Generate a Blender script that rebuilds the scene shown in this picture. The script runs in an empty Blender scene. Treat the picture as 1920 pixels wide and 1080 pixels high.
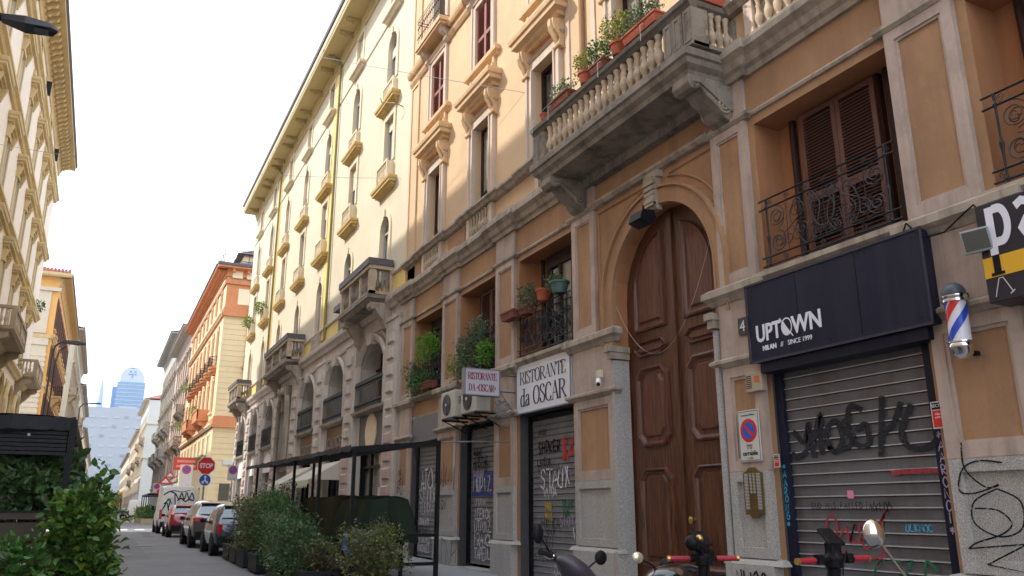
import bpy, bmesh, math, random
from mathutils import Vector, Matrix
random.seed(7)
R = math.radians
PI = math.pi
scene = bpy.context.scene
COL = scene.collection
# ---------------------------------------------------------------- camera
cam = bpy.data.cameras.new('camera')
camo = bpy.data.objects.new('camera', cam)
COL.objects.link(camo)
camo.location = (0, 0, 1.5)
camo.rotation_euler = (R(90 + 15.44), 0, R(-26.47))
cam.sensor_width = 36.0
cam.lens = 36.0 * 1510 / 1920
cam.clip_start = 0.05
cam.clip_end = 4000
scene.camera = camo
# ---------------------------------------------------------------- sky, sun, exposure
SUN_D = Vector((1.0, -0.75, -1.23)).normalized()          # direction the light travels
elev = math.asin(-SUN_D.z)
world = bpy.data.worlds.new('World')
scene.world = world
world.use_nodes = True
wn, wl = world.node_tree.nodes, world.node_tree.links
wn.clear()
sky = wn.new('ShaderNodeTexSky')
sky.sky_type = 'NISHITA'
sky.sun_disc = False
sky.sun_elevation = elev
sky.sun_rotation = math.atan2(-SUN_D.x, -SUN_D.y)
sky.air_density = 1.0
sky.dust_density = 3.5
sky.ozone_density = 1.2
tc = wn.new('ShaderNodeTexCoord')
mp = wn.new('ShaderNodeMapping')
mp.inputs['Scale'].default_value = (1.0, 1.0, 2.2)
nz = wn.new('ShaderNodeTexNoise')
nz.inputs['Scale'].default_value = 1.7
nz.inputs['Detail'].default_value = 7
nz.inputs['Roughness'].default_value = 0.6
cr = wn.new('ShaderNodeValToRGB')
cr.color_ramp.elements[0].position = 0.30
cr.color_ramp.elements[1].position = 0.62
mx = wn.new('ShaderNodeMix')
mx.data_type = 'RGBA'
mx.inputs[7].default_value = (6.3, 6.9, 7.75, 1)            # thin bright cloud veil
mf = wn.new('ShaderNodeMath')
mf.operation = 'MULTIPLY_ADD'
mf.inputs[1].default_value = 0.30
mf.inputs[2].default_value = 0.62
bg = wn.new('ShaderNodeBackground')
bg.inputs['Strength'].default_value = 0.15
wo = wn.new('ShaderNodeOutputWorld')
wl.new(tc.outputs['Generated'], mp.inputs[0])
wl.new(mp.outputs[0], nz.inputs['Vector'])
wl.new(nz.outputs['Fac'], cr.inputs[0])
wl.new(cr.outputs[0], mf.inputs[0])
wl.new(mf.outputs[0], mx.inputs[0])
wl.new(sky.outputs[0], mx.inputs[6])
wl.new(mx.outputs[2], bg.inputs[0])
wl.new(bg.outputs[0], wo.inputs[0])
sl = bpy.data.lights.new('sun', 'SUN')
sl.energy = 2.15
sl.angle = R(0.6)
sl.color = (1.0, 0.93, 0.82)
so = bpy.data.objects.new('sun', sl)
so.rotation_euler = SUN_D.to_track_quat('-Z', 'Y').to_euler()
so.location = (-20, 30, 60)
COL.objects.link(so)
scene.view_settings.view_transform = 'Standard'
scene.view_settings.look = 'None'
scene.view_settings.gamma = 1
scene.view_settings.exposure = 1.32
scene.view_settings.use_curve_mapping = False
scene.render.engine = 'CYCLES'
scene.cycles.max_bounces = 8
scene.cycles.diffuse_bounces = 5

# ---------------------------------------------------------------- materials
MATS = {}
def mat(name, col, rough=0.8, metal=0.0, var=0.0, scale=3.0, streak=0.0, bump=0.0, bscale=40.0, speck=0.0,
        dirt=None, trans=0.0, island=0.0, emit=0.0, coat=0.0, spec=0.5, worn=0.0, dirtcol=(0.10, 0.085, 0.07)):
    if name in MATS:
        return MATS[name]
    m = bpy.data.materials.new(name)
    m.use_nodes = True
    n, l = m.node_tree.nodes, m.node_tree.links
    b = n['Principled BSDF']
    b.inputs['Roughness'].default_value = rough
    b.inputs['Metallic'].default_value = metal
    b.inputs['Specular IOR Level'].default_value = spec
    if coat:
        b.inputs['Coat Weight'].default_value = coat
        b.inputs['Coat Roughness'].default_value = 0.05
    c4 = (*col, 1)
    b.inputs['Base Color'].default_value = c4
    geo = n.new('ShaderNodeNewGeometry')
    cur = None
    def mixc(fac_socket, a, bcol, mode='MIX', k=1.0):
        x = n.new('ShaderNodeMix')
        x.data_type = 'RGBA'
        x.blend_type = mode
        if k != 1.0:
            mm = n.new('ShaderNodeMath')
            mm.operation = 'MULTIPLY'
            mm.inputs[1].default_value = k
            l.new(fac_socket, mm.inputs[0])
            fac_socket = mm.outputs[0]
        l.new(fac_socket, x.inputs[0])
        if isinstance(a, tuple):
            x.inputs[6].default_value = a
        else:
            l.new(a, x.inputs[6])
        x.inputs[7].default_value = (*bcol, 1)
        return x.outputs[2]
    def noise(sc, det=5, stretch=None, rough_=0.6):
        t = n.new('ShaderNodeTexNoise')
        t.inputs['Scale'].default_value = sc
        t.inputs['Detail'].default_value = det
        t.inputs['Roughness'].default_value = rough_
        if stretch:
            mp_ = n.new('ShaderNodeMapping')
            mp_.inputs['Scale'].default_value = stretch
            l.new(geo.outputs['Position'], mp_.inputs[0])
            l.new(mp_.outputs[0], t.inputs['Vector'])
        else:
            l.new(geo.outputs['Position'], t.inputs['Vector'])
        return t.outputs['Fac']
    def ramp(s, lo, hi):
        r_ = n.new('ShaderNodeMapRange')
        r_.inputs[1].default_value = lo
        r_.inputs[2].default_value = hi
        l.new(s, r_.inputs[0])
        return r_.outputs[0]
    cur = c4
    if var:
        f = ramp(noise(scale), 0.3, 0.7)
        cur = mixc(f, cur, tuple(x * (1 - var) for x in col))
        f = ramp(noise(scale * 0.23, 3), 0.4, 0.75)
        cur = mixc(f, cur, tuple(min(1, x * (1 + var * 0.55)) for x in col), k=0.7)
        f = ramp(noise(scale * 9, 4), 0.55, 0.8)
        cur = mixc(f, cur, tuple(x * (1 - var * 1.3) for x in col), k=0.45)
    if streak:
        f = ramp(noise(1.0, 6, (4.2, 4.2, 0.34)), 0.47, 0.72)
        cur = mixc(f, cur, dirtcol, k=streak)
    if speck:
        f = ramp(noise(70, 2), 0.5, 0.62)
        cur = mixc(f, cur, tuple(x * 0.45 for x in col), k=speck)
        f = ramp(noise(95, 2), 0.56, 0.64)
        cur = mixc(f, cur, tuple(min(1, x * 1.7) for x in col), k=speck)
    if dirt:
        f = ramp(noise(dirt[1], 8, None, 0.7), 0.48, 0.66)
        cur = mixc(f, cur, dirtcol, k=dirt[0])
    if island:
        hs = n.new('ShaderNodeHueSaturation')
        mr = n.new('ShaderNodeMapRange')
        mr.inputs[3].default_value = 1 - island
        mr.inputs[4].default_value = 1 + island
        l.new(geo.outputs['Random Per Island'], mr.inputs[0])
        l.new(mr.outputs[0], hs.inputs['Value'])
        m2 = n.new('ShaderNodeMapRange')
        m2.inputs[3].default_value = 0.5 - island * 0.09
        m2.inputs[4].default_value = 0.5 + island * 0.05
        l.new(geo.outputs['Random Per Island'], m2.inputs[0])
        l.new(m2.outputs[0], hs.inputs['Hue'])
        if isinstance(cur, tuple):
            hs.inputs['Color'].default_value = cur
        else:
            l.new(cur, hs.inputs['Color'])
        cur = hs.outputs[0]
    if not isinstance(cur, tuple):
        l.new(cur, b.inputs['Base Color'])
    if worn:
        l.new(ramp(noise(28, 5), 0.30, 0.30 + worn), b.inputs['Alpha'])
    if bump:
        bp = n.new('ShaderNodeBump')
        bp.inputs['Strength'].default_value = bump
        bp.inputs['Distance'].default_value = 0.01
        l.new(noise(bscale, 6), bp.inputs['Height'])
        l.new(bp.outputs[0], b.inputs['Normal'])
    if trans:
        tr = n.new('ShaderNodeBsdfTranslucent')
        if isinstance(cur, tuple):
            tr.inputs[0].default_value = cur
        else:
            l.new(cur, tr.inputs[0])
        ms = n.new('ShaderNodeMixShader')
        ms.inputs[0].default_value = trans
        l.new(b.outputs[0], ms.inputs[1])
        l.new(tr.outputs[0], ms.inputs[2])
        l.new(ms.outputs[0], n['Material Output'].inputs[0])
    MATS[name] = m
    return m

def wood_mat(name, c1, c2):
    m = bpy.data.materials.new(name)
    m.use_nodes = True
    n, l = m.node_tree.nodes, m.node_tree.links
    b = n['Principled BSDF']
    geo = n.new('ShaderNodeNewGeometry')
    mp_ = n.new('ShaderNodeMapping')
    mp_.inputs['Scale'].default_value = (9, 9, 0.7)
    t = n.new('ShaderNodeTexNoise')
    t.inputs['Scale'].default_value = 3
    t.inputs['Detail'].default_value = 8
    t.inputs['Roughness'].default_value = 0.65
    l.new(geo.outputs['Position'], mp_.inputs[0])
    l.new(mp_.outputs[0], t.inputs['Vector'])
    r_ = n.new('ShaderNodeValToRGB')
    r_.color_ramp.elements[0].color = (*c2, 1)
    r_.color_ramp.elements[0].position = 0.35
    r_.color_ramp.elements[1].color = (*c1, 1)
    r_.color_ramp.elements[1].position = 0.68
    l.new(t.outputs['Fac'], r_.inputs[0])
    l.new(r_.outputs[0], b.inputs['Base Color'])
    b.inputs['Roughness'].default_value = 0.36
    bp = n.new('ShaderNodeBump')
    bp.inputs['Strength'].default_value = 0.25
    bp.inputs['Distance'].default_value = 0.004
    l.new(t.outputs['Fac'], bp.inputs['Height'])
    l.new(bp.outputs[0], b.inputs['Normal'])
    MATS[name] = m
    return m

M_PEACH = mat('peach plaster', (0.41, 0.240, 0.128), 0.9, var=0.26, scale=1.1, streak=0.6, dirt=(0.4, 1.7), bump=0.35, bscale=60, dirtcol=(0.26, 0.15, 0.09))
M_PEACHUP = mat('pale peach plaster', (0.62, 0.44, 0.27), 0.9, var=0.16, scale=1.2, streak=0.34, bump=0.2, bscale=60, dirtcol=(0.5, 0.34, 0.22))
M_TERRA = mat('orange plaster', (0.42, 0.19, 0.085), 0.9, var=0.18, scale=1.4, streak=0.3, bump=0.3, dirtcol=(0.2, 0.1, 0.05))
M_PINK = mat('pink grey stone trim', (0.50, 0.395, 0.335), 0.85, var=0.2, scale=2.2, streak=0.65, dirt=(0.35, 2.5), bump=0.3, bscale=50, dirtcol=(0.22, 0.17, 0.14))
M_STONE = mat('weathered stone', (0.42, 0.355, 0.285), 0.9, var=0.28, scale=2.0, streak=0.75, bump=0.5, bscale=45, dirtcol=(0.11, 0.09, 0.07))
M_BALC = mat('dark weathered stone', (0.30, 0.26, 0.215), 0.92, var=0.3, scale=4.0, streak=0.6, bump=0.7, bscale=40, dirt=(0.75, 2.2), dirtcol=(0.075, 0.06, 0.045))
M_BALUST = mat('sandy baluster stone', (0.50, 0.40, 0.29), 0.9, var=0.25, scale=6.0, bump=0.5, bscale=45, dirt=(0.5, 5.0), dirtcol=(0.16, 0.12, 0.08))
M_GRAN = mat('grey granite', (0.42, 0.40, 0.375), 0.75, var=0.14, scale=1.3, speck=0.75, streak=0.25, bump=0.25, bscale=90)
M_HOOD = mat('ochre stone hood', (0.66, 0.45, 0.26), 0.88, var=0.18, scale=3.0, streak=0.3, bump=0.3, dirtcol=(0.3, 0.2, 0.1))
M_SURR = mat('pale window surround', (0.58, 0.47, 0.38), 0.88, var=0.14, scale=3.0, streak=0.35, bump=0.25, dirtcol=(0.25, 0.2, 0.16))
M_CREAM = mat('cream plaster', (0.62, 0.555, 0.425), 0.92, var=0.14, scale=0.8, streak=0.28, bump=0.15, dirtcol=(0.55, 0.45, 0.28))
M_YELLOW = mat('yellow plaster', (0.78, 0.58, 0.20), 0.92, var=0.10, scale=0.9, streak=0.15, dirtcol=(0.5, 0.35, 0.12))
M_YTRIM = mat('cream stone trim', (0.70, 0.60, 0.44), 0.9, var=0.15, scale=3.0, streak=0.3, bump=0.2, dirtcol=(0.35, 0.27, 0.15))
M_YLEDGE = mat('ochre ledge', (0.62, 0.43, 0.16), 0.9, var=0.22, scale=3.5, streak=0.3, dirtcol=(0.25, 0.17, 0.07))
M_GSTONE = mat('grey ashlar stone', (0.56, 0.50, 0.45), 0.88, var=0.2, scale=2.0, streak=0.45, bump=0.45, bscale=35, dirtcol=(0.2, 0.16, 0.13))
M_ROSE = mat('rose granite', (0.48, 0.33, 0.30), 0.75, var=0.18, scale=2.5, speck=0.4, bump=0.3)
M_EAVE = mat('ochre eave', (0.52, 0.42, 0.21), 0.9, var=0.12, scale=1.2, streak=0.2, dirtcol=(0.3, 0.2, 0.1))
M_EAVEDK = mat('olive eave bracket', (0.38, 0.30, 0.14), 0.9)
M_GUTTER = mat('dark slate gutter', (0.10, 0.09, 0.10), 0.6, metal=0.2)
M_PIPE = mat('olive drainpipe', (0.22, 0.19, 0.06), 0.6)
M_IRON = mat('black wrought iron', (0.012, 0.012, 0.015), 0.5, metal=0.35, var=0.2, scale=20, bump=0.3)
M_IRONW = mat('weathered iron scrollwork', (0.045, 0.043, 0.050), 0.6, metal=0.2, var=0.3, scale=25)
M_WOOD = wood_mat('varnished door wood', (0.165, 0.064, 0.029), (0.038, 0.012, 0.007))
M_WOODR = wood_mat('ruddy door wood', (0.17, 0.064, 0.036), (0.06, 0.018, 0.012))
M_WOODL = wood_mat('orange door wood', (0.36, 0.12, 0.03), (0.2, 0.055, 0.014))
M_SHUTB = mat('brown shutter paint', (0.115, 0.044, 0.03), 0.55, var=0.2, scale=8)
M_SHUTR = mat('red brown shutter paint', (0.22, 0.045, 0.03), 0.6, var=0.15, scale=6)
M_FRAMED = mat('dark window wood', (0.035, 0.015, 0.012), 0.55, spec=0.25)
M_FRAMEL = mat('pale window wood', (0.40, 0.37, 0.33), 0.6)
M_GLASS = mat('dark window glass', (0.02, 0.024, 0.026), 0.06, spec=1.0)
M_GLASSC = mat('curtained glass', (0.30, 0.30, 0.25), 0.12, spec=0.9, var=0.25, scale=3)
M_GLASSG = mat('pale curtained glass', (0.27, 0.27, 0.25), 0.2, spec=0.8, var=0.25, scale=2)
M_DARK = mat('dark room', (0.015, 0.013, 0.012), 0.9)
M_METAL = mat('galvanised shutter steel', (0.165, 0.165, 0.18), 0.45, metal=0.4, var=0.22, scale=3.0, streak=0.45, dirt=(0.45, 1.6), dirtcol=(0.08, 0.06, 0.045))
M_METALP = mat('pale shutter steel', (0.25, 0.25, 0.265), 0.55, metal=0.2, var=0.25, scale=4.0, streak=0.3, dirtcol=(0.12, 0.1, 0.085))
M_LIP = mat('steel lip with painted highlight', (0.62, 0.60, 0.60), 0.4, metal=0.5)  # pale colour paints the highlight along the lower lip of each slat
M_NAVY = mat('navy awning metal', (0.011, 0.013, 0.032), 0.4, var=0.25, scale=2, spec=0.25, streak=0.25, dirtcol=(0.05, 0.05, 0.06))
M_BLACK = mat('black painted steel', (0.008, 0.008, 0.010), 0.5, var=0.15, scale=10, spec=0.2)
M_WHITE = mat('white paint', (0.80, 0.80, 0.80), 0.5, var=0.05)
M_LETTER = mat('white lettering', (0.75, 0.76, 0.84), 0.5)
M_GREYW = mat('grey white plastic', (0.60, 0.60, 0.58), 0.5, var=0.08)
M_RED = mat('signal red', (0.62, 0.02, 0.02), 0.4)
M_BLUE = mat('signal blue', (0.02, 0.10, 0.50), 0.4)
M_BRASS = mat('brass', (0.55, 0.38, 0.12), 0.3, metal=0.9)
M_BRASSD = mat('aged brass plate', (0.20, 0.14, 0.05), 0.45, metal=0.7, var=0.3, scale=12)
M_CHROME = mat('chrome', (0.75, 0.74, 0.72), 0.12, metal=1.0)
M_TERRAC = mat('terracotta pot', (0.42, 0.10, 0.05), 0.8, var=0.15, scale=10)
M_TERRAD = mat('old terracotta trough', (0.22, 0.07, 0.05), 0.85, var=0.2, scale=10)
M_SOIL = mat('potting soil', (0.05, 0.035, 0.025), 1.0)
M_ASPH = mat('asphalt', (0.17, 0.167, 0.172), 0.85, var=0.22, scale=0.7, bump=0.4, bscale=80, dirt=(0.35, 0.5), dirtcol=(0.055, 0.053, 0.055), speck=0.25)
M_PAVE = mat('pavement asphalt', (0.27, 0.27, 0.28), 0.85, var=0.15, scale=1.2, bump=0.3, bscale=70, speck=0.3)
M_KERB = mat('granite kerb', (0.32, 0.31, 0.30), 0.8, var=0.15, scale=2, speck=0.6)
M_ROADW = mat('road paint', (0.6, 0.6, 0.58), 0.7, var=0.3, scale=8)
M_TILE = mat('red roof tile', (0.30, 0.10, 0.07), 0.85, island=0.35)
M_TILED = mat('dark roof tile', (0.09, 0.06, 0.06), 0.85, island=0.3)
M_LEAF = mat('glossy green leaves', (0.062, 0.14, 0.026), 0.38, island=0.55, trans=0.28)
M_LEAFY = mat('yellow green leaves', (0.16, 0.24, 0.03), 0.45, island=0.4, trans=0.35)
M_LEAFD = mat('dark green leaves', (0.055, 0.115, 0.038), 0.4, island=0.5, trans=0.2)
M_LEAFM = mat('small mid green leaves', (0.05, 0.14, 0.026), 0.38, island=0.55, trans=0.25)
M_LEAFG = mat('grey green leaves', (0.095, 0.15, 0.07), 0.5, island=0.45, trans=0.2)
M_LEAFB = mat('brownish green leaves', (0.115, 0.14, 0.042), 0.42, island=0.55, trans=0.25)
M_LEAFO = mat('olive yellow leaves', (0.24, 0.25, 0.045), 0.5, island=0.45, trans=0.3)
M_LEAFBR = mat('bright fresh leaves', (0.10, 0.30, 0.02), 0.5, island=0.4, trans=0.4)
M_BARK = mat('bark', (0.10, 0.07, 0.045), 0.9, var=0.3, scale=20)

# ---------------------------------------------------------------- mesh builder
class MB:
    def __init__(s):
        s.v = []
        s.f = []
    def add(s, vs, fs):
        o = len(s.v)
        s.v.extend(vs)
        s.f.extend([tuple(i + o for i in f) for f in fs])
        return s
    def box(s, x0, x1, y0, y1, z0, z1):
        return s.add([(x0, y0, z0), (x1, y0, z0), (x1, y1, z0), (x0, y1, z0), (x0, y0, z1), (x1, y0, z1), (x1, y1, z1), (x0, y1, z1)],
                     [(0, 3, 2, 1), (4, 5, 6, 7), (0, 1, 5, 4), (1, 2, 6, 5), (2, 3, 7, 6), (3, 0, 4, 7)])
    def ob(s, o0, o1, s0, s1, z0, z1):                    # box by outward distance, along, height
        return s.box(-o1, -o0, s0, s1, z0, z1)
    def quad(s, a, b, c, d):
        return s.add([a, b, c, d], [(0, 1, 2, 3)])
    def prism(s, pts, axis, a0, a1):                      # 2D polygon extruded; axis 'y': pts=(x,z); 'x': pts=(y,z); 'z': pts=(x,y)
        n = len(pts)
        def P(p, a):
            return (p[0], a, p[1]) if axis == 'y' else ((a, p[0], p[1]) if axis == 'x' else (p[0], p[1], a))
        vs = [P(p, a0) for p in pts] + [P(p, a1) for p in pts]
        fs = [tuple(range(n))[::-1], tuple(range(n, 2 * n))] + [(i, (i + 1) % n, n + (i + 1) % n, n + i) for i in range(n)]
        return s.add(vs, fs)
    def mould(s, s0, s1, prof):                           # prof = [(out,z)...], closed against the wall
        return s.prism([(-o, z) for o, z in prof], 'y', s0, s1)
    def rmould(s, s0, s1, prof, ends=(1, 1)):             # moulding with mitred returns at both ends
        a = []
        for o, z in prof:
            a.append((o, z))
        n = len(a)
        vs = [(-o, s0 - (o if ends[0] else 0), z) for o, z in a] + [(-o, s1 + (o if ends[1] else 0), z) for o, z in a]
        vs += [(0.0, s0 - (o if ends[0] else 0), z) for o, z in a] + [(0.0, s1 + (o if ends[1] else 0), z) for o, z in a]
        fs = [(i, i + 1, n + i + 1, n + i) for i in range(n - 1)]
        fs += [(2 * n + i, 2 * n + i + 1, i + 1, i) for i in range(n - 1)]
        fs += [(n + i, n + i + 1, 3 * n + i + 1, 3 * n + i) for i in range(n - 1)]
        return s.add(vs, fs)
    def tube(s, path, r, n=6, cap=True, r1=None):
        path = [Vector(p) for p in path]
        m = len(path)
        vs = []
        t0 = (path[1] - path[0]).normalized()
        up = Vector((0, 0, 1)) if abs(t0.z) < 0.9 else Vector((1, 0, 0))
        a = t0.cross(up).normalized()
        for i, p in enumerate(path):
            if i == 0:
                t = path[1] - path[0]
            elif i == m - 1:
                t = path[-1] - path[-2]
            else:
                t = (path[i + 1] - path[i]).normalized() + (path[i] - path[i - 1]).normalized()
            t = t.normalized() if t.length > 1e-9 else t0
            a = (a - t * a.dot(t))
            a = a.normalized() if a.length > 1e-6 else t.orthogonal().normalized()
            b = t.cross(a)
            rr = r if r1 is None else r + (r1 - r) * i / (m - 1)
            for k in range(n):
                q = p + (a * math.cos(2 * PI * k / n) + b * math.sin(2 * PI * k / n)) * rr
                vs.append(tuple(q))
        fs = []
        for i in range(m - 1):
            for k in range(n):
                fs.append((i * n + k, i * n + (k + 1) % n, (i + 1) * n + (k + 1) % n, (i + 1) * n + k))
        if cap:
            fs.append(tuple(range(n))[::-1])
            fs.append(tuple((m - 1) * n + k for k in range(n)))
        return s.add(vs, fs)
    def lathe(s, prof, c=(0, 0, 0), n=10, axis='z'):
        vs, fs = [], []
        m = len(prof)
        for r, h in prof:
            for k in range(n):
                a = 2 * PI * k / n
                x, y, z = r * math.cos(a), r * math.sin(a), h
                if axis == 'x':
                    x, y, z = h, x, y
                elif axis == 'y':
                    x, y, z = x, h, y
                vs.append((c[0] + x, c[1] + y, c[2] + z))
        for i in range(m - 1):
            for k in range(n):
                fs.append((i * n + k, i * n + (k + 1) % n, (i + 1) * n + (k + 1) % n, (i + 1) * n + k))
        fs.append(tuple(range(n))[::-1])
        fs.append(tuple((m - 1) * n + k for k in range(n)))
        return s.add(vs, fs)
    def sphere(s, c, r, n=10, m=7, sc=(1, 1, 1)):
        prof = [(max(1e-3, math.sin(PI * i / m)) * r, -math.cos(PI * i / m) * r) for i in range(m + 1)]
        o = len(s.v)
        s.lathe(prof, (0, 0, 0), n)
        for i in range(o, len(s.v)):
            x, y, z = s.v[i]
            s.v[i] = (c[0] + x * sc[0], c[1] + y * sc[1], c[2] + z * sc[2])
        return s
    def ribbon(s, pts, w, fn, t=0.0):                     # flat painted stroke; pts 2D, fn maps (u,v)->3D
        pts = [Vector(p) for p in pts]
        L, Rr = [], []
        for i, p in enumerate(pts):
            a = pts[max(0, i - 1)]
            b = pts[min(len(pts) - 1, i + 1)]
            d = b - a
            d = d.normalized() if d.length > 1e-9 else Vector((1, 0))
            nn = Vector((-d.y, d.x))
            ww = w(i / (len(pts) - 1), d) if callable(w) else w
            L.append(p + nn * ww / 2)
            Rr.append(p - nn * ww / 2)
        n = len(pts)
        vs = [fn(p.x, p.y) for p in L] + [fn(p.x, p.y) for p in Rr]
        return s.add(vs, [(i, i + 1, n + i + 1, n + i) for i in range(n - 1)])
    def xf(s, M, start=0):
        for i in range(start, len(s.v)):
            s.v[i] = tuple(M @ Vector(s.v[i]))
        return s
    def mesh(s, name, m, smooth=False, bevel=0):
        me = bpy.data.meshes.new(name)
        me.from_pydata(s.v, [], s.f)
        bm = bmesh.new()
        bm.from_mesh(me)
        if bevel:
            bmesh.ops.remove_doubles(bm, verts=bm.verts, dist=1e-5)
            bmesh.ops.bevel(bm, geom=bm.edges[:] , offset=bevel, segments=1, affect='EDGES', clamp_overlap=True)
        bmesh.ops.recalc_face_normals(bm, faces=bm.faces)
        bm.to_mesh(me)
        bm.free()
        if smooth:
            me.polygons.foreach_set('use_smooth', [True] * len(me.polygons))
            try:
                me.set_sharp_from_angle(angle=R(40))
            except Exception:
                pass
        if m:
            me.materials.append(m)
        me.update()
        return me

def inst(me, name, parent=None, loc=(0, 0, 0), rot=0.0, scale=None):
    o = bpy.data.objects.new(name, me)
    COL.objects.link(o)
    if parent:
        o.parent = parent
    o.location = loc
    if isinstance(rot, (int, float)):
        o.rotation_euler = (0, 0, rot)
    else:
        o.rotation_euler = rot
    if scale:
        o.scale = scale if isinstance(scale, tuple) else (scale,) * 3
    return o
WHOLE = {'lettering', 'graffiti', 'railing', 'portal_carving', 'baluster_row', 'cable', 'window', 'balconet', 'mast', 'branch', 'fan_guard', 'side_vent', 'grille', 'display'}
def clusters(mb, tol=0.012):
    """groups of touching pieces: lists of face indices"""
    par = list(range(len(mb.v)))
    def find(a):
        while par[a] != a:
            par[a] = par[par[a]]
            a = par[a]
        return a
    for f in mb.f:
        r0 = find(f[0])
        for i in f[1:]:
            par[find(i)] = r0
    isl = {}
    for k, f in enumerate(mb.f):
        isl.setdefault(find(f[0]), []).append(k)
    L = list(isl.values())
    if len(L) < 2 or len(L) > 260:
        return None
    bb = []
    for fs in L:
        P = [mb.v[i] for k in fs for i in mb.f[k]]
        bb.append([min(p[a] for p in P) - tol for a in range(3)] + [max(p[a] for p in P) + tol for a in range(3)])
    par = list(range(len(L)))
    for i in range(len(L)):
        for j in range(i):
            a, b = bb[i], bb[j]
            if a[0] < b[3] and b[0] < a[3] and a[1] < b[4] and b[1] < a[4] and a[2] < b[5] and b[2] < a[5]:
                par[find(i)] = find(j)
    G = {}
    for i in range(len(L)):
        G.setdefault(find(i), []).extend(L[i])
    return list(G.values()) if len(G) > 1 else None
def part(mb, name, m, parent=None, loc=(0, 0, 0), rot=0.0, smooth=False, bevel=0, kind=None, label=None, whole=False):
    G = None
    if not kind and not whole and parent is not None and name not in WHOLE and len(mb.f) < 6000:
        G = clusters(mb)
    if G and len(G) <= 150:
        first = None
        for fs in G:
            ids = sorted({i for k in fs for i in mb.f[k]})
            mp_ = {v: n for n, v in enumerate(ids)}
            sub = MB()
            sub.v = [mb.v[i] for i in ids]
            sub.f = [tuple(mp_[i] for i in mb.f[k]) for k in fs]
            o = inst(sub.mesh(name, m, smooth, bevel), name, parent, loc, rot)
            if label:
                o['label'] = label
            first = first or o
        return first
    o = inst(mb.mesh(name, m, smooth, bevel), name, parent, loc, rot)
    if kind:
        o['kind'] = kind
    if label:
        o['label'] = label
    return o
def thing(name, label, cat, loc=(0, 0, 0), rot=0.0, group=None):
    o = bpy.data.objects.new(name, None)
    o.empty_display_size = 0.2
    COL.objects.link(o)
    o.location = loc
    o.rotation_euler = (0, 0, rot)
    o['label'] = label
    o['category'] = cat
    if group:
        o['group'] = group
    return o
def tag(o, label, cat, group=None):
    o['label'] = label
    o['category'] = cat
    if group:
        o['group'] = group
    return o
def kids(o):
    return [c for c in bpy.data.objects if c.parent == o]
def dup(o, loc, rot, label, parent=None):
    ch = {}
    for c in bpy.data.objects:
        ch.setdefault(c.parent, []).append(c)
    def rec(a, par):
        b = a.copy()
        COL.objects.link(b)
        b.parent = par
        for k in ch.get(a, []):
            rec(k, b)
        return b
    n = rec(o, parent)
    n.location = loc
    n.rotation_euler = (0, 0, rot)
    if label:
        n['label'] = label
    return n
def structure(mb, name, m, **k):
    o = part(mb, name, m, **k)
    o['kind'] = 'structure'
    return o

# ---------------------------------------------------------------- wall with openings
def arch_pts(a, b, spring, rise, n=12):
    c, hw = (a + b) / 2, (b - a) / 2
    if rise >= hw * 0.98:
        return [(c - hw * math.cos(PI * i / n), spring + rise * math.sin(PI * i / n)) for i in range(n + 1)]
    r = (hw * hw + rise * rise) / (2 * rise)
    t = math.asin(min(1, hw / r))
    return [(c + r * math.sin(-t + 2 * t * i / n), spring + rise - r + r * math.cos(-t + 2 * t * i / n)) for i in range(n + 1)]
def wall(mb, s0, s1, z0, z1, holes, o=0.0, rev=None):
    """front sheet with holes (a,b,c,d,depth,rise); reveals go to mb too unless rev given"""
    rv0 = rev or mb
    S = sorted({s0, s1, *[h[0] for h in holes], *[h[1] for h in holes]})
    Z = sorted({z0, z1, *[h[2] for h in holes], *[h[3] for h in holes]})
    S = [x for x in S if s0 <= x <= s1]
    Z = [x for x in Z if z0 <= x <= z1]
    for i in range(len(S) - 1):
        j = 0
        while j < len(Z) - 1:
            def inside(jj):
                sm, zm = (S[i] + S[i + 1]) / 2, (Z[jj] + Z[jj + 1]) / 2
                return any(h[0] < sm < h[1] and h[2] < zm < h[3] for h in holes)
            if inside(j):
                j += 1
                continue
            k = j
            while k + 1 < len(Z) - 1 and not inside(k + 1):
                k += 1
            mb.quad((-o, S[i], Z[j]), (-o, S[i + 1], Z[j]), (-o, S[i + 1], Z[k + 1]), (-o, S[i], Z[k + 1]))
            j = k + 1
    for h in holes:
        a, b, c, d, dep = h[:5]
        rise = h[5] if len(h) > 5 else 0
        rv = h[6] if len(h) > 6 else rv0
        x0, x1 = -o, -o + dep
        sp = d - rise
        if c > z0 + 0.02:
            rv.quad((x0, a, c), (x1, a, c), (x1, b, c), (x0, b, c))
        rv.quad((x0, a, c), (x0, a, sp), (x1, a, sp), (x1, a, c))
        rv.quad((x0, b, c), (x1, b, c), (x1, b, sp), (x0, b, sp))
        if rise:
            ap = arch_pts(a, b, sp, rise)
            for (p, q) in zip(ap, ap[1:]):
                rv.quad((x0, *p), (x0, *q), (x1, *q), (x1, *p))
                if d - min(p[1], q[1]) > 1e-4:
                    mb.quad((x0, *p), (x0, *q), (x0, q[0], d), (x0, p[0], d))
        else:
            rv.quad((x0, a, d), (x1, a, d), (x1, b, d), (x0, b, d))
def core(mb, s0, s1, z1, depth=12, front=1.3, z0=0):
    mb.box(front, depth, s0, s1, z0, z1)
    for s in (s0, s1):
        mb.quad((0, s, z0), (front, s, z0), (front, s, z1), (0, s, z1))
    mb.quad((0, s0, z1), (front, s0, z1), (front, s1, z1), (0, s1, z1))
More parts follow.
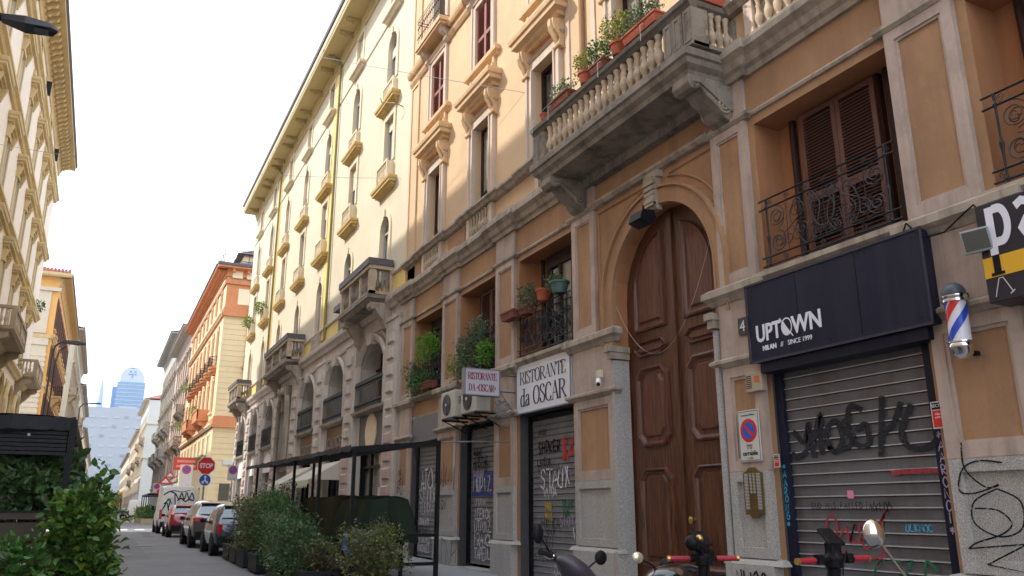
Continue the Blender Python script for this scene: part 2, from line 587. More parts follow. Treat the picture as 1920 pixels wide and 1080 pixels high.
def frame(mb, s0, s1, z0, z1, w, o0, o1):                # raised rectangular frame
    mb.ob(o0, o1, s0, s0 + w, z0, z1)
    mb.ob(o0, o1, s1 - w, s1, z0, z1)
    mb.ob(o0, o1, s0 + w, s1 - w, z1 - w, z1)
    mb.ob(o0, o1, s0 + w, s1 - w, z0, z0 + w)
CORN = [(0, 0.0), (0.05, 0.0), (0.07, 0.06), (0.12, 0.10), (0.16, 0.20), (0.24, 0.26), (0.26, 0.27), (0.26, 0.36), (0.30, 0.40), (0.30, 0.46), (0, 0.48)]
def scaled(prof, o, z, z0):
    return [(a * o, z0 + b * z) for a, b in prof]
def catmull(P, n=6):
    P = [Vector(p) for p in P]
    Q = [P[0]] + P + [P[-1]]
    out = []
    for i in range(1, len(Q) - 2):
        for k in range(n):
            t = k / n
            a, b, c, d = Q[i - 1], Q[i], Q[i + 1], Q[i + 2]
            out.append(0.5 * ((2 * b) + (c - a) * t + (2 * a - 5 * b + 4 * c - d) * t * t + (3 * b - a - 3 * c + d) * t ** 3))
    out.append(P[-1])
    return out
def spiral(cx, cy, r0, turns, start, ccw=1, n=None):      # from outside inward
    n = n or int(14 * turns) + 4
    return [Vector((cx + (r0 * (1 - 0.86 * i / n)) * math.cos(start + ccw * 2 * PI * turns * i / n),
                    cy + (r0 * (1 - 0.86 * i / n)) * math.sin(start + ccw * 2 * PI * turns * i / n))) for i in range(n + 1)]
# text as mesh: u to the right, v up; fn maps (u,v,depth)->3D
def text_mb(txt, size, fn, sx=1.0, align='CENTER', ext=0.003, bold=0.0, space=1.0):
    c = bpy.data.curves.new('lettering', 'FONT')
    c.body = txt
    c.size = size
    c.align_x = align
    c.extrude = ext
    c.offset = bold
    c.space_character = space
    c.resolution_u = 3
    o = bpy.data.objects.new('lettering', c)
    COL.objects.link(o)
    dg = bpy.context.evaluated_depsgraph_get()
    me = bpy.data.meshes.new_from_object(o.evaluated_get(dg))
    mb = MB()
    mb.v = [fn(v.co.x * sx, v.co.y, v.co.z) for v in me.vertices]
    mb.f = [tuple(p.vertices) for p in me.polygons]
    bpy.data.objects.remove(o)
    bpy.data.curves.remove(c)
    bpy.data.meshes.remove(me)
    return mb
def facing_street(s, z, o):                               # plane parallel to the right facade, seen from the street
    return lambda u, v, d=0.0: (-(o + d), s - u, z + v)
# high contrast serif letters as nib strokes (height 1)
SERIF = {
 'R': (0.62, [[(0.1, 0), (0.1, 1)], [(0.1, 0.97), (0.3, 0.97), (0.46, 0.9), (0.5, 0.75), (0.44, 0.58), (0.3, 0.5), (0.1, 0.5)], [(0.28, 0.5), (0.42, 0.25), (0.62, 0)]], [(0.1, 0), (0.1, 1), (0.58, 0)]),
 'I': (0.24, [[(0.12, 0), (0.12, 1)]], [(0.12, 0), (0.12, 1)]),
 'S': (0.5, [[(0.42, 0.8), (0.36, 0.95), (0.22, 1), (0.1, 0.92), (0.07, 0.76), (0.16, 0.62), (0.32, 0.48), (0.43, 0.34), (0.43, 0.15), (0.32, 0.02), (0.17, 0), (0.08, 0.1), (0.05, 0.25)]], []),
 'T': (0.56, [[(0.28, 0), (0.28, 1)], [(0.02, 0.97), (0.54, 0.97)], [(0.03, 0.97), (0.01, 0.78)], [(0.53, 0.97), (0.55, 0.78)]], [(0.28, 0)]),
 'O': (0.66, [[(0.33 + 0.27 * math.sin(2 * PI * i / 20), 0.5 + 0.51 * math.cos(2 * PI * i / 20)) for i in range(21)]], []),
 'A': (0.62, [[(0.06, 0), (0.3, 1)], [(0.3, 1), (0.54, 0)], [(0.15, 0.35), (0.44, 0.35)]], [(0.06, 0), (0.54, 0)]),
 'N': (0.66, [[(0.1, 0), (0.1, 1)], [(0.1, 1), (0.54, 0)], [(0.54, 0), (0.54, 1)]], [(0.1, 0), (0.08, 1), (0.54, 1)]),
 'E': (0.54, [[(0.1, 0), (0.1, 1)], [(0.1, 0.97), (0.46, 0.97), (0.48, 0.8)], [(0.1, 0.5), (0.36, 0.5)], [(0.1, 0.03), (0.46, 0.03), (0.5, 0.22)]], [(0.1, 0), (0.1, 1)]),
 'D': (0.62, [[(0.1, 0), (0.1, 1)], [(0.1, 0.97), (0.32, 0.95), (0.5, 0.78), (0.55, 0.5), (0.5, 0.22), (0.32, 0.05), (0.1, 0.03)]], [(0.08, 0), (0.08, 1)]),
 'C': (0.6, [[(0.52, 0.78), (0.46, 0.93), (0.32, 1), (0.16, 0.9), (0.07, 0.68), (0.06, 0.35), (0.15, 0.1), (0.32, 0), (0.46, 0.07), (0.54, 0.24)]], []),
 'd': (0.5, [[(0.38, 0), (0.38, 1.02)], [(0.38, 0.5), (0.26, 0.63), (0.12, 0.58), (0.05, 0.32), (0.1, 0.07), (0.24, 0), (0.38, 0.12)]], [(0.42, 0), (0.33, 1.0)]),
 'a': (0.46, [[(0.07, 0.5), (0.14, 0.62), (0.26, 0.63), (0.34, 0.52), (0.34, 0.06), (0.44, 0.02)], [(0.34, 0.4), (0.14, 0.3), (0.06, 0.14), (0.14, 0), (0.25, 0.04), (0.34, 0.16)]], []),
 '<': (0.3, [[(0.24, 0.68), (0.06, 0.5), (0.24, 0.32)]], []), '>': (0.3, [[(0.06, 0.68), (0.24, 0.5), (0.06, 0.32)]], []),
 ' ': (0.3, [], []),
}
def serif(mb, txt, h, width, fn):
    tot = sum(SERIF[c][0] for c in txt)
    k = width / tot
    u = -width / 2
    e = 0
    for ch in txt:
        adv, strokes, ser = SERIF[ch]
        for st in strokes:
            pts = [(u + x * k, y * h) for x, y in (st if len(st) < 4 else [tuple(p) for p in catmull(st, 4)])]
            if len(pts) == 2:
                dx, dy = pts[1][0] - pts[0][0], pts[1][1] - pts[0][1]
                nx = abs(dy) / math.hypot(dx, dy)
                thick = (0.04 + 0.115 * nx) * h
                if ch in 'AN' and dy * dx > 0 or (ch == 'N' and dx == 0):
                    thick = 0.045 * h
                mb.ribbon(pts, thick, lambda a, b, e=e: fn(a, b, e))
            else:
                mb.ribbon(pts, lambda t, d: (0.04 + 0.115 * abs(d.y) ** 1.5) * h, lambda a, b, e=e: fn(a, b, e))
            e += 0.0002
        for sx, sy in ser:
            cx, cy = u + sx * k, (sy if sy < 0.5 else sy) * h
            mb.ribbon([(cx - 0.13 * k, cy), (cx + 0.13 * k, cy)], 0.035 * h, lambda a, b, e=e: fn(a, b, e))
            e += 0.0002
        u += adv * k
# hand drawn tag letters (height 1)
TAG = {
 'A': [[(0, 0), (0.3, 1), (0.6, 0)], [(0.1, 0.35), (0.55, 0.4)]], 'R': [[(0.05, 0), (0.05, 1), (0.45, 0.85), (0.4, 0.5), (0.05, 0.45), (0.55, 0)]],
 'O': [[(0.3, 1), (0.05, 0.7), (0.05, 0.3), (0.3, 0), (0.55, 0.3), (0.55, 0.7), (0.3, 1)]], 'N': [[(0, 0), (0.05, 1), (0.5, 0), (0.55, 1)]],
 'C': [[(0.55, 0.85), (0.3, 1), (0.05, 0.7), (0.05, 0.3), (0.3, 0), (0.55, 0.2)]], 'G': [[(0.55, 0.85), (0.3, 1), (0.05, 0.6), (0.1, 0.15), (0.4, 0), (0.58, 0.25), (0.55, 0.5), (0.3, 0.45)]],
 'I': [[(0.2, 0), (0.22, 1)]], 'S': [[(0.5, 0.85), (0.25, 1), (0.05, 0.75), (0.3, 0.5), (0.5, 0.25), (0.25, 0), (0, 0.15)]],
 'M': [[(0, 0), (0.12, 1), (0.35, 0.3), (0.58, 1), (0.7, 0)]], 'H': [[(0.02, 0), (0.05, 1)], [(0.05, 0.5), (0.5, 0.55)], [(0.5, 0), (0.55, 1)]],
 'L': [[(0.1, 1), (0.05, 0.1), (0.55, 0.02)]], 'D': [[(0.05, 0), (0.05, 1), (0.45, 0.8), (0.5, 0.3), (0.05, 0)]], 'F': [[(0.05, 0), (0.05, 1), (0.5, 1)], [(0.05, 0.55), (0.4, 0.55)]],
 'E': [[(0.5, 1), (0.05, 0.95), (0.05, 0.05), (0.5, 0)], [(0.05, 0.5), (0.4, 0.52)]], 'K': [[(0.05, 0), (0.05, 1)], [(0.5, 1), (0.08, 0.5), (0.55, 0)]],
 'W': [[(0, 1), (0.15, 0), (0.35, 0.7), (0.55, 0), (0.7, 1)]], 'U': [[(0.05, 1), (0.05, 0.2), (0.3, 0), (0.5, 0.2), (0.52, 1)]], 'P': [[(0.05, 0), (0.05, 1), (0.45, 0.85), (0.4, 0.5), (0.05, 0.45)]],
 'T': [[(0.3, 0), (0.3, 1)], [(0, 1), (0.6, 1)]], 'Z': [[(0, 1), (0.55, 1), (0.02, 0), (0.6, 0)]], 'Y': [[(0, 1), (0.28, 0.5)], [(0.58, 1), (0.2, 0)]], 'X': [[(0, 0), (0.5, 1)], [(0, 1), (0.55, 0)]],
 '*': [[(0.25, 0.15), (0.3, 0.85)], [(0.02, 0.35), (0.52, 0.65)], [(0.02, 0.65), (0.52, 0.35)]], ' ': [], '_': [[(0, 0.02), (0.5, 0.02)]], '4': [[(0.45, 0), (0.45, 1), (0, 0.35), (0.6, 0.35)]],
 '<': [[(0.4, 0.8), (0.1, 0.5), (0.4, 0.2)]], '1': [[(0.1, 0.8), (0.3, 1), (0.3, 0)]], 'V': [[(0, 1), (0.28, 0), (0.56, 1)]], 'J': [[(0.4, 1), (0.4, 0.1), (0.1, 0.05)]], 'B': [[(0.05, 0), (0.05, 1), (0.4, 0.8), (0.1, 0.52), (0.5, 0.25), (0.05, 0)]],
}
def tagtext(mb, txt, h, fn, w=0.012, adv=0.72, sx=1.0, vertical=False, jit=0.06):
    u = v = 0.0
    e = 0
    for ch in txt:
        for st in TAG[ch]:
            p = [((u + (x + random.uniform(-jit, jit)) * sx) * h, (v + y + random.uniform(-jit, jit)) * h) for x, y in st]
            if len(p) > 2 and ch not in 'AMNWVZ':
                p = [tuple(q) for q in catmull(p, 4)]
            mb.ribbon(p, w, lambda a, b, e=e: fn(a, b, e))
            e += 0.00015
        if vertical:
            v -= 1.15
        else:
            u += adv * sx
    return mb
# ================================================================= GROUND
GZ = [(-60, 0), (11, 0), (25, 0.2), (42, 0.3), (1500, 0.3)]
def gz(y):                                                # the street climbs gently away from the camera
    for (a, za), (b, zb) in zip(GZ, GZ[1:]):
        if y <= b:
            return za + (zb - za) * (y - a) / (b - a)
    return 0.3
mb = MB()
for (a, za), (b, zb) in zip(GZ, GZ[1:]):
    mb.quad((-400, a, za), (400, a, za), (400, b, zb), (-400, b, zb))
structure(mb, 'road', M_ASPH)
def walk(x0, x1, ys):
    m = MB()
    for a, b in zip(ys, ys[1:]):
        za, zb = gz(a) + 0.13, gz(b) + 0.13
        m.prism([(a, -0.2), (b, -0.2), (b, zb), (a, za)], 'x', x0, x1)
    structure(m, 'pavement', M_PAVE)
walk(5.75, 7.9, (-12, 11, 25, 42, 56.6))
walk(5.75, 7.9, (70.5, 420))
walk(-5.1, -3.2, (-12, 11, 25, 42, 57.5))
walk(-5.1, -3.2, (72, 420))
def kerb(x0, x1, ys):
    root = structure(MB().box(x0, x1, ys[0], ys[1], -0.2, -0.1), 'kerb', M_KERB)
    me = MB().box(x0 - 0.006, x1 + 0.002, 0.006, 1.194, -0.05, 0.136).mesh('kerb_stone', M_KERB, bevel=0.008)
    y = ys[0]
    while y < ys[1] - 1.0:
        if -1 < y < 56:
            inst(me, 'kerb_stone', root, (0, y, gz(y)), (math.atan2(gz(y + 1) - gz(y), 1), 0, 0))
        y += 1.2
kerb(5.58, 5.75, (-12, 56.6))
kerb(-3.2, -3.03, (-12, 57.5))
mb = MB()
for k in range(9):
    mb.quad((-2.6 + k * 1.0, 58.2, 0.304), (-2.05 + k * 1.0, 58.2, 0.304), (-2.05 + k * 1.0, 61.0, 0.304), (-2.6 + k * 1.0, 61.0, 0.304))
structure(mb, 'road_marking', M_ROADW)
M_PATCH = mat('newer asphalt patch', (0.14, 0.138, 0.143), 0.9, var=0.2, scale=2, bump=0.3, bscale=80)
def onroad(x0, x1, y0, y1):
    return MB().quad((x0, y0, gz(y0) + 0.004), (x1, y0, gz(y0) + 0.004), (x1 + 0.1, y1, gz(y1) + 0.004), (x0 + 0.05, y1, gz(y1) + 0.004))
for x0, x1, y0, y1 in ((0.9, 1.5, 25.2, 41), (2.2, 2.6, 43, 55)):
    structure(onroad(x0, x1, y0, y1), 'road_patch', M_PATCH)
for lb, mx_, my_ in (('larger iron manhole cover in the middle of the roadway', 1.7, 33.5), ('iron manhole cover nearer the left side of the roadway', 0.9, 27.5), ('farthest iron manhole cover in the roadway', 2.4, 44.0)):
  MH = thing('manhole_cover', lb, 'manhole cover', (mx_, my_, gz(my_)))
  MH.scale = (1, 1, 1) if my_ == 33.5 else (0.8, 0.8, 1)
  part(MB().lathe([(0.36, 0.001), (0.36, 0.012), (0.33, 0.014)], (0, 0, 0), 24), 'rim', M_METAL, MH)
  part(MB().lathe([(0.31, 0.001), (0.31, 0.016)], (0, 0, 0), 24), 'lid', M_GUTTER, MH)

# ================================================================= PEACH BUILDING
PB = thing('apartment_building', 'peach plastered house with the big brown arched door, restaurant shutters and long stone balcony', 'building', (7.8, 0, 0))
Y0, Y1, ZTOP = -9.0, 23.1, 21.6
MEZ = [(2.3, 4.62), (5.63, 7.88), (12.98, 15.3), (16.42, 18.6), (19.78, 22.05)]
WCOL = [20.65, 17.33, 14.0, 10.7, 7.4, 4.1]
DC, DR, DSP = 10.2, 1.35, 5.05                           # door centre, radius, springing
hl, hu = [], []
for a, b in MEZ:
    hl.append((a, b, 4.6, 6.85, 0.5))
SHOP = [(1.9, 4.45, 0.0, 3.3, 0.3), (5.62, 7.95, 0.0, 3.42, 0.22), (13.02, 15.28, 0.0, 3.45, 0.35), (16.5, 18.5, 0.13, 3.5, 0.35), (19.95, 22.0, 0.13, 4.0, 0.3)]
rev2 = MB()
SHOP = [(a, b, 0.0, d, e, 0, rev2) for a, b, c, d, e in SHOP]
hl += SHOP
hl.append((DC - DR, DC + DR, 0.0, DSP + DR, 0.24, DR))
lo, rev = MB(), MB()
wall(lo, Y0, Y1, 0, 8.12, hl, rev=rev)
part(lo, 'lower_wall', M_PEACH, PB)
part(rev, 'opening_reveal', M_TERRA, PB)
part(rev2, 'shop_reveal', mat('dark grey reveal', (0.07, 0.068, 0.07), 0.7, var=0.3), PB)
for c in WCOL:
    hu.append((c - 0.5, c + 0.5, 8.9, 11.2, 0.28))
    hu.append((c - 0.5, c + 0.5, 12.95, 14.85, 0.16))
    hu.append((c - 0.5, c + 0.5, 15.66, 18.0, 0.2))
up = MB()
wall(up, Y0, Y1, 8.12, ZTOP, hu)
core(up, Y0, Y1, ZTOP)
part(up, 'upper_wall', M_PEACHUP, PB)
r = MB()
r.prism([(-1.1, ZTOP), (-1.1, ZTOP + 0.3), (6, ZTOP + 3), (12, ZTOP + 0.3), (12, ZTOP)], 'y', Y0, Y1)
part(r, 'roof', M_TILED, PB)
co = MB()
co.mould(Y0, Y1, scaled(CORN, 3.2, 2.2, ZTOP - 1.06))
part(co, 'roof_cornice', M_HOOD, PB)

# --- horizontal mouldings
m1 = MB()
def broken(mb, prof, res, s0=Y0, s1=Y1, ext=0.07):      # moulding that steps forward over pilasters
    mb.mould(s0, s1, prof)
    for a, b in res:
        mb.rmould(a, b, [(o + ext if o > 0 else 0, z + (0.004 if i < len(prof) / 2 else -0.004)) for i, (o, z) in enumerate(prof)])
PIL = [(4.74, 5.6), (8.0, 8.74), (12.1, 12.9), (15.42, 16.38), (18.66, 19.72), (22.1, 23.08)]
broken(m1, [(0, 7.62), (0.05, 7.62), (0.07, 7.70), (0.13, 7.74), (0.17, 7.84), (0.24, 7.90), (0.26, 7.92), (0.26, 8.02), (0.22, 8.06), (0.22, 8.10), (0, 8.12)], PIL, s0=Y0)
part(m1, 'main_cornice', M_STONE, PB)
m2 = MB()
broken(m2, [(0, 8.72), (0.10, 8.74), (0.14, 8.80), (0.20, 8.84), (0.20, 8.90), (0.12, 8.93), (0, 8.95)], [(c - 0.98, c + 0.98) for c in WCOL[:3]], ext=0.05)
part(m2, 'sill_ledge', M_STONE, PB)
m3 = MB()
for a, b in zip([Y0] + [p[1] for p in PIL], [p[0] for p in PIL] + [Y1]):
    if not (8.7 < a < 9):
        m3.mould(a, b, [(0, 6.98), (0.035, 6.985), (0.05, 7.02), (0.035, 7.055), (0, 7.06)])
part(m3, 'lintel_string', M_STONE, PB)
m4 = MB()
for a, b in [(1.5, 4.74), (5.6, 8.0), (12.9, 15.42), (16.38, 18.66), (19.72, 22.1)]:
    m4.mould(a, b, [(0, 4.44), (0.08, 4.45), (0.14, 4.50), (0.17, 4.53), (0.17, 4.60), (0, 4.606)])
    m4.quad((-0.002, a, 4.604), (0.95, a, 4.604), (0.95, b, 4.604), (-0.002, b, 4.604))
part(m4, 'mezzanine_sill', M_STONE, PB)

# --- mezzanine pilasters: pink stone frame around a plaster field
pf, pp, cap, blk = MB(), MB(), MB(), MB()
for a, b in PIL:
    z0, z1 = 4.62, 6.96
    pp.ob(0, 0.035, a + 0.02, b - 0.02, z0, z1)
    frame(pf, a, b, z0, z1, 0.13, 0, 0.075)
    frame(pf, a + 0.13, b - 0.13, z0 + 0.13, z1 - 0.13, 0.035, 0.03, 0.058)
    cap.rmould(a - 0.01, b + 0.01, [(0, 6.96), (0.08, 6.965), (0.12, 7.01), (0.12, 7.06), (0.09, 7.08), (0, 7.082)])
    blk.ob(0, 0.06, a, b, 7.085, 7.62)
part(pf, 'pilaster_frame', M_PINK, PB)
part(pp, 'pilaster_field', M_PEACH, PB)
part(cap, 'pilaster_capital', M_STONE, PB)
part(blk, 'frieze_block', M_PINK, PB)

# --- ground floor piers
piers = [(4.50, 5.56, 0), (8.0, 8.83, 1), (11.57, 12.95, 1), (15.38, 16.42, 0), (18.56, 19.86, 0), (22.04, 23.08, 0)]
gd, gp, gf, gm, gb = MB(), MB(), MB(), MB(), MB()
for a, b, dj in piers:
    e = 0.0
    gd.ob(0, 0.16, a + 0.03, b - 0.03, 0.13, 0.82)
    gd.rmould(a + 0.03, b - 0.03, [(0, 0.82), (0.16, 0.824), (0.12, 0.88), (0.06, 0.90), (0, 0.902)])
    # granite shaft to 2.0 with sunk field
    gd.ob(0, 0.055, a + 0.05, b - 0.05, 0.90, 2.0)
    frame(gd, a + 0.045, b - 0.045, 0.905, 2.0, 0.13, 0.05, 0.10)
    # upper shaft: pink frame and plaster field
    gp.ob(0, 0.05, a + 0.05, b - 0.05, 2.0, 3.42)
    frame(gf, a + 0.04, b - 0.04, 2.004, 3.42, 0.14, 0, 0.095)
    frame(gf, a + 0.18, b - 0.18, 2.14, 3.28, 0.04, 0.045, 0.072)
    gm.rmould(a + 0.02, b - 0.02, [(0, 3.42), (0.10, 3.425), (0.13, 3.46), (0.17, 3.49), (0.17, 3.53), (0.12, 3.56), (0, 3.562)])
    gb.ob(0, 0.09, a + 0.03, b - 0.03, 3.56, 4.34)
    gm.rmould(a, b, [(0, 4.34), (0.10, 4.345), (0.14, 4.41), (0.20, 4.46), (0.20, 4.55), (0.12, 4.60), (0, 4.618)])
part(gd, 'granite_pier', M_GRAN, PB, bevel=0)
part(gp, 'pier_field', M_PEACH, PB)
part(gf, 'pier_frame', M_PINK, PB)
part(gm, 'pier_moulding', M_STONE, PB)
part(gb, 'pier_block', M_PINK, PB)
# granite jambs beside the great door
dj = MB()
for a, b in ((8.83 - 0.0, 8.90), (11.50, 11.57)):
    dj.ob(-0.2, 0.13, a, b, 0.13, 4.0)
    dj.ob(-0.2, 0.16, a - 0.02, b + 0.02, 0.13, 0.85)
part(dj, 'door_jamb', M_GRAN, PB)
di = MB()
for a, b in ((8.80, 8.93), (11.47, 11.60)):
    di.ob(-0.2, 0.20, a, b, 4.02, 4.14)
    di.ob(-0.2, 0.24, a - 0.02, b + 0.02, 4.14, 4.24)
part(di, 'impost', M_STONE, PB)

# --- arch round the door
ar = MB()
def arch_band(mb, r0, r1, o0, o1, n=32, stilt=0.8):
    pts = [(DC - math.cos(PI * i / n), math.sin(PI * i / n)) for i in range(n + 1)]
    inner = [(DC - r0, DSP - stilt)] + [(DC - r0 * math.cos(PI * i / n), DSP + r0 * math.sin(PI * i / n)) for i in range(n + 1)] + [(DC + r0, DSP - stilt)]
    outer = [(DC - r1, DSP - stilt)] + [(DC - r1 * math.cos(PI * i / n), DSP + r1 * math.sin(PI * i / n)) for i in range(n + 1)] + [(DC + r1, DSP - stilt)]
    for i in range(len(inner) - 1):
        a, b, c, d = inner[i], inner[i + 1], outer[i + 1], outer[i]
        vs = [(-o1, *a), (-o1, *b), (-o1, *c), (-o1, *d), (-o0, *a), (-o0, *b), (-o0, *c), (-o0, *d)]
        mb.add(vs, [(0, 1, 2, 3), (0, 4, 5, 1), (3, 2, 6, 7)])
    return mb
arch_band(ar, DR, DR + 0.27, 0.0, 0.07)
part(ar, 'arch_band', M_PEACH, PB)
ar = MB()
arch_band(ar, DR + 0.265, DR + 0.31, 0.0, 0.12)
arch_band(ar, DR - 0.002, DR + 0.035, 0.0, 0.085)
part(ar, 'arch_moulding', M_PEACH, PB)
ks = MB()
ks.prism([(0, 6.30), (-0.10, 6.30), (-0.20, 6.42), (-0.17, 6.55), (-0.14, 6.7), (-0.20, 6.86), (0, 6.86)], 'y', DC - 0.12, DC + 0.12)
ks.prism([(DC - 0.20, 6.86), (DC + 0.20, 6.86), (DC + 0.20, 6.98), (DC - 0.20, 6.98)], 'x', -0.13, 0.0)
for k in range(5):
    ks.ob(0.13, 0.185, DC - 0.12 - 0.008 * k, DC + 0.12 + 0.008 * k, 6.36 + k * 0.095, 6.42 + k * 0.095)
part(ks, 'keystone', M_STONE, PB)
# spandrel panels
sp = MB()
for sg in (-1, 1):
    pts = []
    for i in range(15):
        t = PI / 2 * (0.10 + 0.78 * i / 14)
        pts.append((DC + sg * (DR + 0.44) * math.cos(t), DSP + (DR + 0.44) * math.sin(t)))
    out = [(DC + sg * 1.80, pts[0][1])] + pts + [(DC + sg * 0.36, 6.86), (DC + sg * 1.80, 6.86)]
    path = [(-0.012, a, b) for a, b in out] + [(-0.012, *out[0])]
    sp.tube(path, 0.024, 4)
part(sp, 'spandrel_moulding', M_PEACH, PB)
st = MB()
st.mould(8.74, 12.1, [(0, 6.98), (0.09, 6.985), (0.14, 7.03), (0.14, 7.08), (0, 7.1)])
part(st, 'arch_string', M_STONE, PB)

# --- door leaves with carved panels
def chamfer(a, b, c, d, k, bottom=False):
    p = [(a, c + (k if bottom else 0))] if bottom else [(a, c)]
    if bottom:
        p = [(a + k, c), (b - k, c), (b, c + k)]
    else:
        p = [(a, c), (b, c)]
    p += [(b, d - k), (b - k, d), (a + k, d), (a, d - k)]
    if bottom:
        p += [(a, c + k)]
    return p
def raised_panel(mb, poly, o, wdt=0.07):
    cx = sum(p[0] for p in poly) / len(poly)
    cz = sum(p[1] for p in poly) / len(poly)
    hx = max(abs(p[0] - cx) for p in poly)
    hz = max(abs(p[1] - cz) for p in poly)
    def ins(t):
        return [(cx + (p[0] - cx) * (1 - t / hx), cz + (p[1] - cz) * (1 - t / hz)) for p in poly]
    rings = [(0, 0), (0.012, 0.045), (wdt * 0.5, 0.055), (wdt * 0.8, 0.03), (wdt, 0.005), (wdt * 1.5, -0.012), (wdt * 1.7, 0.0), (wdt * 2.1, 0.03)]
    n = len(poly)
    base = len(mb.v)
    for t, h in rings:
        mb.v.extend([(-(o + h), x, z) for x, z in ins(min(t, hx * 0.85))])
    for i in range(len(rings) - 1):
        for k in range(n):
            a = base + i * n + k
            b = base + i * n + (k + 1) % n
            mb.f.append((a, b, b + n, a + n))
    mb.f.append(tuple(base + (len(rings) - 1) * n + k for k in range(n)))
dl = []
DD = -0.24
for sg, a, b in ((1, DC, DC + DR), (-1, DC - DR, DC)):
    mbd = MB()
    pts = [(a + 0.004, 0.14), (b - 0.004, 0.14)]
    n = 16
    if sg > 0:
        pts += [(DC + DR * math.cos(PI / 2 * i / n), DSP + DR * math.sin(PI / 2 * i / n)) for i in range(n + 1)]
        pts[-1] = (DC + 0.004, DSP + DR)
    else:
        pts += [(DC - 0.004, DSP + DR)] + [(DC - DR * math.sin(PI / 2 * i / n), DSP + DR * math.cos(PI / 2 * i / n)) for i in range(1, n + 1)]
    mbd.prism(pts, 'x', -DD, -DD + 0.08)
    leaf = part(mbd, 'door_leaf', M_WOOD, PB)
    lo_, hi_ = a + (0.24 if sg > 0 else 0.22), b - (0.22 if sg > 0 else 0.24)
    for nm, c, d, k in (('door_panel', 0.62, 2.16, 0.16), ('door_panel', 2.50, 3.84, 0.16), ('door_panel', 4.0, 4.28, 0.12)):
        q = MB()
        raised_panel(q, chamfer(lo_, hi_, c, d, k, bottom=(c > 2.3)), DD, 0.09 if c < 3.9 else 0.045)
        part(q, nm, M_WOODR if c > 2.3 else M_WOOD, leaf)
    q = MB()
    rr = DR - 0.26
    poly = [(lo_, 4.44), (hi_, 4.44)]
    if sg > 0:
        poly += [(DC + rr * math.cos(t), DSP + rr * math.sin(t)) for t in [PI / 2 * i / 12 for i in range(0, 11)]]
        poly = [p for p in poly if p[0] > lo_ - 0.001] + [(lo_, DSP + math.sqrt(rr * rr - (lo_ - DC) ** 2))]
        poly[1] = (DC + rr, 4.44)
    else:
        arc = [(DC - rr * math.cos(t), DSP + rr * math.sin(t)) for t in [PI / 2 * i / 12 for i in range(0, 11)]]
        arc = [p for p in arc if p[0] < hi_ + 0.001]
        poly = [(hi_, 4.44), (hi_, DSP + math.sqrt(rr * rr - (hi_ - DC) ** 2))] + arc[::-1] + [(DC - rr, 4.44)]
    raised_panel(q, poly, DD, 0.085)
    part(q, 'arched_panel', M_WOODR, leaf)
    dl.append(leaf)
q = MB()
q.ob(DD, DD + 0.05, DC - 0.055, DC + 0.055, 0.2, DSP + DR - 0.06)
part(q, 'cover_strip', M_WOOD, PB)
q = MB()
q.lathe([(0.01, -DD - 0.03), (0.03, -DD - 0.05), (0.025, -DD - 0.08), (0.05, -DD - 0.11), (0.052, -DD - 0.14), (0.02, -DD - 0.16)], (0, 9.93, 1.36), 12, 'x')
for i in range(len(q.v)):
    q.v[i] = (q.v[i][0], q.v[i][1], q.v[i][2])
part(q, 'door_knob', M_BRASS, dl[1], smooth=True)
q = MB()
q.box(0.24, 0.5, DC - DR, DC + DR, 0.0, 0.14)
part(q, 'door_threshold', M_GRAN, PB)
# floodlight hanging under the keystone
fl = thing('floodlight', 'black floodlight hanging from the keystone over the great wooden door', 'lamp', (7.8, 0, 0))
q = MB()
q.prism([(-0.50, 6.05), (-0.28, 5.98), (-0.16, 6.12), (-0.2, 6.25), (-0.44, 6.22)], 'y', DC - 0.17, DC + 0.17)
part(q, 'housing', M_BLACK, fl, bevel=0.01)
q = MB()
q.quad((-0.495, DC - 0.14, 6.035), (-0.30, DC - 0.14, 5.975), (-0.30, DC + 0.14, 5.975), (-0.495, DC + 0.14, 6.035))
part(q, 'glass', M_NAVY, fl)
q = MB().tube([(-0.3, DC, 6.22), (-0.3, DC, 6.36)], 0.02)
part(q, 'bracket', M_BLACK, fl)
# hanging wire across the door
q = MB()
q.tube([(-0.02, 11.5 - 2.6 * t, 4.95 - 1.15 * (1 - (2 * t - 1) ** 2) - 0.0 + 0.6 * t * t) for t in [i / 20 for i in range(21)]], 0.0022, 4)
tag(part(q, 'cable', M_GREYW, None, (7.8, 0, 0)), 'thin pale cable hanging in a loop across the great wooden door', 'cable')

# --- parapet balusters under first floor windows (and the lit stretch right of the balcony)
BALP = [(0.035, 0), (0.05, 0.03), (0.05, 0.06), (0.03, 0.09), (0.045, 0.14), (0.068, 0.20), (0.066, 0.26), (0.04, 0.34), (0.032, 0.40), (0.045, 0.44), (0.032, 0.47), (0.042, 0.52), (0.056, 0.58)]
BALP = [(r_ * 1.0, z_) for r_, z_ in BALP] + [(0.05, 0.60)]
bal_me = MB().lathe(BALP, (0, 0, 0), 10).mesh('baluster', M_BALUST, smooth=True)
bal_med = MB().lathe(BALP, (0, 0, 0), 10).mesh('baluster', M_BALC, smooth=True)
bp = MB()
panels = [(c - 0.58, c + 0.62) for c in WCOL[:2]] + [(13.2, 14.2), (6.15, 7.62)]
for a, b in panels:
    bp.ob(0, 0.10, a - 0.17, a, 8.12, 8.72)
    bp.ob(0, 0.10, b, b + 0.17, 8.12, 8.72)
    bp.ob(0, 0.10, a, b, 8.12, 8.16)
    bp.ob(0, 0.004, a, b, 8.16, 8.72)
par = part(bp, 'parapet_panel', M_SURR, PB)
for a, b in panels:
    n = int((b - a) / 0.165)
    for k in range(n):
        inst(bal_me, 'baluster', par, (-0.055, a + (b - a) * (k + 0.5) / n, 8.15), scale=(0.85, 1, 0.95))
q = MB()
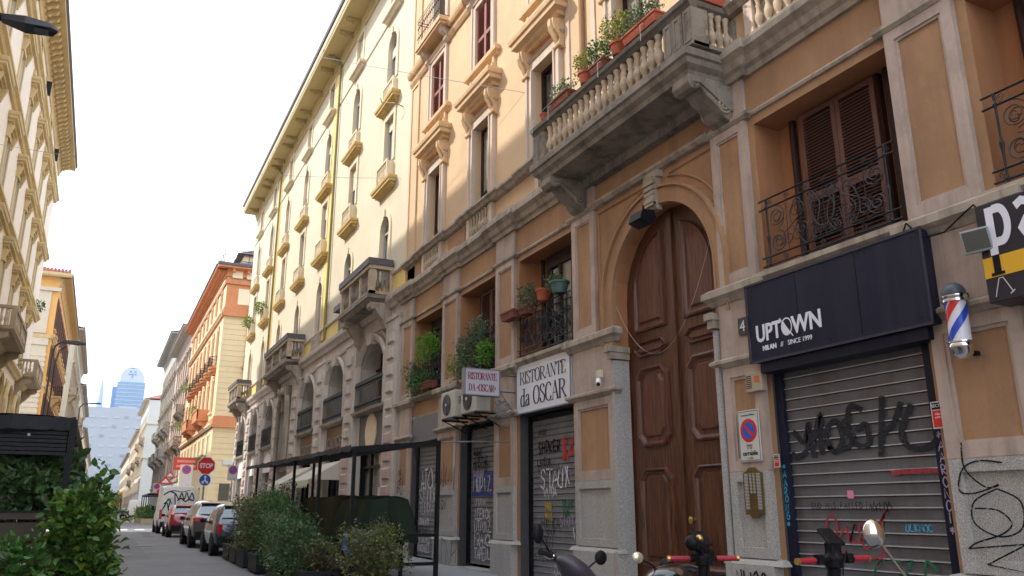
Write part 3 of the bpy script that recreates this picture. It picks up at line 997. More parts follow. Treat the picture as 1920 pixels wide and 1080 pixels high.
for c in WCOL[:2]:
    q.ob(0, 0.03, c + 1.05, c + 2.2, 8.2, 8.66)
q.ob(0, 0.03, 22.2, 23.0, 8.2, 8.66)
part(q, 'parapet_field', M_PEACH, PB)

# --- first floor windows
HOODP = [(0, 0), (0.10, 0.0), (0.12, 0.06), (0.20, 0.08), (0.22, 0.16), (0.33, 0.20), (0.34, 0.30), (0.38, 0.33), (0.40, 0.42), (0.40, 0.47), (0, 0.50)]
def first_window(c, curtain):
    f = MB()
    for s in (c - 0.5, c + 0.5):
        sg = 1 if s > c else -1
        a, b = sorted((s, s + sg * 0.26))
        f.ob(0, 0.07, a, b, 8.955, 11.2)
        f.ob(0.07, 0.10, s if sg > 0 else s - 0.05, s + 0.05 if sg > 0 else s, 8.955, 11.2)
        f.ob(0, 0.11, *sorted((s + sg * 0.19, s + sg * 0.27)), 8.955, 11.2)
    f.ob(0, 0.07, c - 0.76, c + 0.76, 11.2, 11.42)
    f.rmould(c - 0.78, c + 0.78, [(0, 11.40), (0.09, 11.405), (0.13, 11.45), (0, 11.47)])
    w = part(f, 'window', M_SURR, PB)
    h = MB()
    h.rmould(c - 0.72, c + 0.72, [(o, 11.72 + z) for o, z in HOODP])
    part(h, 'hood', M_HOOD, w)
    fr = MB()
    fr.ob(0, 0.02, c - 0.55, c + 0.55, 11.47, 11.73)
    part(fr, 'hood_frieze', M_TERRA, w)
    for s in (c - 0.86, c + 0.62):
        b = MB()
        b.prism([(0, 11.05), (-0.06, 11.05), (-0.13, 11.14), (-0.12, 11.28), (-0.17, 11.36), (-0.24, 11.46), (-0.28, 11.62), (-0.28, 11.715), (0, 11.715)], 'y', s, s + 0.24)
        b.prism([(-0.13, 11.18), (-0.17, 11.25), (-0.24, 11.40), (-0.31, 11.55), (-0.31, 11.715), (-0.2, 11.715)], 'y', s + 0.07, s + 0.17)
        b.tube([(-0.10, s - 0.02, 11.13), (-0.10, s + 0.26, 11.13)], 0.055, 8)
        part(b, 'bracket', M_HOOD, w)
    g = MB()
    frame(g, c - 0.5, c + 0.5, 8.9, 11.2, 0.09, -0.28, -0.17)
    g.ob(-0.26, -0.16, c - 0.04, c + 0.04, 8.95, 11.15)
    g.ob(-0.26, -0.18, c - 0.45, c + 0.45, 9.35, 9.42)
    part(g, 'window_frame', M_FRAMED, w)
    for s in (-1, 1):
        p = MB()
        p.box(0.215, 0.225, c + (0.04 if s > 0 else -0.41), c + (0.41 if s > 0 else -0.04), 9.0, 11.11)
        part(p, 'pane', M_GLASSC if curtain and s < 0 else (M_GLASSG if curtain else M_GLASS) if s < 0 else M_GLASSC if not curtain else M_GLASS, w)
for i, c in enumerate(WCOL[:5]):
    first_window(c, i == 2)
# --- second floor shuttered windows
SL = MB()
for k in range(38):
    z = 0.03 + k * 0.0475
    if 0.80 < z < 0.92:
        continue
    SL.add([(-0.030, 0.06, z), (-0.030, 0.44, z), (0.006, 0.44, z + 0.035), (0.006, 0.06, z + 0.035)], [(0, 1, 2, 3)])
    SL.add([(-0.030, 0.06, z), (-0.030, 0.44, z), (-0.026, 0.44, z - 0.008), (-0.026, 0.06, z - 0.008)], [(0, 1, 2, 3)])
frame(SL, 0.0, 0.5, 0, 1.86, 0.06, -0.01, 0.035)
SL.ob(-0.01, 0.035, 0.06, 0.44, 0.81, 0.92)
shut_me = SL.mesh('shutter', M_SHUTR)
def second_window(c):
    f = MB()
    for sg in (-1, 1):
        f.ob(0, 0.05, *sorted((c + sg * 0.5, c + sg * 0.72)), 12.95, 14.95)
        f.ob(0, 0.08, *sorted((c + sg * 0.66, c + sg * 0.74)), 12.95, 15.0)
    f.ob(0, 0.05, c - 0.5, c + 0.5, 14.85, 15.05)
    f.ob(0, 0.08, c - 0.74, c + 0.74, 15.0, 15.1)
    f.box(0.155, 0.16, c - 0.5, c + 0.5, 12.95, 14.85)
    w = part(f, 'window', M_SURR, PB)
    s = MB()
    s.rmould(c - 0.86, c + 0.86, [(0, 12.70), (0.06, 12.705), (0.09, 12.77), (0.15, 12.80), (0.16, 12.90), (0.13, 12.95), (0, 12.96)])
    for sg in (-0.72, 0.72):
        s.ob(0, 0.08, c + sg - 0.05, c + sg + 0.05, 12.4, 12.705)
        s.ob(0, 0.12, c + sg - 0.04, c + sg + 0.04, 12.42, 12.52)
    part(s, 'sill', M_HOOD, w)
    inst(shut_me, 'shutter', w, (0.06, c - 0.5, 12.96))
    inst(shut_me, 'shutter', w, (0.06, c, 12.96))
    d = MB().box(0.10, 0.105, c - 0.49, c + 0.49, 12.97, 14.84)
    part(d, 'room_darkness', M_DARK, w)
for c in WCOL[:3]:
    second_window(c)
# --- third floor balconies with iron railings
def small_scroll_panel(mb, s0, s1, z0, z1, o, r=0.007, step=0.13):
    n = max(1, int((s1 - s0) / step))
    w_ = (s1 - s0) / n
    for k in range(n):
        a = s0 + w_ * (k + 0.5)
        mb.tube([(-o, a - w_ / 2, z0), (-o, a - w_ / 2, z1)], r, 4, cap=False)
        for zz, sg in ((z0 + (z1 - z0) * 0.27, 1), (z0 + (z1 - z0) * 0.73, -1)):
            mb.tube([(-o, p.x, p.y) for p in spiral(a, zz, w_ * 0.42, 1.4, PI / 2 * sg, sg, 14)], r * 0.9, 4, cap=False)
def third_balcony(c):
    s = MB()
    s.box(-0.45, 0, c - 1.08, c + 1.05, 15.52, 15.66)
    s.box(-0.41, 0, c - 1.02, c + 0.99, 15.44, 15.52)
    b = part(s, 'balcony', M_HOOD, PB)
    for sg in (-0.78, 0.78):
        k = MB()
        k.prism([(0, 14.98), (-0.08, 14.98), (-0.16, 15.08), (-0.15, 15.2), (-0.30, 15.3), (-0.36, 15.44), (0, 15.44)], 'y', c + sg - 0.11, c + sg + 0.11)
        part(k, 'bracket', M_SURR, b)
    rl = MB()
    for z in (15.72, 16.52, 16.62):
        rl.tube([(-0.02, c - 1.02, z), (-0.41, c - 1.02, z), (-0.41, c + 0.99, z), (-0.02, c + 0.99, z)], 0.012, 4)
    small_scroll_panel(rl, c - 1.02, c + 0.99, 15.72, 16.52, 0.41)
    part(rl, 'railing', M_IRON, b)
    f = MB()
    for sg in (-1, 1):
        f.ob(0, 0.06, *sorted((c + sg * 0.5, c + sg * 0.72)), 15.665, 18.1)
    f.ob(0, 0.06, c - 0.72, c + 0.72, 18.0, 18.2)
    w = part(f, 'window', M_SURR, PB)
    p = MB().box(0.14, 0.16, c - 0.5, c + 0.5, 15.67, 18.0)
    part(p, 'pane', M_GLASS, w)
q = MB()
q.mould(Y0, Y1, [(0, 15.02), (0.05, 15.03), (0.10, 15.12), (0.12, 15.2), (0, 15.23)])
for c0, c1 in ((21.75, 23.1), (18.45, 19.55), (15.1, 16.2)):
    q.mould(c0, c1, [(0.0, 15.3), (0.16, 15.32), (0.2, 15.4), (0.22, 15.5), (0, 15.52)])
part(q, 'upper_string', M_HOOD, PB)
for c in WCOL[:2]:
    third_balcony(c)
for c in WCOL[2:4]:
    f = MB()
    frame(f, c - 0.74, c + 0.74, 15.6, 18.2, 0.24, 0, 0.06)
    w = part(f, 'window', M_SURR, PB)
    part(MB().box(0.14, 0.16, c - 0.5, c + 0.5, 15.66, 18.0), 'pane', M_GLASS, w)
# corner pilaster strips at the far edge
q = MB()
for z0, z1 in ((8.96, 15.0), (15.26, 20.5)):
    frame(q, 22.30, 23.06, z0, z1, 0.10, 0, 0.05)
    q.ob(0, 0.02, 22.4, 22.96, z0 + 0.1, z1 - 0.1)
part(q, 'corner_pilaster', M_PEACHUP, PB)
q = MB()
q.tube([(-0.06, 12.35, 8.95), (-0.06, 12.35, 21.0)], 0.055, 8)
part(q, 'drainpipe', M_PEACH, PB)
q = MB()
q.ob(0, 0.03, 12.9, 13.05, 8.95, 20.6)
q.ob(0, 0.03, 11.9, 12.05, 8.95, 20.6)
part(q, 'wall_strip', M_SURR, PB)

# --- deep mezzanine recess rooms
def recess(a, b, kind):
    bk = MB()
    bk.box(0.49, 0.55, a - 0.02, b + 0.02, 4.6, 6.85)
    w = part(bk, 'recess_wall', M_TERRA, PB)
    c = (a + b) / 2
    dk = MB()
    dk.box(0.40, 0.488, c - 0.66, c + 0.64, 4.62, 6.84)
    part(dk, 'door_surround', M_FRAMED, w)
    pi_ = MB().tube([(0.42, c - 0.78, 4.6), (0.42, c - 0.78, 6.85)], 0.05, 8).tube([(0.44, b - 0.3, 4.6), (0.44, b - 0.3, 6.85)], 0.05, 8)
    part(pi_, 'recess_pipe', M_FRAMED, w)
    if kind == 'shutters':
        sh = []
        for s in (c - 0.63, c - 0.005):
            m = MB()
            frame(m, s, s + 0.62, 4.64, 6.80, 0.07, -0.40, -0.34)
            m.ob(-0.40, -0.34, s + 0.07, s + 0.55, 5.50, 5.62)
            sh.append(part(m, 'shutter', M_SHUTB, w, label=None))
            lv = MB()
            lv.add([(0.342, 0, 0), (0.342, 0.48, 0), (0.392, 0.48, 0.034), (0.392, 0, 0.034)], [(0, 1, 2, 3)])
            lv.add([(0.342, 0, 0), (0.342, 0.48, 0), (0.345, 0.48, -0.012), (0.345, 0, -0.012)], [(0, 1, 2, 3)])
            me = recess.__dict__.setdefault('lv', lv.mesh('louvre', M_SHUTB))
            z = 4.74
            while z < 6.70:
                if not 5.47 < z < 5.62:
                    inst(me, 'louvre', w, (0, s + 0.07, z))
                z += 0.046
    else:
        g = MB()
        frame(g, c - 0.6, c + 0.5, 4.66, 6.6, 0.08, -0.40, -0.33)
        g.ob(-0.40, -0.33, c - 0.09, c - 0.01, 4.7, 6.55)
        part(g, 'window_frame', M_FRAMED, w)
        part(MB().box(0.39, 0.395, c - 0.53, c - 0.09, 4.74, 6.52), 'pane', M_GLASSC if kind == 'light' else M_GLASS, w)
        part(MB().box(0.39, 0.395, c - 0.01, c + 0.43, 4.74, 6.52), 'pane', M_GLASS, w)
recess(5.63, 7.88, 'shutters')
recess(12.98, 15.3, 'light')
recess(16.42, 18.6, 'shutters')
recess(19.78, 22.05, 'dark')
recess(2.3, 4.62, 'dark')

# --- wrought iron railings of the mezzanine
def scroll_meshes():
    M = {}
    def mk(name, paths, r=0.0085):
        m = MB()
        for p in paths:
            m.tube([(0, q.x, q.y) for q in p], r, 5, cap=False)
        M[name] = m.mesh(name, M_IRONW, smooth=True)
    mk('scroll', [spiral(0, 0, 0.15, 2.2, PI / 2, 1, 34)], 0.008)
    mk('small_scroll', [spiral(0, 0, 0.085, 1.8, -PI / 2, 1, 24)], 0.007)
    mk('s_scroll', [[Vector((0.0, 0.0))] and (spiral(-0.10, 0.17, 0.11, 1.4, PI * 1.5, -1, 22)[::-1] + spiral(0.10, -0.17, 0.11, 1.4, PI * 0.5, -1, 22))], 0.008)
    mk('heart_scroll', [catmull([(-0.02, -0.36), (-0.20, -0.12), (-0.26, 0.14), (-0.16, 0.32)], 8) + spiral(-0.12, 0.26, 0.075, 1.3, 2.1, -1, 16),
                        catmull([(0.02, -0.36), (0.20, -0.12), (0.26, 0.14), (0.16, 0.32)], 8) + spiral(0.12, 0.26, 0.075, 1.3, 1.0, 1, 16)], 0.009)
    mk('ring_scroll', [[Vector((0.17 * math.cos(2 * PI * i / 24), 0.2 * math.sin(2 * PI * i / 24))) for i in range(25)]], 0.008)
    return M
SCR = scroll_meshes()
def iron_railing(a, b, z0=4.66, z1=5.62, o=0.06):
    m = MB()
    for z in (z1, z1 - 0.13, z0 + 0.14, z0 + 0.02):
        m.tube([(-o, a, z), (-o, b, z)], 0.013, 6)
    if a < 12:
        small_scroll_panel(m, a + 0.16, b - 0.16, z0 + 0.16, z1 - 0.15, o - 0.015, 0.0065, 0.31)
    else:
        small_scroll_panel(m, a + 0.05, b - 0.05, z0 + 0.14, z1 - 0.13, o - 0.03, 0.009, 0.17)
        small_scroll_panel(m, a + 0.10, b - 0.02, z0 + 0.3, z1 - 0.25, o - 0.02, 0.008, 0.26)
    r_ = part(m, 'railing', M_IRON, PB)
    for s in (a + 0.14, b - 0.14):
        p = MB()
        p.lathe([(0.014, 0), (0.026, 0.03), (0.012, 0.06), (0.014, 0.3), (0.026, 0.42), (0.012, 0.46), (0.014, 0.8), (0.028, 0.84), (0.012, 0.88), (0.02, 0.96)], (-o, s, z0), 7)
        part(p, 'post', M_IRON, r_)
    c = (a + b) / 2
    zm = (z0 + 0.14 + z1 - 0.13) / 2
    L = (b - a) / 2 - 0.14
    def put(n, s, z, mirror=1, rx=0.0, sc=1.0):
        inst(SCR[n], n, r_, (-o, s, z), (rx, 0, 0), (1, mirror * sc, sc))
    for sg in (-1, 1):
        put('scroll', c + sg * (L - 0.17), zm + 0.18, sg)
        put('scroll', c + sg * (L - 0.17), zm - 0.18, sg, PI * 0)
        put('s_scroll', c + sg * (L - 0.46), zm, sg)
        put('scroll', c + sg * (L - 0.60), zm - 0.12, -sg, 0.6, 0.9)
        put('heart_scroll', c + sg * 0.30, zm, 1, 0 if sg > 0 else PI, 0.95)
        put('small_scroll', c + sg * 0.12, zm + 0.24, sg)
        put('small_scroll', c + sg * 0.12, zm - 0.24, -sg, PI)
    put('ring_scroll', c, zm)
    put('heart_scroll', c, zm, 1, 0, 0.7)
    n = 7
    for k in range(n):
        s = a + (b - a) * (k + 0.5) / n
        put('small_scroll', s - 0.05, z1 - 0.065, 1, 0, 0.55)
        put('small_scroll', s + 0.06, z0 + 0.08, -1, 0, 0.55)
    return r_
iron_railing(5.66, 7.86)
iron_railing(13.0, 15.28)
iron_railing(16.44, 18.58)
iron_railing(19.8, 22.03)
iron_railing(2.4, 4.6)

# --- the long stone balcony
BA, BB, BO = 8.1, 12.95, 0.97
bs = MB()
prof = [(0, 7.64), (BO - 0.16, 7.64), (BO - 0.14, 7.72), (BO - 0.06, 7.78), (BO - 0.04, 7.86), (BO, 7.88), (BO, 8.0), (BO - 0.06, 8.03), (0, 8.04)]
bs.rmould(BA + BO, BB - BO, prof)
bs.quad((0, BA + 0.16, 7.641), (-(BO - 0.16), BA + 0.16, 7.641), (-(BO - 0.16), BB - 0.16, 7.641), (0, BB - 0.16, 7.641))
bs.quad((0, BA, 8.035), (-(BO - 0.06), BA + 0.06, 8.035), (-(BO - 0.06), BB - 0.06, 8.035), (0, BB, 8.035))
bs.ob(0, 0.16, BA + 0.3, BB - 0.3, 7.46, 7.64)
balc = part(bs, 'balcony', M_BALC, PB)
rl = MB()
RP = [(-0.10, 8.66), (0.02, 8.665), (0.05, 8.72), (0.09, 8.75), (0.09, 8.83), (0.06, 8.86), (-0.10, 8.865)]
x = BO - 0.14
rl.prism([(-(x + o), z) for o, z in RP], 'y', BA - 0.04, BB + 0.04)
for s, sg in ((BA, -1), (BB, 1)):
    rl.prism([(s + sg * (o - 0.09), z) for o, z in RP], 'x', -x, 0)
part(rl, 'handrail', mat('blackened stone', (0.17, 0.145, 0.12), 0.9, var=0.35, scale=5, bump=0.6, dirt=(0.6, 3.0), dirtcol=(0.05, 0.04, 0.03)), balc)
pd = MB()
def ped(s, w):
    pd.ob(x - 0.09, x + 0.03, s - w / 2, s + w / 2, 8.04, 8.66)
    frame(pd, s - w / 2 + 0.03, s + w / 2 - 0.03, 8.10, 8.62, 0.03, x + 0.02, x + 0.045)
ped(BA + 0.06, 0.20)
ped(BA + 0.52, 0.22)
ped(BA + 0.29, 0.22)
ped(BB - 0.06, 0.20)
ped(BB - 0.28, 0.2)
pd.ob(0, x, BA - 0.04, BA + 0.06, 8.035, 8.10)
pd.ob(0, 0.06, BA - 0.04, BA + 0.08, 8.04, 8.66)
pd.ob(x - 0.28, x - 0.09, BA - 0.04, BA + 0.08, 8.04, 8.66)
pd.ob(0, 0.08, BB - 0.08, BB + 0.04, 8.04, 8.66)
part(pd, 'pedestal', M_BALC, balc)
n = 19
for k in range(n):
    s = BA + 0.72 + (BB - 0.46 - BA - 0.72) * (k + 0.5) / n
    inst(bal_me, 'baluster', balc, (-(x - 0.03), s, 8.05), scale=(1.2, 1.2, 1.02))
for s in (BA + 0.02, BB - 0.02):
    for k in range(4):
        inst(bal_me, 'baluster', balc, (-0.16 - k * 0.14, s, 8.05), scale=(1.0, 1.0, 1.02))
def big_bracket(s0, s1):
    b = MB()
    prof = [(0, 7.64), (-0.84, 7.64), (-0.86, 7.50), (-0.80, 7.42), (-0.70, 7.42), (-0.62, 7.47), (-0.52, 7.36), (-0.40, 7.28), (-0.30, 7.20), (-0.22, 7.08), (-0.12, 7.02), (0, 7.02)]
    b.prism(prof, 'y', s0, s1)
    o = part(b, 'bracket', M_BALC, balc, bevel=0.012)
    v = MB()
    for s in (s0 - 0.012, s1 + 0.012):
        v.tube([(p.x, s, p.y) for p in spiral(-0.20, 7.24, 0.14, 2.0, 0.3, 1, 30)], 0.018, 5)
        v.tube([(p.x, s, p.y) for p in spiral(-0.74, 7.52, 0.07, 1.3, 0.3, -1, 16)], 0.012, 5)
    part(v, 'bracket_volute', M_STONE, balc)
    w = MB()
    w.prism([(-0.02, 7.58), (-0.80, 7.58), (-0.80, 7.50), (-0.66, 7.52), (-0.48, 7.42), (-0.3, 7.30), (-0.14, 7.20), (0, 7.18)], 'y', s0 - 0.03, s1 + 0.03)
    part(w, 'bracket_cheek', M_BALC, balc)
big_bracket(BA + 0.12, BA + 0.50)
big_bracket(BB - 0.62, BB - 0.24)

# --- roller shutters made of separate slats
def slat_mesh(w, p, mt):
    m = MB()
    prof = [(0.0, 0.0), (0.022, 0.004), (0.026, 0.012), (0.012, 0.022), (0.010, p * 0.5), (0.012, p - 0.012), (0.0, p - 0.004)]
    m.prism([(-o, z) for o, z in prof], 'y', 0, w)
    return m.mesh('slat', mt)
lip_cache = {}
def roller(a, b, z0, z1, o, pitch, mt, label, lip=True, fr=0.09, frm=None):
    root = MB()
    root.ob(o - 0.03, o - 0.012, a, b, z0, z1)
    rt = part(root, 'roller_shutter', M_DARK, PB, label=label)
    fm = MB()
    fm.ob(o - 0.05, o + 0.06, a, a + fr, z0, z1)
    fm.ob(o - 0.05, o + 0.06, b - fr, b, z0, z1)
    part(fm, 'guide_rail', frm or M_BLACK, rt)
    me = slat_mesh(b - a - 2 * fr, pitch, mt)
    n = int((z1 - z0) / pitch)
    lm = MB().ob(0.024, 0.030, 0, b - a - 2 * fr, 0.002, 0.013).mesh('slat_lip', M_LIP)
    for k in range(n):
        inst(me, 'slat', rt, (-(o - 0.012), a + fr, z0 + k * pitch))
        if lip:
            inst(lm, 'slat_lip', rt, (-(o - 0.012), a + fr, z0 + k * pitch))
    return rt
ru = roller(5.60, 7.97, 0.16, 3.42, -0.10, 0.136, M_METAL, 'dark grey roller shutter with black tag under the navy awning', frm=M_NAVY, fr=0.14)
r3 = roller(13.03, 15.27, 0.2, 3.40, -0.25, 0.115, M_METALP, 'grey roller shutter under the white restaurant sign', lip=False)
r2 = roller(16.5, 18.5, 0.3, 3.45, -0.25, 0.115, M_METALP, 'roller shutter with blue and white graffiti below the air conditioners', lip=False, fr=0.12)
r1 = roller(19.97, 21.98, 0.3, 3.34, -0.2, 0.115, M_METALP, 'roller shutter covered in pale graffiti below the blank grey panel', lip=False)
for rr_, a, b in ((r3, 13.03, 15.27), (r2, 16.5, 18.5), (r1, 19.97, 21.98)):
    q = MB().ob(-0.3, 0.12, a, b, 0.0, 0.24 if a > 16 else 0.18)
    part(q, 'threshold', M_GRAN, PB)
    q = MB()
    q.ob(-0.22, -0.18, a + 0.1, b - 0.1, 2.86, 2.9)
part(MB().box(0.18, 0.3, 5.62, 7.95, 0.0, 0.16), 'threshold', M_GRAN, PB)
q = MB().ob(-0.2, 0.035, 19.97, 21.98, 3.32, 4.0)
part(q, 'blank_sign_panel', M_GLASS if False else mat('slate blue panel', (0.10, 0.11, 0.14), 0.35, var=0.15), PB)
q = MB().ob(0, 0.03, 19.9, 22.05, 4.0, 4.06)
part(q, 'panel_ledge', M_STONE, PB)

# --- painted tags
P_BLK = mat('black spray paint', (0.012, 0.012, 0.014), 0.8, spec=0.1, worn=0.15)
P_GRY = mat('faded black spray paint', (0.032, 0.032, 0.037), 0.8, spec=0.1, worn=0.15)
P_WHT = mat('white spray paint', (0.75, 0.75, 0.78), 0.6, worn=0.15)
P_RED = mat('faded red spray paint', (0.32, 0.035, 0.05), 0.6, worn=0.15)
P_RED2 = mat('bright red spray paint', (0.55, 0.03, 0.03), 0.6, worn=0.15)
P_BLU = mat('blue spray paint', (0.03, 0.07, 0.36), 0.6, worn=0.15)
P_CYA = mat('cyan spray paint', (0.05, 0.38, 0.62), 0.6, worn=0.15)
P_GRN = mat('green spray paint', (0.01, 0.13, 0.06), 0.6, worn=0.15)
P_YEL = mat('yellow spray paint', (0.5, 0.36, 0.03), 0.6, worn=0.15)
P_LIL = mat('lilac spray paint', (0.42, 0.34, 0.5), 0.6, worn=0.15)
P_BRW = mat('rusty spray paint', (0.12, 0.06, 0.05), 0.7, worn=0.15)
P_PNK = mat('pink sticker', (0.75, 0.25, 0.35), 0.6)
def graf(parent, mt, build):
    m = MB()
    build(m)
    part(m, 'graffiti', mt, parent)
oS = -0.10 + 0.021
def big_tag(m):
    f = facing_street(7.84, 1.98, oS)
    S = [[(0.10, 0.62), (0.26, 0.44), (0.36, 0.72), (0.30, 0.34), (0.12, 0.22), (0.05, 0.30)],
         [(0.36, 0.70), (0.40, 0.2)], [(0.40, 0.38), (0.56, 0.82), (0.52, 0.34), (0.56, 0.26)],
         [(0.66, 0.30), (0.62, 0.55), (0.78, 0.70), (0.86, 0.45), (0.74, 0.26), (0.64, 0.36)],
         [(0.98, 0.72), (0.86, 0.62), (0.92, 0.50), (1.02, 0.45), (0.94, 0.32), (0.80, 0.30)],
         [(1.18, 0.80), (1.0, 0.86), (0.96, 0.5), (1.08, 0.32), (1.22, 0.34), (1.20, 0.60), (1.06, 0.52)],
         [(1.46, 0.95), (1.36, 0.15)], [(1.36, 0.42), (1.56, 0.56), (1.70, 0.84)],
         [(1.82, 0.80), (1.66, 0.46), (1.72, 0.26), (1.92, 0.22), (2.10, 0.34), (2.14, 0.46)]]
    e = 0
    for st in S:
        m.ribbon([tuple(p) for p in catmull(st, 6)], 0.078, lambda a, b, e=e: f(a * 1.02, b * 0.84 - 0.02, e))
        e += 0.0003
graf(ru, P_GRY, big_tag)
def script(m):
    f = facing_street(7.35, 0.95, oS)
    for e, st in enumerate([[(0.1, 0.2), (0.0, 0.45), (0.08, 0.62), (0.18, 0.5), (0.12, 0.2), (0.3, 0.45), (0.34, 0.25), (0.45, 0.5), (0.36, 0.25), (0.55, 0.3), (0.62, 0.5), (0.5, 0.45), (0.58, 0.15), (0.72, 0.4), (0.95, 0.7), (0.85, 0.55), (0.8, 0.1), (0.72, -0.05)],
                            [(-0.05, 0.0), (0.2, 0.1), (0.5, 0.02), (0.85, 0.08)]]):
        m.ribbon([tuple(p) for p in catmull(st, 5)], 0.034, lambda a, b, e=e: f(a * 0.95, b * 0.8, e * 0.0004))
graf(ru, P_RED, script)
graf(ru, P_BLK, lambda m: tagtext(m, 'GOD HAS_FAILED', 0.07, facing_street(7.55, 1.52, oS), 0.008, 0.8, jit=0.03))
graf(ru, P_BLK, lambda m: tagtext(m, 'MXKWMX', 0.09, facing_street(6.72, 1.5, oS), 0.009, 0.6, jit=0.2))
graf(ru, P_CYA, lambda m: tagtext(m, 'ULKNOC', 0.075, facing_street(6.25, 1.28, oS), 0.012, 0.75, jit=0.1))
graf(ru, P_RED, lambda m: m.ribbon([(0, 0), (0.15, 0.01), (0.45, 0.01), (0.6, 0.0)], 0.055, lambda a, b: facing_street(6.35, 1.90, oS)(a, b, 0)))
graf(ru, P_GRN, lambda m: (tagtext(m, 'SZS', 0.40, facing_street(6.75, 0.55, oS), 0.034, 0.75, jit=0.15)))
graf(ru, P_PNK, lambda m: m.ribbon([(0, 0), (0.09, 0)], 0.09, lambda a, b: facing_street(6.98, 1.68, oS + 0.006)(a, b, 0)))
graf(ru, P_GRY, lambda m: tagtext(m, 'MXAWLX', 0.13, facing_street(7.7, 0.44, oS), 0.016, 0.7, jit=0.15))
graf(ru, P_CYA, lambda m: tagtext(m, '*AARONG*', 0.088, facing_street(7.935, 2.0, -0.038), 0.015, vertical=True, jit=0.05))
graf(ru, P_LIL, lambda m: tagtext(m, '*AARONCI*', 0.105, facing_street(5.70, 2.22, -0.038), 0.014, vertical=True, jit=0.05))
o3 = -0.25 + 0.022
random.seed(3)
for (s, z, h, t, mt, w) in ((14.9, 2.62, 0.22, 'SHDKER', P_BLK, 0.02), (14.95, 2.38, 0.14, 'LAVEUX', P_GRY, 0.014), (13.9, 2.45, 0.42, 'K4', P_RED2, 0.045), (14.8, 1.95, 0.34, 'STAUX', P_WHT, 0.018),
                            (14.7, 1.75, 0.20, 'WVWA', P_WHT, 0.014), (14.62, 1.5, 0.15, 'HHI', P_YEL, 0.018), (14.62, 1.32, 0.15, 'HIL', P_YEL, 0.018), (13.95, 1.55, 0.15, 'VINK', P_GRN, 0.018),
                            (13.95, 1.38, 0.14, 'ZUV', P_GRN, 0.02), (14.05, 1.2, 0.2, 'SWOTA', P_LIL, 0.014), (13.55, 0.95, 0.24, 'WA', P_WHT, 0.016), (13.6, 0.65, 0.22, 'IAX', P_LIL, 0.016), (14.9, 0.55, 0.2, 'NWKOX', P_GRY, 0.014),
                            (14.6, 1.05, 0.10, 'NEVER', P_GRY, 0.01), (14.9, 3.0, 0.1, 'AXNEO', P_GRY, 0.01), (14.9, 2.2, 0.2, 'KXMANVW', P_BLK, 0.008), (14.8, 1.15, 0.22, 'HXWKA', P_GRY, 0.01), (14.0, 2.15, 0.2, 'UXA', P_LIL, 0.01), (14.95, 0.8, 0.22, 'WNXM', P_BLK, 0.01), (14.3, 0.3, 0.2, 'OXKAM', P_WHT, 0.007)):
    graf(r3, mt, lambda m: tagtext(m, t, h, facing_street(s, z, o3), w * 1.9, 0.7, jit=0.12))
for (s, z, h, t, mt, w) in ((18.2, 2.75, 0.2, 'WUAY', P_BLK, 0.018), (18.2, 2.5, 0.22, 'AMSTAR', P_BLK, 0.018), (16.95, 2.55, 0.4, 'K', P_RED2, 0.05), (18.2, 1.95, 0.32, 'MUDIZ', P_WHT, 0.02), (18.2, 2.25, 0.16, 'MWKNXV', P_LIL, 0.03),
                            (18.1, 1.3, 0.24, 'LEEKOX', P_WHT, 0.016), (18.1, 1.02, 0.24, 'UTIOIZ', P_WHT, 0.016), (18.1, 0.72, 0.26, 'FRANCI', P_WHT, 0.018), (18.1, 0.42, 0.24, 'TAPENU', P_WHT, 0.016), (18.15, 2.35, 0.2, 'XKAWMX', P_BLK, 0.008), (18.1, 1.62, 0.16, 'OMUXWAN', P_WHT, 0.008), (18.15, 0.9, 0.16, 'EXMAKXN', P_GRY, 0.008), (17.6, 3.0, 0.12, 'WAXO', P_BLK, 0.008)):
    graf(r2, mt, lambda m: tagtext(m, t, h, facing_street(s, z, o3), w * 1.8, 0.62, jit=0.1))
for k in range(5):
    graf(r2, P_BLU, lambda m: m.ribbon([(0, 0), (0.5, 0.015), (1.1, -0.01), (1.62 - k * 0.06, 0.01)], 0.066, lambda a, b: facing_street(18.3, 1.86 + k * 0.115, o3 - 0.008)(a, b, 0)))
for (s, z, h, t, mt, w) in ((21.7, 2.05, 0.5, 'ATOWA', P_WHT, 0.03), (21.75, 1.7, 0.36, 'STNMIX', P_WHT, 0.022), (21.7, 2.1, 0.46, 'NTOWA', P_BLK, 0.02), (21.7, 1.4, 0.3, 'HUWKXAW', P_WHT, 0.014), (21.8, 0.9, 0.18, 'BOEXONKM', P_GRY, 0.012),
                            (21.8, 0.66, 0.2, 'SEIDONEO', P_WHT, 0.014), (21.8, 0.42, 0.2, 'RXKOWUEE', P_WHT, 0.014), (21.8, 1.12, 0.18, 'NOKHEAVX', P_WHT, 0.014)):
    graf(r1, mt, lambda m: tagtext(m, t, h, facing_street(s, z, -0.2 + 0.022), w * 1.7, 0.56, jit=0.12))
def onwall(mt, s, z, h, t, w, o, vertical=False, adv=0.7, jit=0.1):
    graf(PB, mt, lambda m: tagtext(m, t, h, facing_street(s, z, o), w, adv, vertical=vertical, jit=jit))
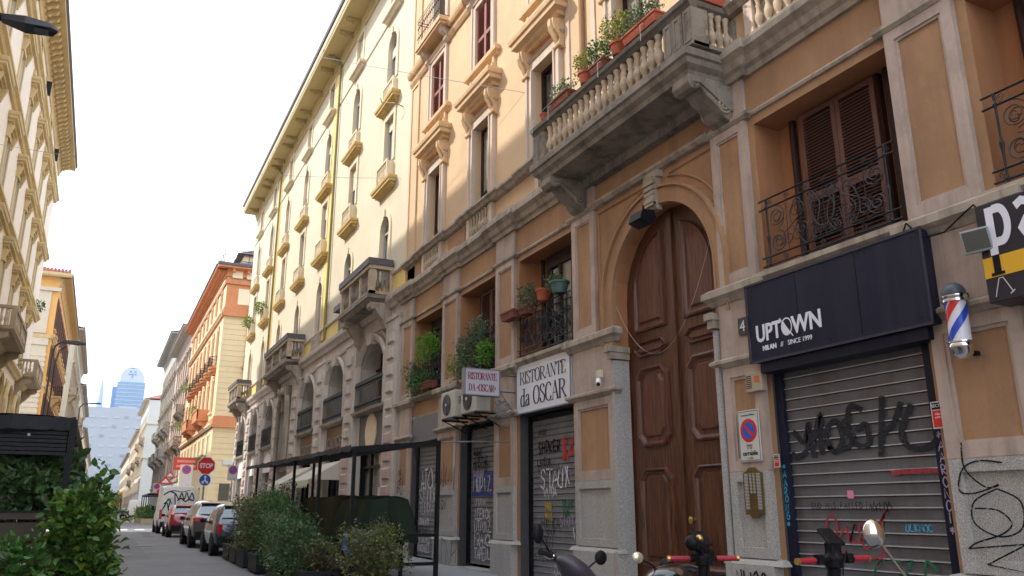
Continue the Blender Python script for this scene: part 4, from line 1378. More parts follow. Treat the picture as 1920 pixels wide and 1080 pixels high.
def gomma(m):                                             # long black marker tag on the right pier
    f = facing_street(5.36, 2.0, 0.108)
    S = [[(0.02, 0.16), (0.02, -0.10), (0.18, -0.28), (0.30, -0.26)], [(0.36, -0.06), (0.16, -0.03), (0.0, -0.10), (-0.06, -0.30), (0.06, -0.34), (0.30, -0.27)],
         [(0.28, -0.30), (0.46, -0.42), (0.44, -0.66), (0.24, -0.74), (0.04, -0.62), (0.06, -0.42), (0.28, -0.30)], [(0.06, -0.48), (0.26, -0.50), (0.36, -0.62), (0.26, -0.72), (0.04, -0.80), (-0.05, -0.86)]]
    e = 0
    for st in S:
        m.ribbon([tuple(p) for p in catmull(st, 7)], 0.016, lambda a, b, e=e: f(a * 1.15, b, e))
        e += 0.0003
    for st in ([(-0.05, -0.86), (0.46, -0.80), (0.48, -0.92)], [(0.46, -0.80), (0.10, -1.0)], [(0.10, -1.0), (0.50, -1.06), (0.06, -1.20), (0.5, -1.25)], [(0.08, -1.18), (0.10, -1.6)], [(0.22, -1.22), (0.20, -1.7), (0.42, -1.3), (0.5, -1.7)]):
        m.ribbon(st, 0.015, lambda a, b, e=e: f(a * 1.15, b, e))
        e += 0.0003
graf(PB, P_BLK, gomma)
onwall(P_BLK, 8.72, 0.52, 0.22, 'NUOS', 0.03, 0.175)
onwall(P_BLK, 22.85, 2.35, 0.28, 'ME', 0.03, 0.11)
onwall(P_BLK, 22.85, 1.95, 0.34, 'FU', 0.03, 0.11)
onwall(P_BRW, 19.65, 2.05, 0.5, 'HKM', 0.05, 0.11, jit=0.2)
onwall(P_BLK, 19.6, 1.5, 0.26, '<OV', 0.03, 0.11)
onwall(P_BLK, 19.7, 0.25, 0.56, 'ATNH', 0.02, 0.17, jit=0.15)
# ================================================================= CREAM AND YELLOW BUILDING
YB = thing('apartment_building', 'tall cream house with arched windows, rusticated arcade and black topped balconies', 'building', (7.8, 0, 0))
A0, A1, AZ = 23.12, 56.4, 21.75
YC = [25.45, 30.15, 34.85, 39.5, 44.2, 49.0, 53.6]
hy, arc = [], []
bays = [(24.5, 27.75), (29.35, 32.35), (34.05, 37.1), (38.95, 41.2), (43.2, 46.3), (47.9, 50.6), (52.3, 55.3)]
for i, (a, b) in enumerate(bays):
    c, hw = (a + b) / 2, (b - a) / 2 - 0.12
    hv = hw - 0.20
    if i == 3:
        hy.append((a, b, 0.0, 3.3, 0.5))
        hy.append((a + 0.15, b - 0.15, 3.9, 7.0, 0.55, 0.9))
    else:
        hy.append((c - hv, c + hv, 4.78, 6.98, 0.6, 0.72))
        hy.append((c - hw, c + hw, 0.0, 4.62, 0.42))
lo = MB()
wall(lo, A0, A1, 0, 7.75, hy)
part(lo, 'arcade_wall', M_GSTONE, YB)
hu = []
for c in YC:
    hu += [(c - 0.5, c + 0.5, 8.95, 11.3, 0.2, 0.5), (c - 0.5, c + 0.5, 13.25, 15.1, 0.2), (c - 0.5, c + 0.5, 16.5, 18.55, 0.2, 0.5), (c - 0.45, c + 0.45, 19.75, 21.15, 0.2)]
up = MB()
wall(up, A0, A1, 7.75, AZ, hu)
core(up, A0, A1, AZ)
part(up, 'upper_wall', M_CREAM, YB)
q = MB()
q.ob(0, 0.012, A0, A1, 8.25, 8.9)
for s in (33.6, 46.9):
    q.ob(0, 0.02, s - 0.25, s + 0.75, 8.9, AZ)
part(q, 'yellow_band', M_YELLOW, YB)
# eave
e = MB()
e.ob(0, 0.92, A0, A1, 21.75, 21.87)
e.mould(A0, A1, [(0, 21.3), (0.05, 21.3), (0.08, 21.5), (0.14, 21.6), (0.15, 21.748), (0, 21.75)])
part(e, 'eave_soffit', M_EAVE, YB)
e = MB()
s = A0 + 1.0
while s < A1 - 0.8:
    e.ob(0.15, 0.72, s, s + 0.22, 21.62, 21.748)
    e.ob(0.15, 0.5, s + 0.03, s + 0.19, 21.52, 21.62)
    s += 2.32 if (int(s * 10) % 2) else 1.1
part(e, 'eave_bracket', M_EAVEDK, YB, kind='stuff')
e = MB()
e.mould(A0, A1, [(0, 21.87), (0.92, 21.87), (0.96, 21.92), (0.96, 22.2), (0.9, 22.2), (0, 22.25)])
part(e, 'eave_fascia', M_YTRIM, YB)
e = MB()
e.mould(A0, A1, [(0.90, 22.2), (1.02, 22.2), (1.05, 22.3), (1.04, 22.42), (0.9, 22.42)])
part(e, 'gutter', M_GUTTER, YB)
e = MB()
e.prism([(-0.9, 22.3), (5.5, 25.5), (12, 22.3)], 'y', A0, A1)
part(e, 'roof', M_TILED, YB)
q = MB()
q.mould(A0, A1, [(0, 7.76), (0.10, 7.77), (0.14, 7.88), (0.24, 7.98), (0.26, 8.12), (0.24, 8.16), (0, 8.22)])
q.mould(A0, A1, [(0, 7.30), (0.05, 7.30), (0.07, 7.38), (0, 7.40)])
q.mould(A0, A1, [(0, 8.88), (0.05, 8.88), (0.09, 8.93), (0.09, 8.98), (0, 9.0)])
part(q, 'arcade_cornice', M_GSTONE, YB)
q = MB()
q.mould(A0, A1, [(0, 19.32), (0.03, 19.32), (0.05, 19.36), (0, 19.4)])
part(q, 'attic_string', M_YTRIM, YB)
for s, z in ((33.18, 8.4), (46.95, 8.4)):
    q = MB()
    q.tube([(-0.95, s, 21.9), (-0.5, s, 21.72), (-0.1, s, 21.3), (-0.09, s, z + 0.5), (-0.09, s, z), (-0.22, s, z - 0.12)], 0.06, 8)
    part(q, 'drainpipe', M_PIPE, YB, smooth=True)
# repeated window pieces, built once
def at0(build):
    m = MB()
    build(m)
    return m
GL = {}
def yb_window_rect():
    f = MB()
    for sg in (-1, 1):
        f.ob(0, 0.05, *sorted((sg * 0.5, sg * 0.70)), 13.25, 15.2)
    f.ob(0, 0.05, -0.7, 0.7, 15.1, 15.34)
    return f.mesh('window', M_YTRIM)
def yb_window_arch(z0, z1):
    f = MB()
    sp = z1 - 0.5
    for sg in (-1, 1):
        f.ob(0, 0.05, *sorted((sg * 0.5, sg * 0.68)), z0, sp)
    n = 12
    for i in range(n):
        t0, t1 = PI * i / n, PI * (i + 1) / n
        P = lambda r_, t: (r_ * math.cos(t), sp + r_ * math.sin(t))
        a, b, c, d = P(0.5, t0), P(0.5, t1), P(0.68, t1), P(0.68, t0)
        f.add([(-0.05, *a), (-0.05, *b), (-0.05, *c), (-0.05, *d), (0, *a), (0, *b), (0, *c), (0, *d)], [(0, 1, 2, 3), (0, 4, 5, 1), (3, 2, 6, 7)])
    f.ob(0.04, 0.1, -0.09, 0.09, sp + 0.48, sp + 0.74)
    return f.mesh('window', M_YTRIM)
wr, wa1, wa2 = yb_window_rect(), yb_window_arch(8.98, 11.3), yb_window_arch(16.5, 18.55)
led = MB()
led.rmould(-0.72, 0.72, [(o * 0.8, z * 0.75) for o, z in HOODP])
ledge_me = led.mesh('ledge', M_YLEDGE)
ledw = MB()
ledw.rmould(-0.64, 0.64, [(0, 0), (0.1, 0.0), (0.16, 0.1), (0.24, 0.14), (0.26, 0.24), (0, 0.26)])
ledge2_me = ledw.mesh('ledge', M_YTRIM)
bal = MB()
bal.ob(0.24, 0.32, -0.62, 0.62, 0.62, 0.70)
bal.ob(0.0, 0.32, -0.62, -0.54, 0.0, 0.62)
bal.ob(0.0, 0.32, 0.54, 0.62, 0.0, 0.62)
bal.ob(0.0, 0.30, -0.6, 0.6, -0.04, 0.04)
balcon_me = bal.mesh('balconet', M_YTRIM)
sb = MB()
for k in range(6):
    sb.lathe([(0.02, 0.02), (0.03, 0.08), (0.055, 0.2), (0.03, 0.36), (0.02, 0.42), (0.045, 0.52), (0.03, 0.6)], (-0.27, -0.42 + k * 0.168, 0.02), 6)
sbal_me = sb.mesh('balusters', M_YTRIM, smooth=True)
def pane_me(z0, z1, arch, m_, d=0.17):
    g = MB()
    if arch:
        pts = [(-0.49, z0), (0.49, z0)] + [(0.49 * math.cos(PI * i / 10), z1 - 0.5 + 0.49 * math.sin(PI * i / 10)) for i in range(11)]
        g.prism(pts, 'x', d, d + 0.01)
    else:
        g.box(d, d + 0.01, -0.49, 0.49, z0, z1)
    return g.mesh('pane', m_)
def wf_me(z0, z1, m_):
    g = MB()
    frame(g, -0.49, 0.49, z0, z1, 0.07, -0.16, -0.10)
    g.ob(-0.16, -0.10, -0.035, 0.035, z0, z1)
    return g.mesh('window_frame', m_)
pr = [pane_me(13.25, 15.1, 0, M_GLASSG), pane_me(13.25, 15.1, 0, M_GLASS)]
pa1 = [pane_me(8.98, 11.3, 1, M_GLASSC), pane_me(8.98, 11.3, 1, M_GLASS)]
pa2 = [pane_me(16.5, 18.55, 1, M_GLASSG), pane_me(16.5, 18.55, 1, M_GLASS)]
pt = [pane_me(19.75, 21.15, 0, M_GLASSG), pane_me(19.75, 21.15, 0, M_GLASS)]
fr_r, fr_a1, fr_a2, fr_t = wf_me(13.25, 15.1, M_FRAMEL), wf_me(8.98, 10.8, M_FRAMEL), wf_me(16.5, 18.05, M_FRAMEL), wf_me(19.75, 21.15, M_FRAMEL)
att = MB()
frame(att, -0.62, 0.62, 19.6, 21.3, 0.16, 0, 0.04)
att_me = att.mesh('window', M_YTRIM)
cons = MB()
for sg in (-1, 1):
    cons.prism([(0, 12.05), (-0.04, 12.05), (-0.12, 12.3), (-0.26, 12.5), (-0.26, 12.56), (0, 12.56)], 'y', sg * 0.5 - 0.07, sg * 0.5 + 0.07)
bl_me = MB().box(0.10, 0.13, -0.42, 0.42, 0, 1.0).mesh('roller_blind', M_YTRIM)
rnb = random.Random(4)
def blind(w, z1):
    if rnb.random() < 0.55:
        h = rnb.choice([0.35, 0.6, 0.9, 1.3])
        inst(bl_me, 'roller_blind', w, (0, 0, z1 - h), scale=(1, 1, h))
random.seed(11)
for i, c in enumerate(YC):
    w = inst(wr, 'window', YB, (0, c, 0))
    inst(pr[i % 3 == 1], 'pane', w)
    inst(fr_r, 'window_frame', w)
    blind(w, 15.03)
    inst(ledge_me, 'ledge', w, (0, 0, 15.36))
    inst(balcon_me, 'balconet', w, (0, 0, 12.54), scale=(0.8, 1, 1))
    inst(sbal_me, 'baluster_row', w, (0.02, 0, 12.54), scale=(0.8, 1, 1))
    inst(ledge_me, 'ledge', w, (0, 0, 12.14))
    w = inst(wa1, 'window', YB, (0, c, 0))
    inst(pa1[i % 2], 'pane', w)
    inst(fr_a1, 'window_frame', w)
    blind(w, 10.8)
    w = inst(wa2, 'window', YB, (0, c, 0))
    inst(pa2[(i + 1) % 3 == 0], 'pane', w)
    inst(fr_a2, 'window_frame', w)
    blind(w, 18.05)
    inst(balcon_me, 'balconet', w, (0, 0, 15.76), scale=(0.5, 1, 1))
    inst(sbal_me, 'baluster_row', w, (0.0, 0, 15.76), scale=(0.45, 1, 1))
    inst(ledge2_me, 'ledge', w, (0, 0, 19.28))
    w = inst(att_me, 'window', YB, (0, c, 0))
    inst(pt[i % 2], 'pane', w)
    inst(fr_t, 'window_frame', w)
    blind(w, 21.1)
# balconies
def yb_balcony(a, b, label):
    s = MB()
    s.rmould(a + 0.85, b - 0.85, [(0, 7.95), (0.7, 7.95), (0.76, 8.02), (0.80, 8.06), (0.85, 8.08), (0.85, 8.2), (0, 8.22)])
    s.quad((0, a + 0.1, 7.951), (-0.7, a + 0.1, 7.951), (-0.7, b - 0.1, 7.951), (0, b - 0.1, 7.951))
    s.quad((0, a, 8.215), (-0.85, a, 8.215), (-0.85, b, 8.215), (0, b, 8.215))
    B = part(s, 'balcony', M_BALC, YB)
    p = MB()
    p.ob(0, 0.80, a + 0.02, a + 0.16, 8.22, 8.32)
    for (y0, y1) in ((a + 0.02, a + 0.22), (b - 0.22, b - 0.02)):
        p.ob(0.60, 0.80, y0, y1, 8.22, 9.05)
        p.ob(0.0, 0.12, y0, y1, 8.22, 9.05)
    p.ob(0.60, 0.80, a + 0.2, b - 0.2, 8.22, 8.30)
    n = 3
    for k in range(1, n):
        c = a + (b - a) * k / n
        p.ob(0.62, 0.79, c - 0.09, c + 0.09, 8.30, 9.05)
    p.ob(0.57, 0.84, a - 0.01, b + 0.01, 9.05, 9.17)
    p.ob(0, 0.57, a - 0.01, a + 0.25, 9.05, 9.17)
    p.ob(0, 0.57, b - 0.25, b + 0.01, 9.05, 9.17)
    part(p, 'parapet', M_BALUST, B)
    m = int((b - a - 0.5) / 0.19)
    for k in range(m):
        inst(bal_med, 'baluster', B, (-0.70, a + 0.25 + (b - a - 0.5) * (k + 0.5) / m, 8.28), scale=(1.05, 1.05, 1.28))
    for k in range(3):
        inst(bal_med, 'baluster', B, (-0.2 - k * 0.15, a + 0.12, 8.3), scale=(1.0, 1.0, 1.25))
        inst(bal_med, 'baluster', B, (-0.2 - k * 0.15, b - 0.12, 8.3), scale=(1.0, 1.0, 1.25))
    t = MB()
    t.ob(0.60, 0.88, a - 0.04, b + 0.04, 9.175, 9.40)
    t.ob(0.04, 0.60, a - 0.04, a + 0.2, 9.175, 9.40)
    part(t, 'planter_box', M_GUTTER, B, label='black planter box along the parapet')
    for s_ in (a + 0.08, b - 0.46):
        k = MB()
        k.prism([(0, 7.95), (-0.72, 7.95), (-0.74, 7.8), (-0.66, 7.72), (-0.55, 7.74), (-0.42, 7.55), (-0.28, 7.4), (-0.2, 7.15), (-0.08, 7.05), (0, 6.9)], 'y', s_, s_ + 0.38)
        k.tube([(p_.x, s_ - 0.01, p_.y) for p_ in spiral(-0.55, 7.82, 0.09, 1.5, 0, 1, 16)], 0.016, 4)
        part(k, 'bracket', M_STONE, B)
yb_balcony(24.3, 27.95, None)
yb_balcony(37.2, 43.0, None)
yb_balcony(52.4, 56.3, None)
q = MB()
for s in (31.0, 29.6, 48.6):
    pass
for c in (30.15, 34.85, 49.0):
    q.ob(0.0, 0.12, c - 0.7, c - 0.58, 8.25, 8.9)
    q.ob(0.0, 0.12, c + 0.58, c + 0.7, 8.25, 8.9)
    for k in range(6):
        q.lathe([(0.03, 0), (0.055, 0.15), (0.03, 0.3), (0.05, 0.5), (0.03, 0.6)], (-0.06, c - 0.45 + k * 0.18, 8.26), 6)
part(q, 'parapet_panel', M_STONE, YB)
tr = MB().box(-0.34, -0.06, 29.5, 30.8, 9.0, 9.22)
tag(part(tr, 'planter_trough', M_GUTTER, None, (7.8, 0, 0)), 'small black window trough right of the drainpipe on the cream house', 'planter')
# arcade pillars: cushion blocks laid in courses
blk = MB()
blk.prism([(-0.20, 0.0), (-0.27, 0.05), (-0.27, 0.30), (-0.20, 0.35), (0, 0.35), (0, 0)], 'y', 0, 1)
def pillar(a, b, face=0.14):
    p = MB()
    p.ob(0, face, a, b, 0.75, 7.3)
    p.ob(0, face + 0.08, a - 0.04, b + 0.04, 0.1, 0.75)
    p.ob(0, face + 0.04, a - 0.02, b + 0.02, 7.3, 7.42)
    return p
pil = [(23.22, 24.44), (27.9, 29.25), (32.45, 33.95), (37.25, 38.85), (41.25, 43.1), (46.4, 47.85), (50.7, 52.2), (55.4, 56.35)]
pm = MB()
for a, b in pil:
    pm.v += []
    x = pillar(a, b)
    pm.add(x.v, x.f)
part(pm, 'pillar', M_GSTONE, YB)
for (a, b) in pil:
    w_ = (b - a) * 0.52
    c = (a + b) / 2
    z = 0.82
    k = 0
    me = MB()
    hw = w_ / 2
    me.add([(-0.14, -hw, 0), (-0.14, hw, 0), (-0.14, hw, 0.36), (-0.14, -hw, 0.36), (-0.21, -hw + 0.05, 0.05), (-0.21, hw - 0.05, 0.05), (-0.21, hw - 0.05, 0.31), (-0.21, -hw + 0.05, 0.31)],
           [(4, 5, 6, 7), (0, 1, 5, 4), (1, 2, 6, 5), (2, 3, 7, 6), (3, 0, 4, 7)])
    ms_, mr_ = me.mesh('stone_block', M_GSTONE), me.mesh('stone_block', M_ROSE)
    while z < 7.0:
        inst(mr_ if z < 3.6 else ms_, 'stone_block', YB, (-random.uniform(0, 0.01), c, z))
        z += 0.52
# bay infill: arched windows with railings, fascia boards, shopfronts
M_SHOPB = mat('brown shop fascia', (0.15, 0.055, 0.018), 0.5, var=0.25, scale=5)
M_SHOPW = mat('pale shop fascia', (0.55, 0.53, 0.52), 0.5, var=0.1)
M_SHOPG = mat('dark grey shop fascia', (0.11, 0.10, 0.095), 0.6, var=0.2)
M_AMB = mat('amber curtain', (0.30, 0.17, 0.06), 0.6, var=0.5, scale=4)
for i, (a, b) in enumerate(bays):
    c, hw = (a + b) / 2, (b - a) / 2 - 0.12
    if i == 3:
        d = MB().box(0.42, 0.5, a, b, 0.1, 3.3)
        dd = part(d, 'entrance_door', M_WOODL, YB, label='tall orange wooden entrance door')
        for s in (a + 0.15, c + 0.1):
            for z in (0.4, 1.8):
                q = MB()
                frame(q, s, s + (b - a) / 2 - 0.28, z, z + 1.2, 0.08, -0.42, -0.37)
                part(q, 'door_panel', M_WOODL, dd)
        f = MB()
        for t in range(10):
            z0 = 6.3 + 0.05 * t
        n = 16
        R1 = (b - a) / 2 + 0.05
        for r0, o0 in ((R1, 0.22), (R1 - 0.14, 0.30)):
            pts = [(-o0, c - (r0) * math.cos(PI * k / n), 6.05 + 1.15 * math.sin(PI * k / n)) for k in range(n + 1)]
            f.tube([(-o0, c - r0, 3.6)] + pts + [(-o0, c + r0, 3.6)], 0.09, 6)
        for sg in (-1, 1):
            f.prism([(0, 7.3), (-0.45, 7.3), (-0.35, 6.9), (-0.22, 6.6), (-0.2, 6.2), (0, 6.1)], 'y', c + sg * 0.75 - 0.2, c + sg * 0.75 + 0.2)
            f.sphere((-0.34, c + sg * 0.45, 7.05), 0.2, 8, 5)
        f.ob(0, 0.38, a - 0.1, b + 0.1, 3.5, 3.66)
        part(f, 'portal_carving', M_STONE, YB)
        part(MB().box(0.5, 0.52, a, b, 3.3, 7.1), 'pane', M_GLASS, YB)
        continue
    w = MB()
    for r_, o_, z_ in ((hw - 0.12, 0.06, -0.08), (hw + 0.02, 0.09, 0), (hw + 0.14, 0.12, 0.06)):
        ap = arch_pts(c - r_, c + r_, 6.38, 0.78 + z_)
        w.tube([(-o_, c - r_, 4.8)] + [(-o_, *p) for p in ap] + [(-o_, c + r_, 4.8)], 0.06, 5)
    w.prism([(c - 0.22, 6.9), (c + 0.22, 6.9), (c + 0.3, 7.3), (c - 0.3, 7.3)], 'x', -0.22, 0)
    W = part(w, 'arched_window', M_GSTONE, YB)
    g = MB()
    n2 = 4 if i < 3 else 3
    fr = MB()
    for k in range(n2 + 1):
        s = c - hw + 2 * hw * k / n2
        fr.ob(-0.56, -0.48, s - 0.04, s + 0.04, 4.78, 7.05)
    fr.ob(-0.56, -0.48, c - hw, c + hw, 6.2, 6.28)
    part(fr, 'window_frame', M_FRAMED, W)
    for k in range(n2):
        s = c - hw + 2 * hw * k / n2
        p = MB().box(0.57, 0.58, s + 0.04, s + 2 * hw / n2 - 0.04, 4.78, 7.1)
        part(p, 'pane', (M_AMB if i == 0 and k in (1, 3) else M_GLASSC if (k + i) % 3 else M_GLASS), W)
    sl_ = MB()
    sl_.rmould(c - hw - 0.1, c + hw + 0.1, [(0, 4.60), (0.1, 4.62), (0.2, 4.68), (0.22, 4.76), (0, 4.78)])
    part(sl_, 'window_sill', M_STONE, W)
    r_ = MB()
    for z in (4.86, 5.55, 5.76):
        r_.tube([(-0.16, c - hw, z), (-0.16, c + hw, z)], 0.016, 4)
    nb = int(2 * hw / 0.13)
    for k in range(nb + 1):
        s = c - hw + 2 * hw * k / nb
        r_.tube([(-0.16, s, 4.80), (-0.16, s, 5.76)], 0.009, 4, cap=False)
        r_.lathe([(0.01, 5.58), (0.04, 5.65), (0.01, 5.74)], (-0.16, s, 0), 5)
        r_.lathe([(0.01, 4.88), (0.035, 4.95), (0.01, 5.02)], (-0.16, s, 0), 5)
    part(r_, 'railing', M_IRON, W)
    # fascia and shop
    fm = (M_SHOPG, M_SHOPB, M_SHOPB, None, M_SHOPW, M_SHOPW, M_SHOPW)[i]
    top = MB().box(0.05, 0.12, c - hw, c + hw, 3.42 if i else 3.35, 4.6)
    F = part(top, 'shop_fascia', fm, YB, label=('dark fascia with a big pale disc' if i == 0 else 'brown fascia with worn metal letters') if i < 3 else None)
    if i == 0:
        dsk = MB().lathe([(0.62, -0.0), (0.62, 0.03)], (0.02, c + 0.1, 4.0), 36, 'x')
        for v_i in range(len(dsk.v)):
            pass
        part(dsk, 'disc', mat('ivory disc', (0.70, 0.58, 0.38), 0.5, var=0.12), F)
    elif i in (1, 2):
        t = text_mb('CUDIOE', 0.62, lambda u, v, d=0.0, c=c: (0.02 - d, c - u, 3.78 + v), 0.95, ext=0.03)
        part(t, 'lettering', mat('tarnished letters', (0.24, 0.20, 0.18), 0.4, metal=0.4), F)
    else:
        q = MB()
        pts = arch_pts(c - hw * 0.9, c + hw * 0.9, 3.5, 0.95)
        q.prism([(c - hw * 0.9, 3.45)] + pts + [(c + hw * 0.9, 3.45)], 'x', 0.02, 0.05)
        part(q, 'arched_panel', M_WHITE, F)
    sh = MB()
    for s in (c - hw, c - 0.62, c + 0.55, c + hw - 0.09):
        sh.box(0.22, 0.32, s, s + 0.09, 0.1, 3.4)
    sh.box(0.22, 0.32, c - hw, c + hw, 2.85, 2.93)
    sh.box(0.2, 0.34, c - hw, c + hw, 0.0, 0.45)
    S = part(sh, 'shopfront', M_BLACK if i < 3 else M_FRAMEL, YB)
    part(MB().box(0.36, 0.37, c - hw, c + hw, 0.45, 3.42), 'pane', M_GLASSC if i in (0, 5) else M_GLASS, S)
    if i == 0:
        for s, z in ((c - 0.35, 1.1), (c + 0.15, 1.1), (c - 0.1, 1.75)):
            part(MB().box(0.345, 0.355, s - 0.16, s + 0.16, z, z + 0.48), 'poster', M_GREYW, S)
for i, (z0, z1) in enumerate(((2.0, 3.0),)):
    # scalloped awnings over the restaurant terrace
    for a, b in ((29.3, 32.4), (33.9, 37.0)):
        aw = MB()
        aw.quad((-0.05, a, 3.25), (-0.05, b, 3.25), (-1.25, b, 2.55), (-1.25, a, 2.55))
        aw.add([(-0.05, a, 3.25), (-1.25, a, 2.55), (-0.05, a, 2.55)], [(0, 1, 2)])
        aw.add([(-0.05, b, 3.25), (-1.25, b, 2.55), (-0.05, b, 2.55)], [(0, 1, 2)])
        n = 12
        for k in range(n):
            s0_, s1_ = a + (b - a) * k / n, a + (b - a) * (k + 1) / n
            m_ = (s0_ + s1_) / 2
            aw.add([(-1.25, s0_, 2.55), (-1.25, s1_, 2.55), (-1.26, s1_, 2.38), (-1.27, (m_ + s1_) / 2, 2.30), (-1.27, m_, 2.27), (-1.27, (m_ + s0_) / 2, 2.30), (-1.26, s0_, 2.38)], [tuple(range(7))])
        part(aw, 'awning', mat('cream awning cloth', (0.72, 0.66, 0.56), 0.9, var=0.08, trans=0.3), YB, label='cream awning with scalloped edge')
# green window planting high on the far bays
def foliage(mb, c, rad, n, size, shell=0.5, droop=0.0, seed=None, flat=0.0, minz=None, fold=0.25):
    rnd = random.Random(seed if seed is not None else n)
    cx, cy, cz = c
    for _ in range(n):
        while True:
            x, y, z = rnd.uniform(-1, 1), rnd.uniform(-1, 1), rnd.uniform(-1, 1)
            d = math.sqrt(x * x + y * y + z * z)
            if 0.02 < d <= 1:
                break
        k = (d ** (1 - shell)) / d
        bump = 1 + 0.30 * math.sin(x * 5 + cx * 3) * math.cos(y * 6.3 + cy) + 0.20 * math.sin(z * 6 + cz + x * 3)
        if rnd.random() < 0.08:
            bump *= 1.22
        x, y, z = x * k * bump, y * k * bump, z * k * bump
        p = Vector((cx + x * rad[0], cy + y * rad[1], cz + z * rad[2]))
        if minz is not None and p.z < minz:
            p.z = minz + rnd.uniform(0, 0.1)
        out = Vector((x, y, z + 0.25)).normalized()
        d1 = (out * 0.6 + Vector((rnd.uniform(-1, 1), rnd.uniform(-1, 1), rnd.uniform(-0.9, 0.9) - droop))).normalized()
        nn = d1.cross(Vector((rnd.uniform(-1, 1), rnd.uniform(-1, 1), rnd.uniform(-1, 1)))).normalized()
        L = size * rnd.uniform(0.45, 1.35)
        w = L * 0.30
        up_ = d1.cross(nn) * (L * fold * 0.4)
        a, t = p, p + d1 * L
        m1_ = p + d1 * L * 0.35
        m2_ = p + d1 * L * 0.72
        if size > 0.07:
            mb.add([tuple(a), tuple(m1_ + nn * w + up_), tuple(m2_ + nn * w * 0.75 + up_), tuple(t), tuple(m2_ - nn * w * 0.75 + up_), tuple(m1_ - nn * w + up_), tuple(m1_), tuple(m2_)],
                   [(0, 1, 6), (1, 2, 7, 6), (2, 3, 7), (0, 6, 5), (6, 7, 4, 5), (7, 3, 4)])
        else:
            mb.add([tuple(a), tuple(m1_ + nn * w + up_), tuple(t), tuple(m1_ - nn * w + up_)], [(0, 1, 2), (0, 2, 3)])
    return mb
def branches(mb, c, rad, n, base, r=0.01, seed=1):
    rnd = random.Random(seed)
    for _ in range(n):
        t = Vector((rnd.uniform(-1, 1) * rad[0], rnd.uniform(-1, 1) * rad[1], rnd.uniform(-0.3, 0.8) * rad[2])) + Vector(c)
        b = Vector(base) + Vector((rnd.uniform(-0.3, 0.3) * rad[0], rnd.uniform(-0.3, 0.3) * rad[1], 0))
        m_ = (b + t) / 2 + Vector((rnd.uniform(-0.1, 0.1), rnd.uniform(-0.1, 0.1), 0.05))
        mb.tube([b, m_, t], r, 4, r1=r * 0.4)
    return mb
def plant(name, label, c, rad, n, size, lm, base=None, cat='plant', group=None, shell=0.35, droop=0.0, nb=10, pot=None, extra=()):
    base = base or (c[0], c[1], c[2] - rad[2])
    T = thing(name, label, cat, base, group=group or {'bush': 'bushes in the terrace planters', 'potted_shrub': 'potted plants on the balcony railings', 'balcony_plant': 'plants on far balconies and sills'}.get(name))
    mb = foliage(MB(), Vector(c) - Vector(base), rad, n, size, shell, droop, seed=int(abs(c[1] * 97 + c[0] * 31)) + n)
    for (cc, rr, nn) in extra:
        foliage(mb, Vector(cc) - Vector(base), rr, nn, size, shell, droop, seed=int(abs(cc[1] * 97)) + nn)
    part(mb, 'foliage', lm, T, kind='stuff')
    bm_ = branches(MB(), Vector(c) - Vector(base), rad, nb, (0, 0, 0), 0.012 if rad[2] > 0.3 else 0.005, seed=n)
    part(bm_, 'branch', M_BARK, T, kind='stuff')
    if pot:
        pot(T)
    return T
for (s, z, l) in ((49.0, 13.3, 'bright green plant on the second farthest balconet of the cream house'), (53.6, 13.4, 'bright green plant on the balconet of the farthest window column of the cream house')):
    plant('balcony_plant', l, (7.45, s, z), (0.3, 0.55, 0.36), 500, 0.10, M_LEAFY, nb=4)

# ================================================================= MEZZANINE PLANTS AND POTS (peach house)
def pot_at(x, y, z, r, h, m_=None, name='flower_pot'):
    def f(T):
        q = MB()
        bx, by, bz = T.location
        q.lathe([(r * 0.7, 0), (r * 0.95, h * 0.8), (r * 1.08, h * 0.82), (r * 1.08, h), (r * 0.9, h), (r * 0.85, h * 0.85)], (x - bx, y - by, z - bz), 14)
        part(q, 'pot', m_ or M_TERRAC, T, smooth=True)
    return f
def trough(x0, x1, y0, y1, z, h, m_=None):
    def f(T):
        bx, by, bz = T.location
        q = MB()
        x0_, x1_, y0_, y1_, z_ = x0 - bx, x1 - bx, y0 - by, y1 - by, z - bz
        q.add([(x0_ + .03, y0_ + .03, z_), (x1_ - .03, y0_ + .03, z_), (x1_ - .03, y1_ - .03, z_), (x0_ + .03, y1_ - .03, z_), (x0_, y0_, z_ + h), (x1_, y0_, z_ + h), (x1_, y1_, z_ + h), (x0_, y1_, z_ + h)],
              [(0, 3, 2, 1), (0, 1, 5, 4), (1, 2, 6, 5), (2, 3, 7, 6), (3, 0, 4, 7)])
        q.box(x0_ - .01, x1_ + .01, y0_ - .01, y1_ + .01, z_ + h - 0.035, z_ + h)
        part(q, 'trough', m_ or M_TERRAD, T)
    return f
# terracotta pots and shrubs along the long balcony
bx_ = 7.8 - 0.84
plant('potted_shrub', 'grey green shrub in a long trough at the far end of the stone balcony rail', (bx_, 11.85, 9.14), (0.15, 0.36, 0.17), 700, 0.045, M_LEAFG, (bx_, 11.85, 8.86), pot=trough(bx_ - 0.1, bx_ + 0.1, 11.5, 12.2, 8.865, 0.16), nb=16)
plant('potted_shrub', 'small yellow green shrub in a round red pot on the stone balcony rail', (bx_, 11.0, 9.30), (0.19, 0.22, 0.19), 600, 0.05, M_LEAFO, (bx_, 11.0, 8.86), pot=pot_at(bx_, 11.0, 8.865, 0.14, 0.22), nb=18)
plant('potted_shrub', 'darker green shrub in a trough between the two round red pots on the balcony rail', (bx_, 10.52, 9.27), (0.2, 0.24, 0.2), 700, 0.05, M_LEAFM, (bx_, 10.5, 8.86), pot=trough(bx_ - 0.1, bx_ + 0.1, 10.3, 10.75, 8.865, 0.16), nb=14)
